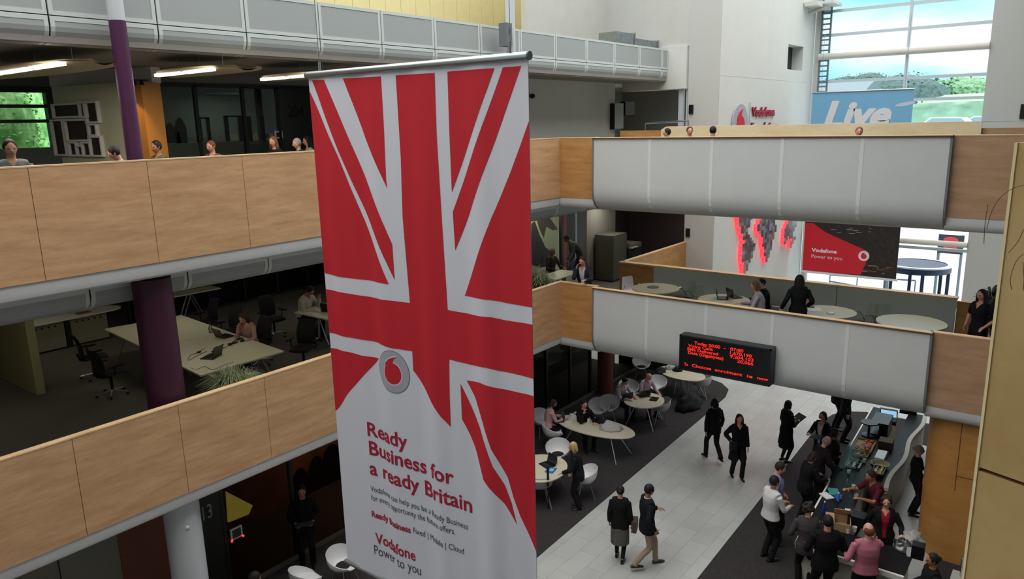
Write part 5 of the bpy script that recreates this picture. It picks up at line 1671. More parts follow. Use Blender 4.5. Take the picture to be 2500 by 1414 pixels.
for k, (px, py, lb) in enumerate(((2077, 1252, 'open white laptop-like till screen, left one'), (2095, 1256, 'white triangular card holder beside the white screen'))):
    o = MB().box(-.13, -.1, 0, .13, .1, .012).build('menu_card', M_whitepl, loc=at_z(px, py, zc), rotz=.3 + k * .5); tag(o, ['white square menu card lying on the black counter', 'white menu card nearer the server in red'][k], 'card')
blk(2092, 1278, .3, .3, .2, M_black, 'cash_register', 'black cash register on the near counter', 'till')
# open cardboard box with bottles
p = at_z(2055, 1288, zc)
r = empty('cardboard_box', p, .25, 'open brown cardboard box on the near counter', 'box')
mb = MB()
for b_ in ((-.2, -.15, .2, -.14), (-.2, .14, .2, .15), (-.2, -.15, -.19, .15), (.19, -.15, .2, .15)):
    mb.box(b_[0], b_[1], 0, b_[2], b_[3], .17)
mb.box(-.2, -.15, 0, .2, .15, .01); mb.build('body', M_box, r)
for M in (Matrix.Translation((.2, 0, .17)) @ Matrix.Rotation(radians(-40), 4, 'Y'),):
    MB().box(0, -.15, 0, .01, .15, .22, 0, M).build('flap', M_box, r)
MB().box(-.21, .15, .16, .2, .3, .17).build('flap', M_box, r)
for k, (px, py) in enumerate(((2083, 1195), (2070, 1302), (2086, 1298), (2090, 1218), (2135, 1323))):
    cup(at_z(px, py, zc), ['white paper cup by the hands of the server', 'white cup lying beside the cardboard box', 'stacked white cups right of the cardboard box', 'white cup near the cash register', 'white cup at the ear of the man in pink'][k], None, .1)
crumple(at_z(2203, 1337, zc), .2, .16, .16, glass('bag_film', (.8, .8, .8), .5, rough=.3), 'plastic_bag', 'crumpled clear plastic bag on the counter end, left one', 'bag', 31)
crumple(at_z(2226, 1324, zc), .26, .2, .18, mat('bag_grey', '9b9a99', .35), 'plastic_bag', 'crumpled grey plastic bag on the counter end, right one', 'bag', 33)
o = MB().add([(-.05, -.06, 0), (.05, -.06, 0), (.05, .06, 0), (-.05, .06, 0), (0, -.06, .16), (0, .06, .16)], [(0, 1, 2, 3), (0, 1, 4), (2, 3, 5), (1, 2, 5, 4), (3, 0, 4, 5)]).build('tent_card', M_whitepl, loc=at_z(2222, 1356, zc), rotz=.4); tag(o, 'small white tent card beside the plastic bags', 'card')
blk(2240, 1360, .2, .2, .25, M_black, 'napkin_box', 'black napkin box at the end of the counter by the timber wall', 'box')
# round black stool with glass dome look-alike: small dark round display stand at far left part
o = MB().lathe([(0, 0), (.16, 0), (.16, .02), (.03, .04), (.03, .3), (.2, .32), (.2, .35), (0, .35)], n=28).build('display_stand', M_black, smooth='auto', loc=at_z(2120, 1063, zc)); tag(o, 'round dark display stand on the counter beyond the orange snacks', 'stand')

# ================================================================ curved timber core wall on the right, ground floor
r = empty('wall_servery', (16, 0, 0)); struct(r, 'tall orange-brown timber wall with rounded corner at the lower right', 'wall')
mb = MB()
X_, Y_ = 15.62, 2.06
prof = [(16.75, Y_), (X_ + .55, Y_)] + [(X_ + .55 - .55 * sin(t), Y_ - .55 + .55 * cos(t)) for t in [pi / 2 * k / 10 for k in range(1, 11)]] + [(X_, -2.5), (16.75, -2.5)]
mb.prism([(x, y, 0.014) for x, y in prof], (0, 0, 3.2))
part(mb, 'timber_face', wood('servery_timber', 'a8763c', 'bd8b4e', (1, .6, 2.2)), r, smooth='auto')
mb = MB(); mb.box(X_ - .004, 1.44, 1.55, X_ + .01, 1.452, 3.2); mb.box(X_ - .004, .95, 0.05, X_ + .01, .962, 1.85); mb.box(X_ - .004, .95, 1.85, X_ + .01, 1.44, 1.862)
part(mb, 'panel_joint', M_seam, r)
mb = MB(); mb.box(16.75, 1.70, 0.02, 21.5, 1.74, 3.2)
struct(mb.build('wall_burgundy', mat('burgundy', '4a1626', .7)), 'burgundy side wall beside the timber core', 'wall')
mb = MB(); 
mb.box(13.2, .5, 0.014, 15.4, 1.3, .016)
struct(mb.build('floor_patch', mat('servery_floor', 'b4bab8', .4)), 'pale floor patch at the foot of the timber core', 'floor')
mb = MB()
q = at_x(2336, 1395, 15.0)
for dy in (0, .14):
    mb.tube([(15.2, 1.15 - dy, .05), (15.2, 1.15 - dy, .45)], .02, 8)
mb.tube([(15.2, 1.15, .42), (15.2, 1.01, .42)], .015, 8)
o = mb.build('chrome_rail', M_chrome, smooth='auto'); tag(o, 'short chrome rail at the foot of the timber core', 'rail')

# near timber block at the right edge of the view
A = ray(2384, 1143); t = 1.6 / sqrt(A.x ** 2 + A.y ** 2); e0 = CAM + A * t
fd = Vector((-cos(radians(70)), -sin(radians(70)), 0)); fn = Vector((fd.y, -fd.x, 0))
if fn.x < 0: fn = -fn
topz = CAM.z - .055
r = empty('wall_near_parapet', (e0.x, e0.y, 7)); struct(r, 'close timber-faced parapet end filling the right edge of the view', 'wall')
M_near = wood('near_plywood', 'c7a26c', 'dcb985', (1, 1, 1), 3.0)
def near(z0, z1, m, nm, off=0.0, t=.10):
    P0 = Vector((e0.x, e0.y, z0)) + fn * off
    mb = MB(); mb.prism([P0, P0 + fd * 2.0, P0 + fd * 2.0 + fn * t, P0 + fn * t], (0, 0, z1 - z0)); return part(mb, nm, m, r)
near(e0.z + .004, topz, M_near, 'timber_panel'); near(6.9, e0.z - .004, M_near, 'timber_panel'); near(6.9, topz - .01, M_seam, 'joint', .012, .06)
P0 = Vector((e0.x, e0.y, 6.9)) - fd * .003
part(MB().prism([P0, P0 + fd * .006 - fn * .002, P0 + fn * .1 + fd * .006, P0 + fn * .1], (0, 0, topz - 6.9)), 'edge_strip', mat('ply_edge', 'e3cfa2', .5), r)
mb = MB()
rnd = random.Random(3)
for P in ([(2500, 452), (2470, 462), (2440, 485), (2420, 520), (2409, 560)], [(2470, 470), (2452, 520), (2408, 590), (2404, 596)][:0] or [(2412, 500), (2405, 545), (2402, 595)], [(2499, 620), (2480, 640), (2467, 680), (2470, 708)], [(2499, 560), (2485, 590), (2462, 618)], [(2497, 640), (2500, 680), (2498, 710)]):
    pts = []
    for k, (x, y) in enumerate(P):
        d = ray(x, y); d = d / sqrt(d.x ** 2 + d.y ** 2); pts.append(CAM + d * 1.35)
    mb.tube(curve_pts(pts, 5), .0005, 5)
pts = [CAM + ray(2540, 470).normalized() * 1.4, CAM + ray(2540, 900).normalized() * 1.45]
o = mb.build('dry_stem', mat('stem_brown', '6b5436', .8)); tag(o, 'thin dark dried stems in front of the near timber block', 'stem', kind='stuff')

# ================================================================ upper/lower bridge furniture
ZB = 3.6
M_round = mat('cafe_round', 'bdb79a', .35)
oval_table((17.5, 8.85), .62, .62, 0, 'round cream cafe table at the left end of the lower bridge', z=ZB, group='round cafe tables on the lower bridge', m=M_round, nleg=1)
oval_table((17.2, 6.85), .62, .62, 0, 'round cream cafe table with laptops on the lower bridge', z=ZB, group='round cafe tables on the lower bridge', m=M_round, nleg=1)
oval_table((17.35, 4.45), .6, .6, 0, 'round cream cafe table right of the long-haired standing woman', z=ZB, group='round cafe tables on the lower bridge', m=M_round, nleg=1)
oval_table((17.35, 2.75), .68, .68, 0, 'empty round cream cafe table at the right end of the lower bridge', z=ZB, group='round cafe tables on the lower bridge', m=M_round, nleg=1)
M_ghost = glass('clear_plastic', (.93, .95, .93), .06, rough=.1)
def side_chair(loc, rz, label, m, group):
    r = empty('cafe_chair', loc, rz, label, 'chair', group)
    n = 14; V = []
    prof = [(.22, .45), (.0, .43), (-.18, .445), (-.22, .50), (-.245, .62), (-.27, .84)]
    ws = [.2, .21, .21, .21, .20, .17]
    for th in (0, .012):
        for (x, z), w in zip(prof, ws):
            for k in range(7):
                s_ = -1 + k / 3
                V.append((x - th * (.8 if z > .5 else 0) + .02 * s_ * s_ * (1 if z > .5 else 0), w * s_, z - th * (1 if z <= .5 else 0) + .015 * s_ * s_ * (1 if z <= .5 else 0)))
    F = []
    for L in (0, 1):
        o_ = L * 42
        for i in range(5):
            for k in range(6):
                q = (o_ + i * 7 + k, o_ + i * 7 + k + 1, o_ + (i + 1) * 7 + k + 1, o_ + (i + 1) * 7 + k)
                F.append(q if L == 0 else tuple(reversed(q)))
    MB().add(V, F).build('shell', m, r, smooth=True, fix=False)
    for s_ in (-1, 1):
        MB().tube([(-.18, s_ * .2, .44), (-.05, s_ * .24, .64), (.12, s_ * .24, .64)], .012, 8).build('armrest', m if m is not M_ghost else M_chrome, r, smooth='auto')
        MB().tube([(.17, s_ * .17, .44), (.2, s_ * .2, 0.0)], .011, 8).build('leg', M_chrome, r); MB().tube([(-.16, s_ * .17, .44), (-.22, s_ * .2, 0.0)], .011, 8).build('leg', M_chrome, r)
    return r
side_chair((17.9, 9.75, ZB), dirto((17.9, 9.75), (17.5, 8.85)), 'white cafe chair by the timber end of the bridge', M_whitepl, None)
for (x, y), t, lb in (((18.15, 8.35), (17.5, 8.85), 'clear cafe chair right of the leftmost bridge table'), ((17.75, 7.65), (17.2, 6.85), 'clear cafe chair left of the laptop table on the bridge'), ((18.05, 3.85), (17.35, 4.45), 'clear cafe chair near the joint of the grey far panel'), ((18.1, 3.35), (17.35, 2.75), 'clear cafe chair left of the rightmost bridge table'), ((17.0, 1.85), (17.35, 2.75), 'clear cafe chair at the right end of the lower bridge')):
    side_chair((x, y, ZB), dirto((x, y), t), lb, M_ghost, 'clear plastic chairs on the lower bridge')
side_chair((17.35, 5.62, ZB), pi / 2 + .2, 'white cafe chair behind the seated pair on the bridge', M_whitepl, None)
o = MB().lathe([(0, 0), (.15, 0), (.16, .01), (0, .012)], n=24).build('place_mat', mat('mat_slate', '5c5f66', .5), loc=(17.55, 8.95, ZB + .742)); tag(o, 'dark round mat on the leftmost bridge table', 'mat')
laptop((17.25, 7.02, ZB + .742), radians(110), 'black laptop standing open on the bridge table, nearer the rail', 100)
laptop((17.5, 6.8, ZB + .742), radians(140), 'second black laptop with papers on the bridge table', 100)
r = empty('food_tray', (17.65, 5.0, ZB + .742), .3, 'dark tray with pink food packets by the standing woman on the bridge', 'tray')
MB().box(-.22, -.15, 0, .22, .15, .02).build('dish', M_black, r)
crumple((17.65, 5.0, ZB + .763), .1, .07, .06, mat('pack_pink', 'b05a66', .6), 'food_packet', 'pink food packet on the dark tray', 'packet', 41)
crumple((17.2, 4.35, ZB + .742), .12, .09, .03, M_whitepl, 'napkin', 'white napkin on the table right of the standing woman', 'napkin', 42)
paper((17.35, 4.75, ZB + .742), .4, .4, .3, 'white paper place mat on the table right of the standing woman')
# planter at the right end
def leafy_plant(loc, label, seed=4, rad=.45, h=1.0):
    rnd = random.Random(seed)
    r = empty('potted_plant', loc, label=label, cat='plant', kind='thing')
    MB().lathe([(.2, 0), (.25, .02), (.28, .6), (.25, .6), (.23, .55), (0, .55)], n=24).build('pot', mat('planter_white', 'c6c8c6', .5), r, smooth='auto')
    mb = MB()
    for k in range(160):
        a_ = rnd.uniform(0, 2 * pi); L = rnd.uniform(.3, 1) * rad; zz = .6 + rnd.uniform(.1, 1) * (h - .45)
        d = Vector((cos(a_), sin(a_), 0)); s_ = Vector((-d.y, d.x, 0)) * .035
        b0 = Vector((0, 0, .58)); m1 = d * L * .6 + Vector((0, 0, zz)); e1 = d * L * 1.2 + Vector((0, 0, zz - .08))
        mb.add([b0 - s_ * .1, b0 + s_ * .1, m1 + s_, m1 - s_, e1], [(0, 1, 2, 3), (3, 2, 4)])
    mb.build('leaves', leaf_mat('plant_dark', '2f3a26', '4a5638'), r, fix=False)
    return r
p = at_z(2420, 800, ZB + .6)
leafy_plant((17.7, 1.25, ZB), 'leafy plant in a pale planter beside the woman at the right end of the bridge', 6, .5, 1.5)

# ================================================================ outside, seen through the glazing
M_pave = mat('paving_bright', 'dfe3e4', .6)
mb = MB(); mb.box(32.7, -40, -.4, 75, 80, -.05)
struct(mb.build('ground_paving', M_pave), 'bright paved forecourt outside the glazed end wall', 'paving')
mb = MB(); mb.box(75, -120, -.6, 420, 200, -.35); mb.box(-60, 24.5, -.6, 32, 80, -.35); mb.box(32, 80, -.6, 75, 200, -.36)
struct(mb.build('ground_grass', mat('lawn', '7fa66a', .9, noise_amt=.2, nscale=.4)), 'green grass beyond the forecourt', 'lawn')
mb = MB(); mb.prism([(40, -25, -.3), (48.5, -25, 6.98), (56, -25, 6.98), (56, -25, -.3)], (0, 70, 0))
struct(mb.build('ground_terrace', M_pave), 'bright sloping terrace with the car park on top', 'paving')
M_doorblue = mat('door_frame_blue', '2b3350', .5)
dc = at_z(2258, 690, 0.0); 
r = empty('door_drum', (34.2, 5.4, 0), label='round revolving-door drum with dark blue posts outside the lower glazing', cat='revolving door')
mb = MB(); mb.lathe([(1.25, 2.35), (1.25, 2.62), (0, 2.62)], n=48, mi=0); mb.lathe([(1.27, 2.58), (1.27, 2.64), (1.1, 2.64)], n=48, mi=1)
part_ = mb.build('canopy', [M_doorblue, M_whitepl], r, smooth='auto')
for k in range(6):
    t = 2 * pi * k / 6 + .35
    MB().box(-.06, -.06, -.05, .06, .06, 2.36, 0, Matrix.Translation((1.2 * cos(t), 1.2 * sin(t), 0))).build('post', M_doorblue, r)
MB().lathe([(1.2, -.05), (1.2, 2.35)], n=48).build('curved_glass', M_glassclear, r, smooth=True)
# red sign kiosk outside
p = at_x(2322, 592, 38.5)
r = empty('kiosk', (38.5, p.y, 0), label='grey-framed kiosk with red sign outside, seen between the bridges', cat='kiosk')
hz = p.z
MB().box(-.1, -.5, -.05, .1, -.4, hz + .35).build('post', mat('kiosk_grey', '6d7480', .5), r); MB().box(-.1, .4, -.05, .1, .5, hz + .35).build('post', mat('kiosk_grey', '6d7480', .5), r)
MB().box(-.12, -.5, hz - .5, -.02, .5, hz + .35).build('board', mat('kiosk_dark', '3b3f49', .5), r)
mb = MB(); mb.ell((-.14, 0, hz + .12), .02, .3, .15); mb.ell((-.14, 0, hz - .22), .02, .27, .12)
mb.build('red_sign', mat('kiosk_red', 'd8444c', .5), r, smooth=True)
for k, (a_, b_) in enumerate((((2205, 575), (2290, 618)), ((2230, 560), (2300, 590)))):
    P_ = at_z(*a_, 0.6); Q_ = at_z(*b_, 0.6)
    if P_.x < 32: P_ = Vector((60, 8, .6))
M_railb = mat('rail_blue', '4f586e', .5)
for k, (x0, y0, x1, y1) in enumerate(((37, 9.5, 36, 6.6), (38.5, 9.9, 39.2, 6.2))):
    mb = MB(); mb.tube([(x0, y0, .9), (x1, y1, .9)], .04, 8)
    for t in (0, .33, .66, 1):
        mb.tube([(x0 + (x1 - x0) * t, y0 + (y1 - y0) * t, -.05), (x0 + (x1 - x0) * t, y0 + (y1 - y0) * t, .9)], .03, 6)
    o = mb.build('outdoor_railing', M_railb); tag(o, 'dark outdoor handrail on the forecourt, %s' % ('left one' if k == 0 else 'crossing behind the kiosk'), 'railing')
# buildings, church spire, trees
p = at_x(2300, 232, 150)
r = empty('church', (150, at_x(2300, 232, 150).y, 0), label='distant church tower with dark pointed spire', cat='church')
yt = at_x(2288, 193, 150).z; yb_ = at_x(2288, 216, 150).z
r.location.y = at_x(2286, 205, 150).y
mb = MB(); mb.lathe([(1.0, yb_), (.05, yt + .6)], n=8, cap=True); mb.build('spire', mat('spire_dark', '3d4656', .8), r)
MB().box(-1.1, -1.1, -.5, 1.1, 1.1, yb_).build('tower', mat('church_stone', 'b5bac0', .8), r)
p0 = at_x(2012, 215, 90); p1 = at_x(2105, 218, 90)
r = empty('house', (90, (p0.y + p1.y) / 2, 0), label='grey-roofed house beyond the forecourt, upper left of the big window', cat='house')
w_ = abs(p0.y - p1.y) / 2 + 1
zt_ = at_x(2060, 197, 90).z; ze = at_x(2060, 226, 90).z
MB().box(-4, -w_, -.5, 4, w_, ze).build('wall', mat('house_wall', '8f9aa0', .8), r)
mb = MB(); mb.profile([(-4.5, ze - .1), (0, zt_), (4.5, ze - .1)], 1, -w_ - .3, w_ + .3, 0, closed=True); mb.build('roof', mat('roof_slate', '76838c', .8), r)
TR = [  # px, py of crown top, X distance, crown radius, material, label
    (2040, 190, 130, 6.0, M_leafd, 'dark tree above the grey-roofed house, left one'), (2072, 184, 135, 4.0, M_leafd, 'dark tree above the grey-roofed house, right one'),
    (2124, 176, 105, 3.2, M_leafd, 'tall narrow dark tree left of the cedar'), (2205, 178, 100, 7.5, M_leafd, 'broad dark cedar behind the mullion'),
    (2240, 196, 110, 5.5, M_leafm, 'rounded green tree right of the mullion'), (2160, 208, 120, 8.0, M_leafd, 'dark hedge-like tree behind the blue banner'),
    (2315, 207, 130, 5.5, M_leafm, 'low green tree right of the church spire'), (2355, 192, 120, 6.5, M_leafm, 'large green tree at the right side of the window, left crown'), (2385, 187, 115, 6.5, M_leafm, 'large green tree at the far right of the window'),
    (2262, 216, 140, 4, M_leafm, 'small pale green tree left of the church'), (2085, 205, 100, 4.0, M_leafd, 'dark shrubby tree right of the grey-roofed house')]
for k, (px, py, X_, rr, m_, lb) in enumerate(TR):
    p = at_x(px, py, X_)
    tree((X_, p.y, -.3), rr, max(p.z + .3, rr * 1.3) + rr * .13, lb, m_, 4000, rr * .028, group='trees seen through the end glazing', seed=40 + k)
# sloping meadow rising beyond the forecourt
def hill(x0, x1, yc, w, h, label, m, name):
    mb = MB(); n, mm = 20, 10; V = []
    for i in range(n + 1):
        for j in range(mm + 1):
            y = yc - w + 2 * w * i / n; x = x0 + (x1 - x0) * j / mm
            V.append((x, y, -.5 + h * (cos((i / n - .5) * pi) ** .6) * sin(min(1, j / mm * 1.6) * pi / 2)))
    mb.add(V, [(i * (mm + 1) + j, (i + 1) * (mm + 1) + j, (i + 1) * (mm + 1) + j + 1, i * (mm + 1) + j + 1) for i in range(n) for j in range(mm)])
    struct(mb.build(name, m, smooth=True), label, 'hill')
hill(80, 110, 10, 60, at_x(2330, 232, 105).z + .5, 'rounded green meadow bank beyond the forecourt', mat('meadow', '97b892', .9, noise_amt=.15, nscale=.3), 'hill_meadow')
hill(57, 70, 8, 34, at_x(2330, 248, 66).z + .5, 'darker green shrub bank behind the parked cars', mat('bank', '688c78', .95, noise_amt=.4, nscale=.6), 'hill_bank')
def car(loc, rz, m, label):
    r = empty('car', loc, rz, label, 'car', 'parked cars on the forecourt')
    prof = [(-2.1, .3), (-2.15, .75), (-1.7, .95), (-1.1, 1.42), (.5, 1.45), (1.1, 1.0), (2.0, .85), (2.15, .5), (2.1, .3)]
    mb = MB(); mb.profile(prof, 1, -.85, .85, 0, closed=True); mb.build('body', m, r, smooth='auto')
    mb = MB(); mb.profile([(-1.45, 1.0), (-1.05, 1.36), (.45, 1.39), (.95, 1.02)], 1, -.86, .86, 0, closed=True); mb.build('window', mat('car_glass', '8fa3ad', .2), r)
    for sx in (-1.3, 1.35):
        for sy in (-.8, .8):
            MB().tube([(sx, sy - .1, .32), (sx, sy + .1, .32)], .32, 18).build('wheel', M_black, r)
pz = 6.5
for k, (px, X_, c) in enumerate(((2305, 52, 'dfe4e8'), (2380, 50, 'cfd4da'))):
    p = at_x(px, 294, X_)
    mbz = MB()
    car((51.5 + 2.8 * k, p.y, 6.985), pi / 2, mat('car_%d' % k, c, .25), ['pale parked car outside, right of the blue banner', 'pale parked car outside at the right edge of the big window'][k])
# ================================================================ people
SK = {'fair': ('c99a80', 'a8635a'), 'pink': ('cf9884', 'a85f58'), 'tan': ('a87452', '7e473c'), 'brown': ('6d4632', '4f2e28')}
M_eye = mat('eye_dark', '1c1512', .3)
HAIRC = {'black': '141010', 'brown': '33221a', 'darkbrown': '211713', 'blond': 'b59a68', 'grey': '8f8a84', 'red': '6e3a22', 'lightbrown': '6b4c33'}
QUEUE = []
UP = Vector((0, 0, 1))
def ring(c, d, fwd, ru, rv, n=16, sq=2.0):
    """cross-section at c, normal d; ru along fwd, rv sideways"""
    d = d.normalized(); f = (fwd - d * fwd.dot(d)).normalized(); s_ = d.cross(f)
    out = []
    for k in range(n):
        t = 2 * pi * k / n
        ct, st = cos(t), sin(t)
        out.append(c + f * (ru * math.copysign(abs(ct) ** (2 / sq), ct)) + s_ * (rv * math.copysign(abs(st) ** (2 / sq), st)))
    return out
def limb(mb, pts, rs, n=12, fl=1.0):
    pts = [Vector(p) for p in pts]
    rings = []; ref = Vector((1, 0.01, 0.02))
    for i, p in enumerate(pts):
        a = pts[max(i - 1, 0)]; b = pts[min(i + 1, len(pts) - 1)]
        d = (b - a).normalized()
        if abs(ref.dot(d)) > .97: ref = Vector((0, .02, 1))
        f = (ref - d * ref.dot(d)).normalized(); s_ = d.cross(f); ref = f
        rings.append([p + (f * cos(2 * pi * k / n) + s_ * sin(2 * pi * k / n) * fl) * rs[i] for k in range(n)])
    mb.loft(rings)
def ik(a, t, l1, l2, pole):
    v = t - a; L = min(max(v.length, .05), (l1 + l2) * .999); d = v.normalized()
    t = a + d * L
    x = (l1 * l1 - l2 * l2 + L * L) / (2 * L); h = sqrt(max(0, l1 * l1 - x * x))
    p = pole - d * pole.dot(d)
    p = p.normalized() if p.length > 1e-4 else d.orthogonal().normalized()
    return a + d * x + p * h, t
def smooth_pts(P, R, n=3):
    out, ro = [], []
    for i in range(len(P) - 1):
        p0, p1, p2, p3 = P[max(i - 1, 0)], P[i], P[i + 1], P[min(i + 2, len(P) - 1)]
        for k in range(n):
            t = k / n
            out.append(0.5 * ((2 * p1) + (p2 - p0) * t + (2 * p0 - 5 * p1 + 4 * p2 - p3) * t * t + (3 * p1 - p0 - 3 * p2 + p3) * t ** 3))
            ro.append(R[i] + (R[i + 1] - R[i]) * t)
    out.append(P[-1]); ro.append(R[-1])
    return out, ro
def hand(mb, w, d, nrm, side, s, curl=.5):
    """palm from the wrist w along d; palm faces nrm; thumb on side"""
    d = d.normalized(); nrm = (nrm - d * nrm.dot(d)).normalized(); sd = side - d * side.dot(d) - nrm * side.dot(nrm)
    sd = sd.normalized() if sd.length > 1e-4 else d.cross(nrm)
    rr = []
    for t, wv, th in ((-.01, .024, .020), (.03, .034, .016), (.065, .041, .014), (.088, .041, .012)):
        c = w + d * t * s
        rr.append([c + sd * (wv * s * cos(2 * pi * k / 12)) + nrm * (th * s * sin(2 * pi * k / 12)) for k in range(12)])
    mb.loft(rr)
    for off, L in ((.030, .072), (.011, .080), (-.010, .074), (-.030, .058)):
        b0 = w + d * .082 * s + sd * off * s
        a1, a2 = curl * .6, curl * 1.5
        p1 = b0 + (d * cos(a1) + nrm * sin(a1)) * L * .45 * s
        p2 = p1 + (d * cos(a2) + nrm * sin(a2)) * L * .35 * s
        a3 = curl * 2.1
        p3 = p2 + (d * cos(a3) + nrm * sin(a3)) * L * .25 * s
        limb(mb, [b0 - d * .012, b0, p1, p2, p3], [.0095 * s, .0100 * s, .0092 * s, .0085 * s, .006 * s], 8)
    t0 = w + d * .022 * s + sd * .026 * s
    t1 = t0 + (d * .55 + sd * .8 + nrm * .25).normalized() * .036 * s
    t2 = t1 + (d * .85 + sd * .4 + nrm * .4).normalized() * .032 * s
    t3 = t2 + (d * .95 + nrm * .35).normalized() * .02 * s
    limb(mb, [t0 - sd * .012, t0, t1, t2, t3], [.013 * s, .013 * s, .0115 * s, .0095 * s, .006 * s], 8)

def person(label, px=None, z0=0.0, yaw=0.0, h=1.72, at=None, plane=None, pose='stand', lean=0, fem=False, arms=None, legs=None, head=(0, 0), skin='fair', hair='short', hc='darkbrown',
           top=('shirt', '888888'), inner=None, bottom=('trousers', '17171a'), shoes='141414', bulk=1.0, vox=.0105, group=None, open_front=False, short_sleeve=False, apron=None, collar=None, seat=.45, curl=.5, detail=True):
    s = h / 1.72
    yawr = radians(yaw)
    ln = radians(lean)
    sw = (.165 if fem else .185) * s * (1 + (bulk - 1) * .5)
    hipw = .085 * s
    if pose == 'sit':
        c0 = Vector((0, 0, seat + .10 * s))
    else:
        c0 = Vector((0, 0, .935 * s))
    def dr(a): return Vector((sin(a), 0, cos(a)))
    c1 = c0 + dr(ln * .4) * .13 * s; c2 = c1 + dr(ln * .8) * .17 * s; c3 = c2 + dr(ln) * .17 * s; c4 = c3 + dr(ln) * .045 * s
    hp = ln * .75 + radians(head[1])            # head pitch forward
    c5 = c4 + dr((ln + hp) / 2) * .075 * s
    hy = radians(head[0])
    hup = dr(hp); hf = Vector((cos(hp) * cos(hy), cos(hp) * sin(hy), -sin(hp))); hf = (hf - hup * hf.dot(hup)).normalized(); hs = hup.cross(hf)
    hc_ = c5 + hup * .085 * s + hf * .018 * s
    ctop = hc_ + hup * .118 * s
    # world placement
    if at is None:
        if plane is not None:
            q = at_y(px[0], px[1], plane)
        else:
            q = at_z(px[0], px[1], z0 + ctop.z)
        off = Vector((ctop.x * cos(yawr), ctop.x * sin(yawr)))
        at = (q.x - off.x, q.y - off.y)
    root = empty('person', (at[0], at[1], z0), yawr, label, 'person', group)
    # arms
    arms = arms or {}
    A = {}
    for sd in (1, -1):
        S = c3 + Vector((0, sd * sw, -.025 * s))
        spec = arms.get('L' if sd == 1 else 'R', arms.get('B'))
        if spec is None:
            tgt = S + Vector((.05 + .3 * sin(ln), sd * .07, -.52)) * s; pole = Vector((-1, sd * .3, 0)); palm = Vector((0, -sd, 0)); thumb = Vector((1, 0, 0)); hd = None
        else:
            f, o_, u = spec[:3]
            tgt = S + Vector((f, sd * o_, u)) * s; pole = Vector((-.5, sd * .6, -1)); palm = spec[3] if len(spec) > 3 else Vector((0, 0, -1)); palm = Vector((palm[0], palm[1] * sd, palm[2])); thumb = Vector((.2, -sd, .3)); hd = None
            if u > -.12 and f < .35: pole = Vector((-.05, sd * .3, -1))
        E, W = ik(S, tgt, .285 * s, .255 * s, pole)
        A[sd] = (S, E, W, palm, thumb)
    # legs
    legs = legs or {}
    Lg = {}
    for sd in (1, -1):
        H = c0 + Vector((0, sd * hipw, -.04 * s))
        if pose == 'sit':
            ft = legs.get('L' if sd == 1 else 'R', (.42, .13, .085)); ank = Vector((ft[0] * s, sd * ft[1], ft[2] * s))
            K, ank = ik(H, ank, .43 * s, .40 * s, Vector((.6, sd * .1, 1)))
        else:
            ft = legs.get('L' if sd == 1 else 'R', (-.02, .10, .085)); ank = Vector((ft[0] * s, sd * ft[1] * s, ft[2] * s))
            K, ank = ik(H, ank, .43 * s, .425 * s, Vector((1, sd * .08, .1)))
        Lg[sd] = (H, K, ank)
    B = bulk
    fw = Vector((1, 0, 0))
    def torso(mb, g, zlow=0, hem=None, add=0.0, neck=True):
        """g scales, add inflates; hem lowers the bottom along the hips"""
        w = (.92 if fem else 1.0)
        R = []
        if hem:
            R.append((c0 + Vector((0, 0, -hem)), UP, .120 * B, .178 * w * B))
            R.append((c0 + Vector((0, 0, -hem * .5)), UP, .125 * B, .180 * w * B))
        else:
            R.append((c0 + Vector((0, 0, -.09 * s)), UP, .085 * B, .13 * B))
        R.append((c0, UP, .118 * B, .168 * (1.03 if fem else 1) * B))
        R.append((c0 + (c1 - c0) * .6, dr(ln * .3), .108 * B, .150 * w * B))
        R.append((c1, dr(ln * .5), .102 * B, .138 * w * B))
        R.append(((c1 + c2) / 2, dr(ln * .8), .112 * B, .146 * w * B))
        R.append((c2, dr(ln), (.128 if fem else .122) * B, .160 * w * B))
        R.append((c2 + (c3 - c2) * .6, dr(ln), .112 * B, .178 * w))
        R.append((c3, dr(ln), .086, .172 * w))
        R.append((c3 + (c4 - c3) * .75, dr(ln), .066, .108))
        if neck:
            R.append((c4 + (c5 - c4) * .15, dr((ln + hp) / 2), .058, .062))
        mb.loft([ring(c, d, fw, ru * s * g + add, rv * s * g + add, 20, 2.3) for c, d, ru, rv in R])
        for sd in (1, -1):
            S = A[sd][0]
            limb(mb, [c3 + Vector((0, sd * sw * .35, .0)), S + Vector((0, -sd * .01, .0))], [.06 * s * g + add, .058 * s * g + add])
    # ---- body, one continuous surface
    mb = MB()
    torso(mb, .94)
    limb(mb, [c4 - dr(ln) * .03, c4 + (c5 - c4) * .5, c5 + hup * .03], [.058 * s, .053 * s, .055 * s], 14)
    # head
    nh, mh = 24, 18; V = []
    for i in range(mh + 1):
        ph = -pi / 2 + pi * (.01 + .98 * i / mh)
        for k in range(nh):
            t = 2 * pi * k / nh
            x, y, z = cos(ph) * cos(t), cos(ph) * sin(t), sin(ph)
            ax, ay, az = .097, .077, .118
            if z < 0:
                ay *= 1 - .30 * (-z) ** 1.3
                if x < 0: ax *= 1 - .42 * (-z) ** .8
                else: ax *= 1 - .10 * (-z)
            X_, Y_, Z_ = x * ax, y * ay, z * az
            if x > .2:
                X_ -= .007 * math.exp(-(((abs(Y_) - .03) / .014) ** 2 + ((Z_ - .004) / .013) ** 2))
                X_ += .006 * math.exp(-((Y_ / .02) ** 2 + ((Z_ + .052) / .010) ** 2))
                X_ += .007 * math.exp(-((Y_ / .022) ** 2 + ((Z_ + .096) / .016) ** 2))
                X_ += .004 * math.exp(-((Y_ / .05) ** 2 + ((Z_ - .026) / .008) ** 2))
            V.append(hc_ + (hf * X_ + hs * Y_ + hup * Z_) * s)
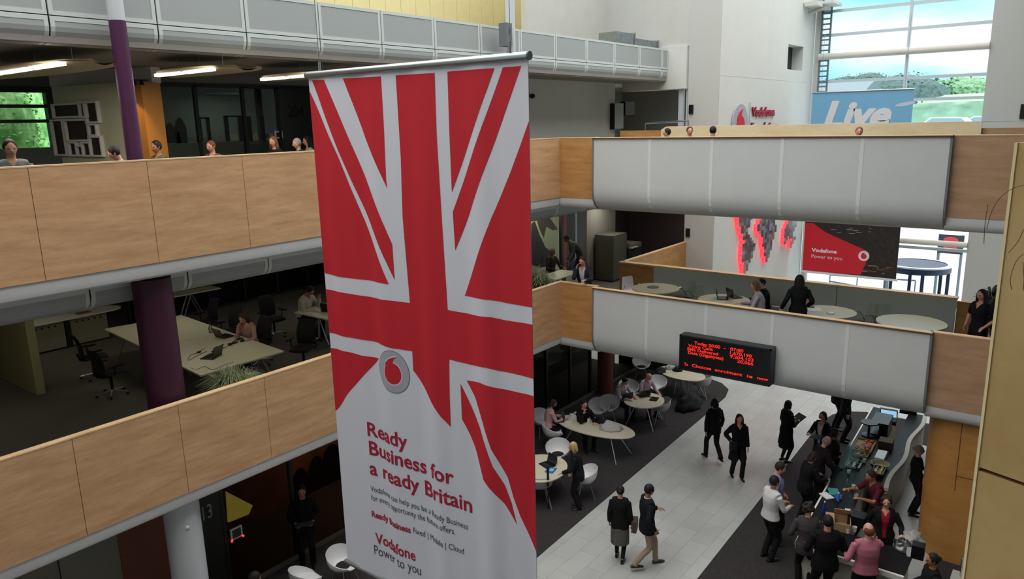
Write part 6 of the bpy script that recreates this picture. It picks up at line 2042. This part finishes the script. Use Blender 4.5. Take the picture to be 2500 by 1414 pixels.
    F = [(i * nh + k, i * nh + (k + 1) % nh, (i + 1) * nh + (k + 1) % nh, (i + 1) * nh + k) for i in range(mh) for k in range(nh)] + [tuple(range(nh - 1, -1, -1)), tuple(mh * nh + k for k in range(nh))]
    mb.add(V, F)
    def hl(x, y, z): return hc_ + (hf * x + hs * y + hup * z) * s
    limb(mb, [hl(.080, 0, .018), hl(.098, 0, -.004), hl(.112, 0, -.024), hl(.094, 0, -.032)], [.007 * s, .0095 * s, .013 * s, .010 * s], 8)
    for sd in (1, -1):
        limb(mb, [hl(-.004, sd * .072, .022), hl(-.008, sd * .082, .008), hl(.0, sd * .078, -.018)], [.008 * s, .013 * s, .007 * s], 8)
    hw = {}
    for sd in (1, -1):
        S, E, W, palm, thumb = A[sd]
        P_, R_ = smooth_pts([S, (S + E) / 2, E, E + (W - E) * .4, W], [.05 * s, .043 * s, .037 * s, .035 * s, .025 * s], 3)
        limb(mb, P_, R_)
        hand(mb, W, W - E, palm, thumb, s, curl)
        hw[sd] = W + (W - E).normalized() * .08 * s
        H, K, N = Lg[sd]
        P_, R_ = smooth_pts([H, H + (K - H) * .5, K, K + (N - K) * .35, N], [.082 * s * B, .070 * s * B, .052 * s, .052 * s, .036 * s], 3)
        limb(mb, P_, R_)
        limb(mb, [N, N + Vector((.03, 0, -.045)) * s, N + Vector((.12, sd * .01, -.055)) * s, N + Vector((.17, sd * .015, -.06)) * s], [.028 * s, .024 * s, .020 * s, .012 * s], 10)
    sk = SK[skin]
    mats = [mat('skin_' + skin, sk[0], .55), M_eye, mat('lip_' + skin, sk[1], .5), mat('hair_' + hc, HAIRC[hc], .7)]
    body = mb.build('body', mats, root, fix=False)
    def face(me):
        for p in me.polygons:
            q = p.center - hc_
            x, y, z = q.dot(hf) / s, q.dot(hs) / s, q.dot(hup) / s
            if x > .06:
                if (abs(abs(y) - .031) < .012) and abs(z - .003) < .0065: p.material_index = 1
                elif abs(y) < .021 and abs(z + .053) < .007: p.material_index = 2
    QUEUE.append((body, vox * s, 3, face if detail else None))
    # ---- clothes
    def cloth(mb, name, col, rough=.85, v=None, post=None, noise_=.06, extra=None):
        m = mat('cloth_' + col + (extra or ''), col, rough, noise_amt=noise_, nscale=30, spec=.2)
        o = mb.build(name, [m], root, fix=False)
        QUEUE.append((o, v or vox * 1.25, 2, post))
        return o
    def sleeves(mb, add, short=False):
        for sd in (1, -1):
            S, E, W = A[sd][:3]
            if short:
                limb(mb, *smooth_pts([S, (S + E) / 2, E + (S - E) * .15], [.056 * s + add, .052 * s + add, .047 * s + add], 3))
            else:
                limb(mb, *smooth_pts([S, (S + E) / 2, E, E + (W - E) * .5, W - (W - E).normalized() * .0], [.055 * s + add, .050 * s + add, .044 * s + add, .040 * s + add, .033 * s + add], 3))
    kind, col = top
    def vneck(depth, width):
        def f(me):
            b = bmesh.new(); b.from_mesh(me)
            up_ = dr(ln)
            kill = []
            for fc in b.faces:
                q = fc.calc_center_median() - c4
                zz = q.dot(up_); xx = q.dot(Vector((cos(ln), 0, -sin(ln))))
                if zz > -depth * s and xx > .0 and abs(q.y) < width * s * (1 + zz / (depth * s)) and zz < .06:
                    kill.append(fc)
            bmesh.ops.delete(b, geom=kill, context='FACES'); b.to_mesh(me); b.free()
        return f
    def openf(me):
        b = bmesh.new(); b.from_mesh(me)
        kill = []
        for fc in b.faces:
            q = fc.calc_center_median()
            t = (q.z - c0.z) / (c4.z - c0.z + 1e-6)
            xc = c0.x + (c4.x - c0.x) * max(0, t)
            w = .030 + .055 * max(0, min(1.1, t))
            if q.x > xc + .05 * s and abs(q.y) < w * s and q.z > c0.z - .5:
                kill.append(fc)
        bmesh.ops.delete(b, geom=kill, context='FACES'); b.to_mesh(me); b.free()
    if inner:
        mb = MB(); torso(mb, 1.0, hem=.06 * s, add=.008)
        cloth(mb, 'shirt', inner, post=vneck(.10, .07))
    mb = MB()
    if kind == 'shirt':
        torso(mb, 1.0, hem=(.05 if pose != 'sit' else .02) * s, add=.012); sleeves(mb, .004, short_sleeve)
        cloth(mb, 'shirt', col, post=vneck(.07, .055))
    elif kind == 'blouse':
        torso(mb, 1.0, hem=(.13 if pose != 'sit' else .03) * s, add=.014); sleeves(mb, .005, short_sleeve)
        cloth(mb, 'blouse', col, post=vneck(.12, .07))
    elif kind == 'jacket':
        torso(mb, 1.04, hem=(.17 if pose != 'sit' else .04) * s, add=.018); sleeves(mb, .012)
        cloth(mb, 'jacket', col, post=openf if (inner or open_front) else None)
    elif kind == 'coat':
        torso(mb, 1.05, hem=.1 * s, add=.02); sleeves(mb, .014)
        mb.loft([ring(c0 + Vector((0, 0, -z_ * s)), UP, fw, a_ * s, b_ * s, 20) for z_, a_, b_ in ((-.05, .13, .18), (.1, .15, .20), (.25, .165, .215), (.40, .185, .235), (.42, .185, .235))])
        cloth(mb, 'coat', col, post=openf if inner else None)
    if collar:
        mb = MB(); limb(mb, [c4 - dr(ln) * .005, c4 + (c5 - c4) * .28], [.074 * s, .066 * s], 16)
        cloth(mb, 'collar', collar)
    bk, bc = bottom
    mb = MB()
    if bk in ('trousers', 'slim'):
        g = 1.0 if bk == 'trousers' else .9
        mb.loft([ring(c, UP, fw, a_ * s * B + .008, b_ * s * B + .008, 20, 2.2) for c, a_, b_ in ((c0 + Vector((0, 0, -.10 * s)), .10, .15), (c0 + Vector((0, 0, -.05 * s)), .118, .168), (c0 + Vector((0, 0, .06 * s)), .110, .152))])
        for sd in (1, -1):
            H, K, N = Lg[sd]
            P_, R_ = smooth_pts([H, H + (K - H) * .5, K, K + (N - K) * .4, N + Vector((0, 0, -.03 * s))], [.098 * s * B, .084 * s * B * g, .068 * s * g, .064 * s * g, .060 * s * g], 3)
            limb(mb, P_, R_)
        cloth(mb, 'trousers', bc)
    elif bk == 'skirt':
        if pose == 'sit':
            for sd in (1, -1):
                H, K, N = Lg[sd]
                limb(mb, [H, H + (K - H) * .5, K], [.105 * s, .095 * s, .08 * s])
            mb.loft([ring(c0 + Vector((0, 0, z_ * s)), UP, fw, .12 * s, .17 * s, 20) for z_ in (-.1, 0, .08)])
        else:
            mb.loft([ring(c0 + Vector((0, 0, z_ * s)), UP, fw, a_ * s, b_ * s, 20) for z_, a_, b_ in ((-.52, .17, .20), (-.35, .165, .20), (-.15, .15, .195), (0, .128, .178), (.09, .112, .15))])
        cloth(mb, 'skirt', bc, noise_=.25)
        mb = MB()
        for sd in (1, -1):
            H, K, N = Lg[sd]
            P_, R_ = smooth_pts([H, H + (K - H) * .5, K, K + (N - K) * .35, N], [.088 * s, .075 * s, .056 * s, .056 * s, .040 * s], 3)
            limb(mb, P_, R_)
        cloth(mb, 'tights', '1b191b')
    if apron:
        mb = MB()
        mb.loft([[c0 + Vector(((.135 + .02 * (z_ < -.2)) * s * cos(t) + .01, .19 * s * sin(t), z_ * s)) for t in [-1.25 + 2.5 * k / 10 for k in range(11)]] + [c0 + Vector(((.12) * s * cos(t) + .0, .175 * s * sin(t), z_ * s)) for t in [1.25 - 2.5 * k / 10 for k in range(11)]] for z_ in (-.50, -.3, -.1, .05, .12)])
        cloth(mb, 'apron', apron)
    for sd in (1, -1):
        N = Lg[sd][2]; mb = MB()
        zb = N.z - .085 * s
        rr = []
        for x_, w_, hh in ((-.065, .030, .06), (-.03, .037, .075), (.03, .038, .075), (.09, .043, .055), (.15, .040, .042), (.185, .022, .028)):
            c = Vector((N.x + x_ * s, N.y + sd * .06 * x_, zb))
            rr.append([c + Vector((0, w_ * s * cos(t), max(0.001, hh * s * (.5 + .5 * sin(t))))) for t in [2 * pi * k / 12 for k in range(12)]])
        mb.loft(rr)
        mb.build('shoe', mat('shoe_' + shoes, shoes, .35), root, smooth='auto', fix=False)
    # ---- hair
    if hair != 'bald':
        mb = MB()
        Mh = Matrix((hf, hs, hup)).transposed()
        def he(c, a_, b_, h_): mb.ell(hl(*c), a_ * s, b_ * s, h_ * s, 18, 12, 0, Mh)
        rec = {'short': 0, 'thin': -.012}.get(hair, 0)
        if hair == 'thin':
            he((-.028, 0, .0), .080, .084, .085)
        else:
            he((-.014, 0, .026), .098, .087, .104)
        if hair == 'curly':
            rnd = random.Random(len(label))
            for k in range(22):
                t = rnd.uniform(-2.4, 2.4) + pi; z_ = rnd.uniform(-.07, .11)
                q = sqrt(max(.1, 1 - (z_ / .13) ** 2))
                he((.085 * q * cos(t) - .015, .085 * q * sin(t), z_ + .01), .034, .034, .034)
        if hair in ('bob', 'long'):
            for sd in (1, -1):
                e = -.10 if hair == 'bob' else -.21
                limb(mb, [hl(-.01, sd * .055, .07), hl(.0, sd * .082, .0), hl(-.005, sd * .088, e * .6), hl(-.01, sd * .08, e)], [.03 * s, .028 * s, .030 * s, .018 * s], 10)
            e = -.13 if hair == 'bob' else -.34
            mb.loft([ring(hl(x_, 0, z_), hup, hf, a_ * s, b_ * s, 16) for x_, z_, a_, b_ in ((-.045, .06, .04, .06), (-.065, 0, .042, .082), (-.072, e * .45, .038, .088), (-.078, e * .8, .030, .08), (-.078, e, .015, .055))])
        if hair in ('bun', 'pony'):
            he((-.115, 0, .03), .036, .038, .036)
            if hair == 'pony': limb(mb, [hl(-.12, 0, .03), hl(-.15, 0, -.05), hl(-.13, 0, -.16)], [.024 * s, .026 * s, .01 * s])
        o = mb.build('hair', [mat('hair_' + hc, HAIRC[hc], .75, noise_amt=.25, nscale=60)], root, fix=False)
        def trim(me):
            b = bmesh.new(); b.from_mesh(me); kill = []
            for fc in b.faces:
                q = fc.calc_center_median() - hc_
                x, y, z = q.dot(hf) / s, q.dot(hs) / s, q.dot(hup) / s
                if x > .045 and z < .048 and abs(y) < .07: kill.append(fc)
            bmesh.ops.delete(b, geom=kill, context='FACES'); b.to_mesh(me); b.free()
        QUEUE.append((o, .010 * s, 1, trim))
    Rz = Matrix.Rotation(yawr, 4, 'Z'); T_ = Matrix.Translation((at[0], at[1], z0)) @ Rz
    return {'L': T_ @ hw[1], 'R': T_ @ hw[-1], 'yaw': yawr, 'root': root, 'at': at, 'T': T_, 'head': T_ @ hc_}

def hold(P, which, name, label, cat, w, d, t, m, off=(0, 0, 0), rx=0, ry=0, rz=0):
    o = MB().box(-w / 2, -d / 2, -t / 2, w / 2, d / 2, t / 2).build(name, m)
    q = (P['L'] + P['R']) / 2 if which == 'B' else P[which]
    o.location = q + Matrix.Rotation(P['yaw'], 3, 'Z') @ Vector(off)
    o.rotation_euler = (rx, ry, P['yaw'] + rz)
    return tag(o, label, cat)
walkF = {'L': (.22, .09, .085), 'R': (-.28, .09, .16)}
walkR = {'R': (.22, .09, .085), 'L': (-.28, .09, .16)}
# ---- ground floor, walking strip
person('woman in black suit walking away over the pale tiles, left of the pair', (1745, 973), 0, 52, 1.68, fem=True, hair='bob', hc='black', top=('jacket', '121315'), legs=walkF, arms={'L': (-.1, .12, -.5, (0, -1, 0)), 'R': (.12, .12, -.5, (0, -1, 0))}, open_front=False)
P = person('woman with long brown hair walking toward the viewer in black clothes and open coat', (1806, 1012), 0, 216, 1.66, fem=True, hair='long', hc='brown', skin='pink', top=('coat', '17151b'), inner='141416', legs={'L': (.1, .1, .085), 'R': (-.12, .1, .10)}, arms={'R': (.12, .05, -.32)})
hold(P, 'R', 'bag', 'small dark handbag with pale tag carried by the walking brown-haired woman', 'bag', .09, .16, .2, M_cush, (0.03, 0, -.06))
P = person('woman in knee-length black coat standing on the tiles reading papers', (1926, 978), 0, -38, 1.66, fem=True, hair='bob', hc='black', skin='tan', top=('coat', '131416'), bottom=('skirt', '121214'), arms={'B': (.24, -.04, -.22)})
hold(P, 'B', 'folder', 'black folder held open by the woman in the black coat', 'folder', .24, .3, .02, M_cush, (.05, 0, .03), ry=-.6)
P = person('woman in black top and grey patterned skirt walking away at the bottom of the view', (1515, 1186), 0, 20, 1.62, fem=True, hair='bun', hc='black', top=('jacket', '131314'), bottom=('skirt', '5a5654'), legs={'L': (.1, .08, .085), 'R': (-.12, .08, .1)})
hold(P, 'R', 'bag', 'brown handbag on the arm of the woman in the grey skirt', 'bag', .25, .1, .24, mat('bag_brown', '4d3a31', .6), (-.02, -.06, .06))
P = person('man in dark jumper and tan trousers walking to the right', (1588, 1183), 0, -42, 1.78, hair='short', hc='black', skin='tan', top=('jacket', '16191f'), bottom=('slim', '9a8877'), collar='d8d8dc', legs=walkF, arms={'L': (.28, .02, -.28), 'R': (.05, .1, -.45, (0, -1, 0))}, head=(10, 8), shoes='3a2a20')
# ---- at the queue
person('man in white shirt with hands together in front, leftmost in the queue', (1893, 1162), 0, -35, 1.80, hair='short', hc='black', skin='tan', top=('shirt', 'c9c9cb'), arms={'B': (.32, -.08, -.28)}, collar='d2d2d4', lean=4, bulk=1.08)
person('man in lilac-blue shirt standing behind the man in white', (1910, 1130), 0, -70, 1.82, hair='short', hc='darkbrown', skin='pink', top=('shirt', '8286bd'), arms={'B': (.15, .05, -.42)}, bulk=1.1, head=(0, 15))
P = person('woman with pale shirt pointing papers to the left, before the oval carpet end', (2010, 1006), 0, 165, 1.62, fem=True, hair='bob', hc='darkbrown', skin='pink', top=('jacket', '15151a'), inner='c9c3c8', arms={'B': (.36, .0, -.2)})
hold(P, 'L', 'leaflet', 'dark leaflet held out by the woman pointing left', 'leaflet', .28, .2, .01, M_cush, (.06, 0, .02))
person('bald man in dark jacket bending over the food counter', (2024, 1066), 0, -42, 1.74, lean=18, hair='thin', hc='grey', skin='pink', top=('jacket', '1d1a20'), inner='8f8390', arms={'B': (.3, .0, -.35)}, head=(0, 10))
person('dark-haired woman in black at the counter right of the bald man', (2040, 1046), 0, -70, 1.66, fem=True, hair='bob', hc='black', skin='tan', top=('jacket', '131417'), arms={'B': (.2, .05, -.4)})
person('woman in pink top under black coat choosing food, nearest the glass guard', (1992, 1104), 0, -38, 1.66, lean=14, fem=True, hair='bob', hc='darkbrown', skin='pink', top=('jacket', '141418'), inner='a86a70', arms={'B': (.34, .0, -.3)}, head=(0, 14))
person('woman in wavy grey-patterned cardigan with her back to the viewer at the counter', (1974, 1226), 0, 25, 1.74, fem=True, hair='curly', hc='darkbrown', top=('jacket', '423c3f'), arms={'B': (.2, .06, -.36)}, lean=8)
person('person in black jacket with red collar, back to the viewer, before the cardboard box', (2022, 1258), 0, 32, 1.84, hair='short', hc='black', top=('jacket', '111214'), collar='8c2233', bulk=1.1, arms={'B': (.24, .05, -.32)})
person('balding man in pink shirt with back to the viewer holding a phone to his ear', (2122, 1278), 0, 35, 1.85, hair='thin', hc='red', skin='pink', top=('shirt', 'b06a7c'), bulk=1.12, arms={'R': (.12, -.04, .04, (0, -1, 0)), 'L': (.2, .05, -.3)}, at=None)
person('server with dark curly hair, red shirt and black cardigan behind the counter corner', (2165, 1212), .02, 195, 1.64, fem=True, hair='curly', hc='darkbrown', skin='pink', top=('jacket', '15161a'), inner='96202f', bulk=1.1, arms={'L': (.28, .12, -.3), 'R': (.1, .1, -.45)})
person('server in burgundy shirt reaching across the counter with both arms', (2124, 1150), .02, 138, 1.72, lean=22, hair='short', hc='black', skin='tan', top=('shirt', '4d1a26'), short_sleeve=True, arms={'B': (.42, .02, -.14)}, bulk=1.05)
person('grey-haired server in black top and burgundy apron beside the timber wall', (2246, 1088), .02, -75, 1.64, fem=True, hair='bun', hc='grey', skin='pink', top=('shirt', '17171b'), apron='4d1a2a', arms={'B': (.28, .0, -.3)}, short_sleeve=False)
person('dark-haired person in black at the very bottom right below the plastic bags', (2278, 1352), 0, 120, 1.68, fem=True, hair='bun', hc='black', skin='tan', top=('jacket', '131315'), arms={'B': (.2, .0, -.3)})
person('person in black trousers whose upper body is hidden by the lower bridge', at=(21.1, 5.0), z0=0.013, yaw=-60, h=1.8, hair='short', top=('jacket', '131418'), legs={'L': (0, .12, .085), 'R': (-.02, .12, .085)})
person('person in black with pale green scarf at the far end of the counter', at=(20.4, 2.55 + 2.05), z0=0.013, yaw=-80, h=1.72, fem=True, hair='bob', hc='blond', top=('jacket', '15171c'), collar='8f9c84')
# ---- cafe tables, ground floor
person('blond woman in dark jacket standing at the round table beside the banner', (1397, 1080), 0, 120, 1.63, lean=12, fem=True, hair='bob', hc='blond', top=('jacket', '15181b'), arms={'L': (.3, .0, -.38)})
def sit_at(px, z0, zt, **k): return px
person('seated woman in pink top typing at the far end of the long oval table', (1354, 976), 0.012, -42, 1.66, pose='sit', seat=.47, fem=True, hair='bob', hc='brown', skin='pink', top=('blouse', 'c59a9c'), arms={'B': (.36, -.02, -.24)}, lean=12, head=(0, 12))
person('seated person in black resting chin on hand behind the long oval table', (1427, 978), 0.012, -120, 1.7, pose='sit', seat=.47, hair='short', hc='black', skin='pink', top=('jacket', '121214'), arms={'R': (.18, -.1, .02), 'L': (.3, 0, -.25)}, lean=10)
person('seated man in pale pink shirt at the left laptop of the two-laptop table', (1530, 925), 0.012, -105, 1.74, pose='sit', seat=.47, hair='short', hc='black', skin='pink', top=('shirt', 'b8a9b2'), arms={'B': (.38, -.05, -.24)}, lean=18, head=(0, 20))
person('seated bald man in pale pink shirt at the right laptop of the two-laptop table', (1587, 914), 0.012, -115, 1.76, pose='sit', seat=.47, hair='bald', skin='pink', top=('shirt', 'b5a2b0'), arms={'B': (.36, .0, -.26)}, lean=18, head=(15, 18))
P = person('man in black suit standing behind the glass front with a dark folder', (735, 1187), 0.0, 235, 1.78, hair='short', hc='black', skin='tan', top=('jacket', '0b0d0e'), bottom=('trousers', '0b0c0d'), arms={'B': (.26, -.02, -.28)})
hold(P, 'B', 'folder', 'dark open folder held by the man in the black suit', 'folder', .22, .36, .02, M_cush, (.06, 0, .03), ry=-.2)
person('dark-haired man in white shirt cut off by the bottom edge, left of the white chairs', (630, 1398), 0.012, -35, 1.76, pose='sit', seat=.47, hair='short', hc='black', skin='pink', top=('shirt', 'c4c6cc'), arms={'B': (.3, 0, -.28)}, lean=40, head=(0, 5))
# ---- first storey
person('man in cream shirt writing at the desk beside the banner', (762, 702), Z1, -78, 1.76, pose='sit', seat=.47, hair='short', hc='black', skin='tan', top=('shirt', 'b3aea2'), arms={'R': (.34, -.05, -.26), 'L': (.22, .0, -.02)}, lean=20, head=(0, 25), bulk=1.1)
P = person('long-haired woman in pink cardigan on the phone at the desk island', (588, 768), Z1, -155, 1.66, pose='sit', seat=.47, fem=True, hair='long', hc='brown', skin='pink', top=('blouse', 'b08d83'), arms={'R': (.16, -.07, .0, (0, -1, 0)), 'L': (.36, .0, -.26)}, lean=18, head=(0, 18))
person('man in dark grey suit on the phone leaning on the corner of the balcony', (1405, 637), Z1, 190, 1.76, at=(15.95, 10.08), hair='short', hc='brown', skin='pink', top=('jacket', '2c2d31'), inner='c2c2c8', arms={'R': (.15, -.06, .03, (0, -1, 0)), 'L': (.42, .05, -.18)}, lean=14, head=(0, 8))
person('man in grey shirt bending forward in front of the maroon doors', (1378, 588), Z1, 135, 1.78, plane=12.9, lean=48, hair='short', hc='black', skin='tan', top=('shirt', '4e5558'), arms={'B': (.1, .0, -.5)})
person('seated man in brown shirt at the small desk right of the banner', (1350, 612), Z1, -100, 1.72, plane=12.75, pose='sit', seat=.47, hair='short', hc='grey', skin='tan', top=('shirt', '4a403b'), arms={'B': (.34, .0, -.26)}, lean=10)
person('woman in grey-lilac top seated at the laptop on the bridge', (1842, 686), ZB, 112, 1.72, pose='sit', seat=.50, fem=True, hair='bob', hc='lightbrown', skin='fair', top=('blouse', 'a8a3ab'), arms={'B': (.36, -.02, -.24)}, lean=14)
person('man in black seated just behind the woman in grey-lilac on the bridge', (1859, 680), ZB, 125, 1.62, pose='sit', seat=.40, hair='short', hc='black', top=('jacket', '131417'), arms={'B': (.3, .0, -.26)}, lean=10)
person('woman with very long dark hair and black dress standing with back turned on the bridge', (1953, 671), ZB, 30, 1.68, fem=True, hair='long', hc='black', top=('jacket', '121416'), bottom=('skirt', '121416'), arms={'L': (-.02, .2, -.42, (0, -1, 0)), 'R': (.15, .08, -.4)}, bulk=1.05)
person('dark-haired woman in black dress standing at the right end of the lower bridge', (2398, 707), ZB, 150, 1.66, fem=True, hair='long', hc='black', skin='pink', top=('blouse', '17141c'), bottom=('skirt', '141216'), arms={'L': (.14, .06, -.38), 'R': (.02, .1, -.46, (0, -1, 0))}, short_sleeve=True)
# ---- heads above the upper bridge and the second-storey balcony
def head_only(label, px, yaw, y, **k):
    """seated so that the head top meets the pixel at depth y"""
    q = at_y(px[0], px[1], y)
    hh = 1.72 * (q.z - Z2 - .47) / .885
    person(label, px, Z2, yaw, max(1.45, min(1.95, hh)), plane=y, pose='sit', seat=.47, vox=.012, **k)
def bridge_head(label, px, yaw, x, **k):
    q = at_x(px[0], px[1], x); hh = 1.72 * (q.z - Z2 - .47) / .885
    person(label, at=(x, q.y), z0=Z2, yaw=yaw, h=max(1.45, min(1.95, hh)), pose='sit', seat=.47, vox=.012, **k)
bridge_head('black-haired head just above the left end of the upper bridge front', (1630, 314), 120, 17.0, hc='black', top=('jacket', '161616'))
bridge_head('face of a short-haired man looking over the upper bridge front', (1684, 310), 215, 17.2, hc='brown', skin='pink', top=('shirt', '777777'))
bridge_head('round black-haired head third from the left above the upper bridge front', (1741, 309), 20, 17.0, hc='black', top=('jacket', '161616'))
bridge_head('top of a light brown head at the right part of the upper bridge', (2098, 311), 200, 17.0, hc='lightbrown', skin='pink', top=('shirt', '999999'))
head_only('man in grey shirt with back to the garden window, far left of the second storey', (22, 341), -100, 12.4, hc='black', top=('shirt', '6f7676'), arms={'B': (.3, 0, -.2)}, lean=8)
head_only('man in blue shirt bent over his desk below the display niches', (268, 355), 160, 12.6, hc='black', skin='pink', top=('shirt', '6878a8'), lean=14, arms={'B': (.3, 0, -.25)}, head=(0, 15))
head_only('dark-haired man in olive shirt in front of the orange wall', (378, 344), 190, 13.4, hc='black', skin='tan', top=('shirt', '5d5f50'), lean=8, arms={'B': (.3, 0, -.25)})
head_only('red-haired man in profile before the dark glass front', (512, 344), 200, 13.4, hc='red', skin='pink', top=('shirt', '6f4d48'), lean=10, arms={'B': (.3, 0, -.25)})
head_only('blond long-haired woman seated below the room display', (665, 334), 200, 13.6, fem=True, hair='long', hc='lightbrown', skin='fair', top=('jacket', '1c1c1e'), lean=6, arms={'B': (.3, 0, -.25)})
head_only('grey-haired person beside the left edge of the banner', (722, 338), 170, 13.2, hc='grey', skin='fair', top=('jacket', '202022'), lean=10, arms={'B': (.3, 0, -.25)})
head_only('black-haired woman half behind the left edge of the banner', (748, 333), 160, 13.9, fem=True, hair='long', hc='black', skin='fair', top=('blouse', 'a9aaae'), lean=4, arms={'B': (.3, 0, -.25)})

# ---- merge each figure's shapes into continuous surfaces
for o, v, it, post in QUEUE:
    m = o.modifiers.new('skin', 'REMESH'); m.mode = 'VOXEL'; m.voxel_size = v
    if it:
        m2 = o.modifiers.new('relax', 'SMOOTH'); m2.factor = .5; m2.iterations = it
bpy.context.view_layer.update()
dg = bpy.context.evaluated_depsgraph_get()
for o, v, it, post in QUEUE:
    me = bpy.data.meshes.new_from_object(o.evaluated_get(dg))
    o.modifiers.clear()
    old = o.data
    ms = list(old.materials)
    o.data = me
    me.name = o.name
    if len(me.materials) == 0:
        for m_ in ms: me.materials.append(m_)
    me.polygons.foreach_set('use_smooth', [True] * len(me.polygons))
    me.polygons.foreach_set('material_index', [0] * len(me.polygons))
    if post: post(me)
    me.update()
print('people faces', sum(len(q[0].data.polygons) for q in QUEUE))
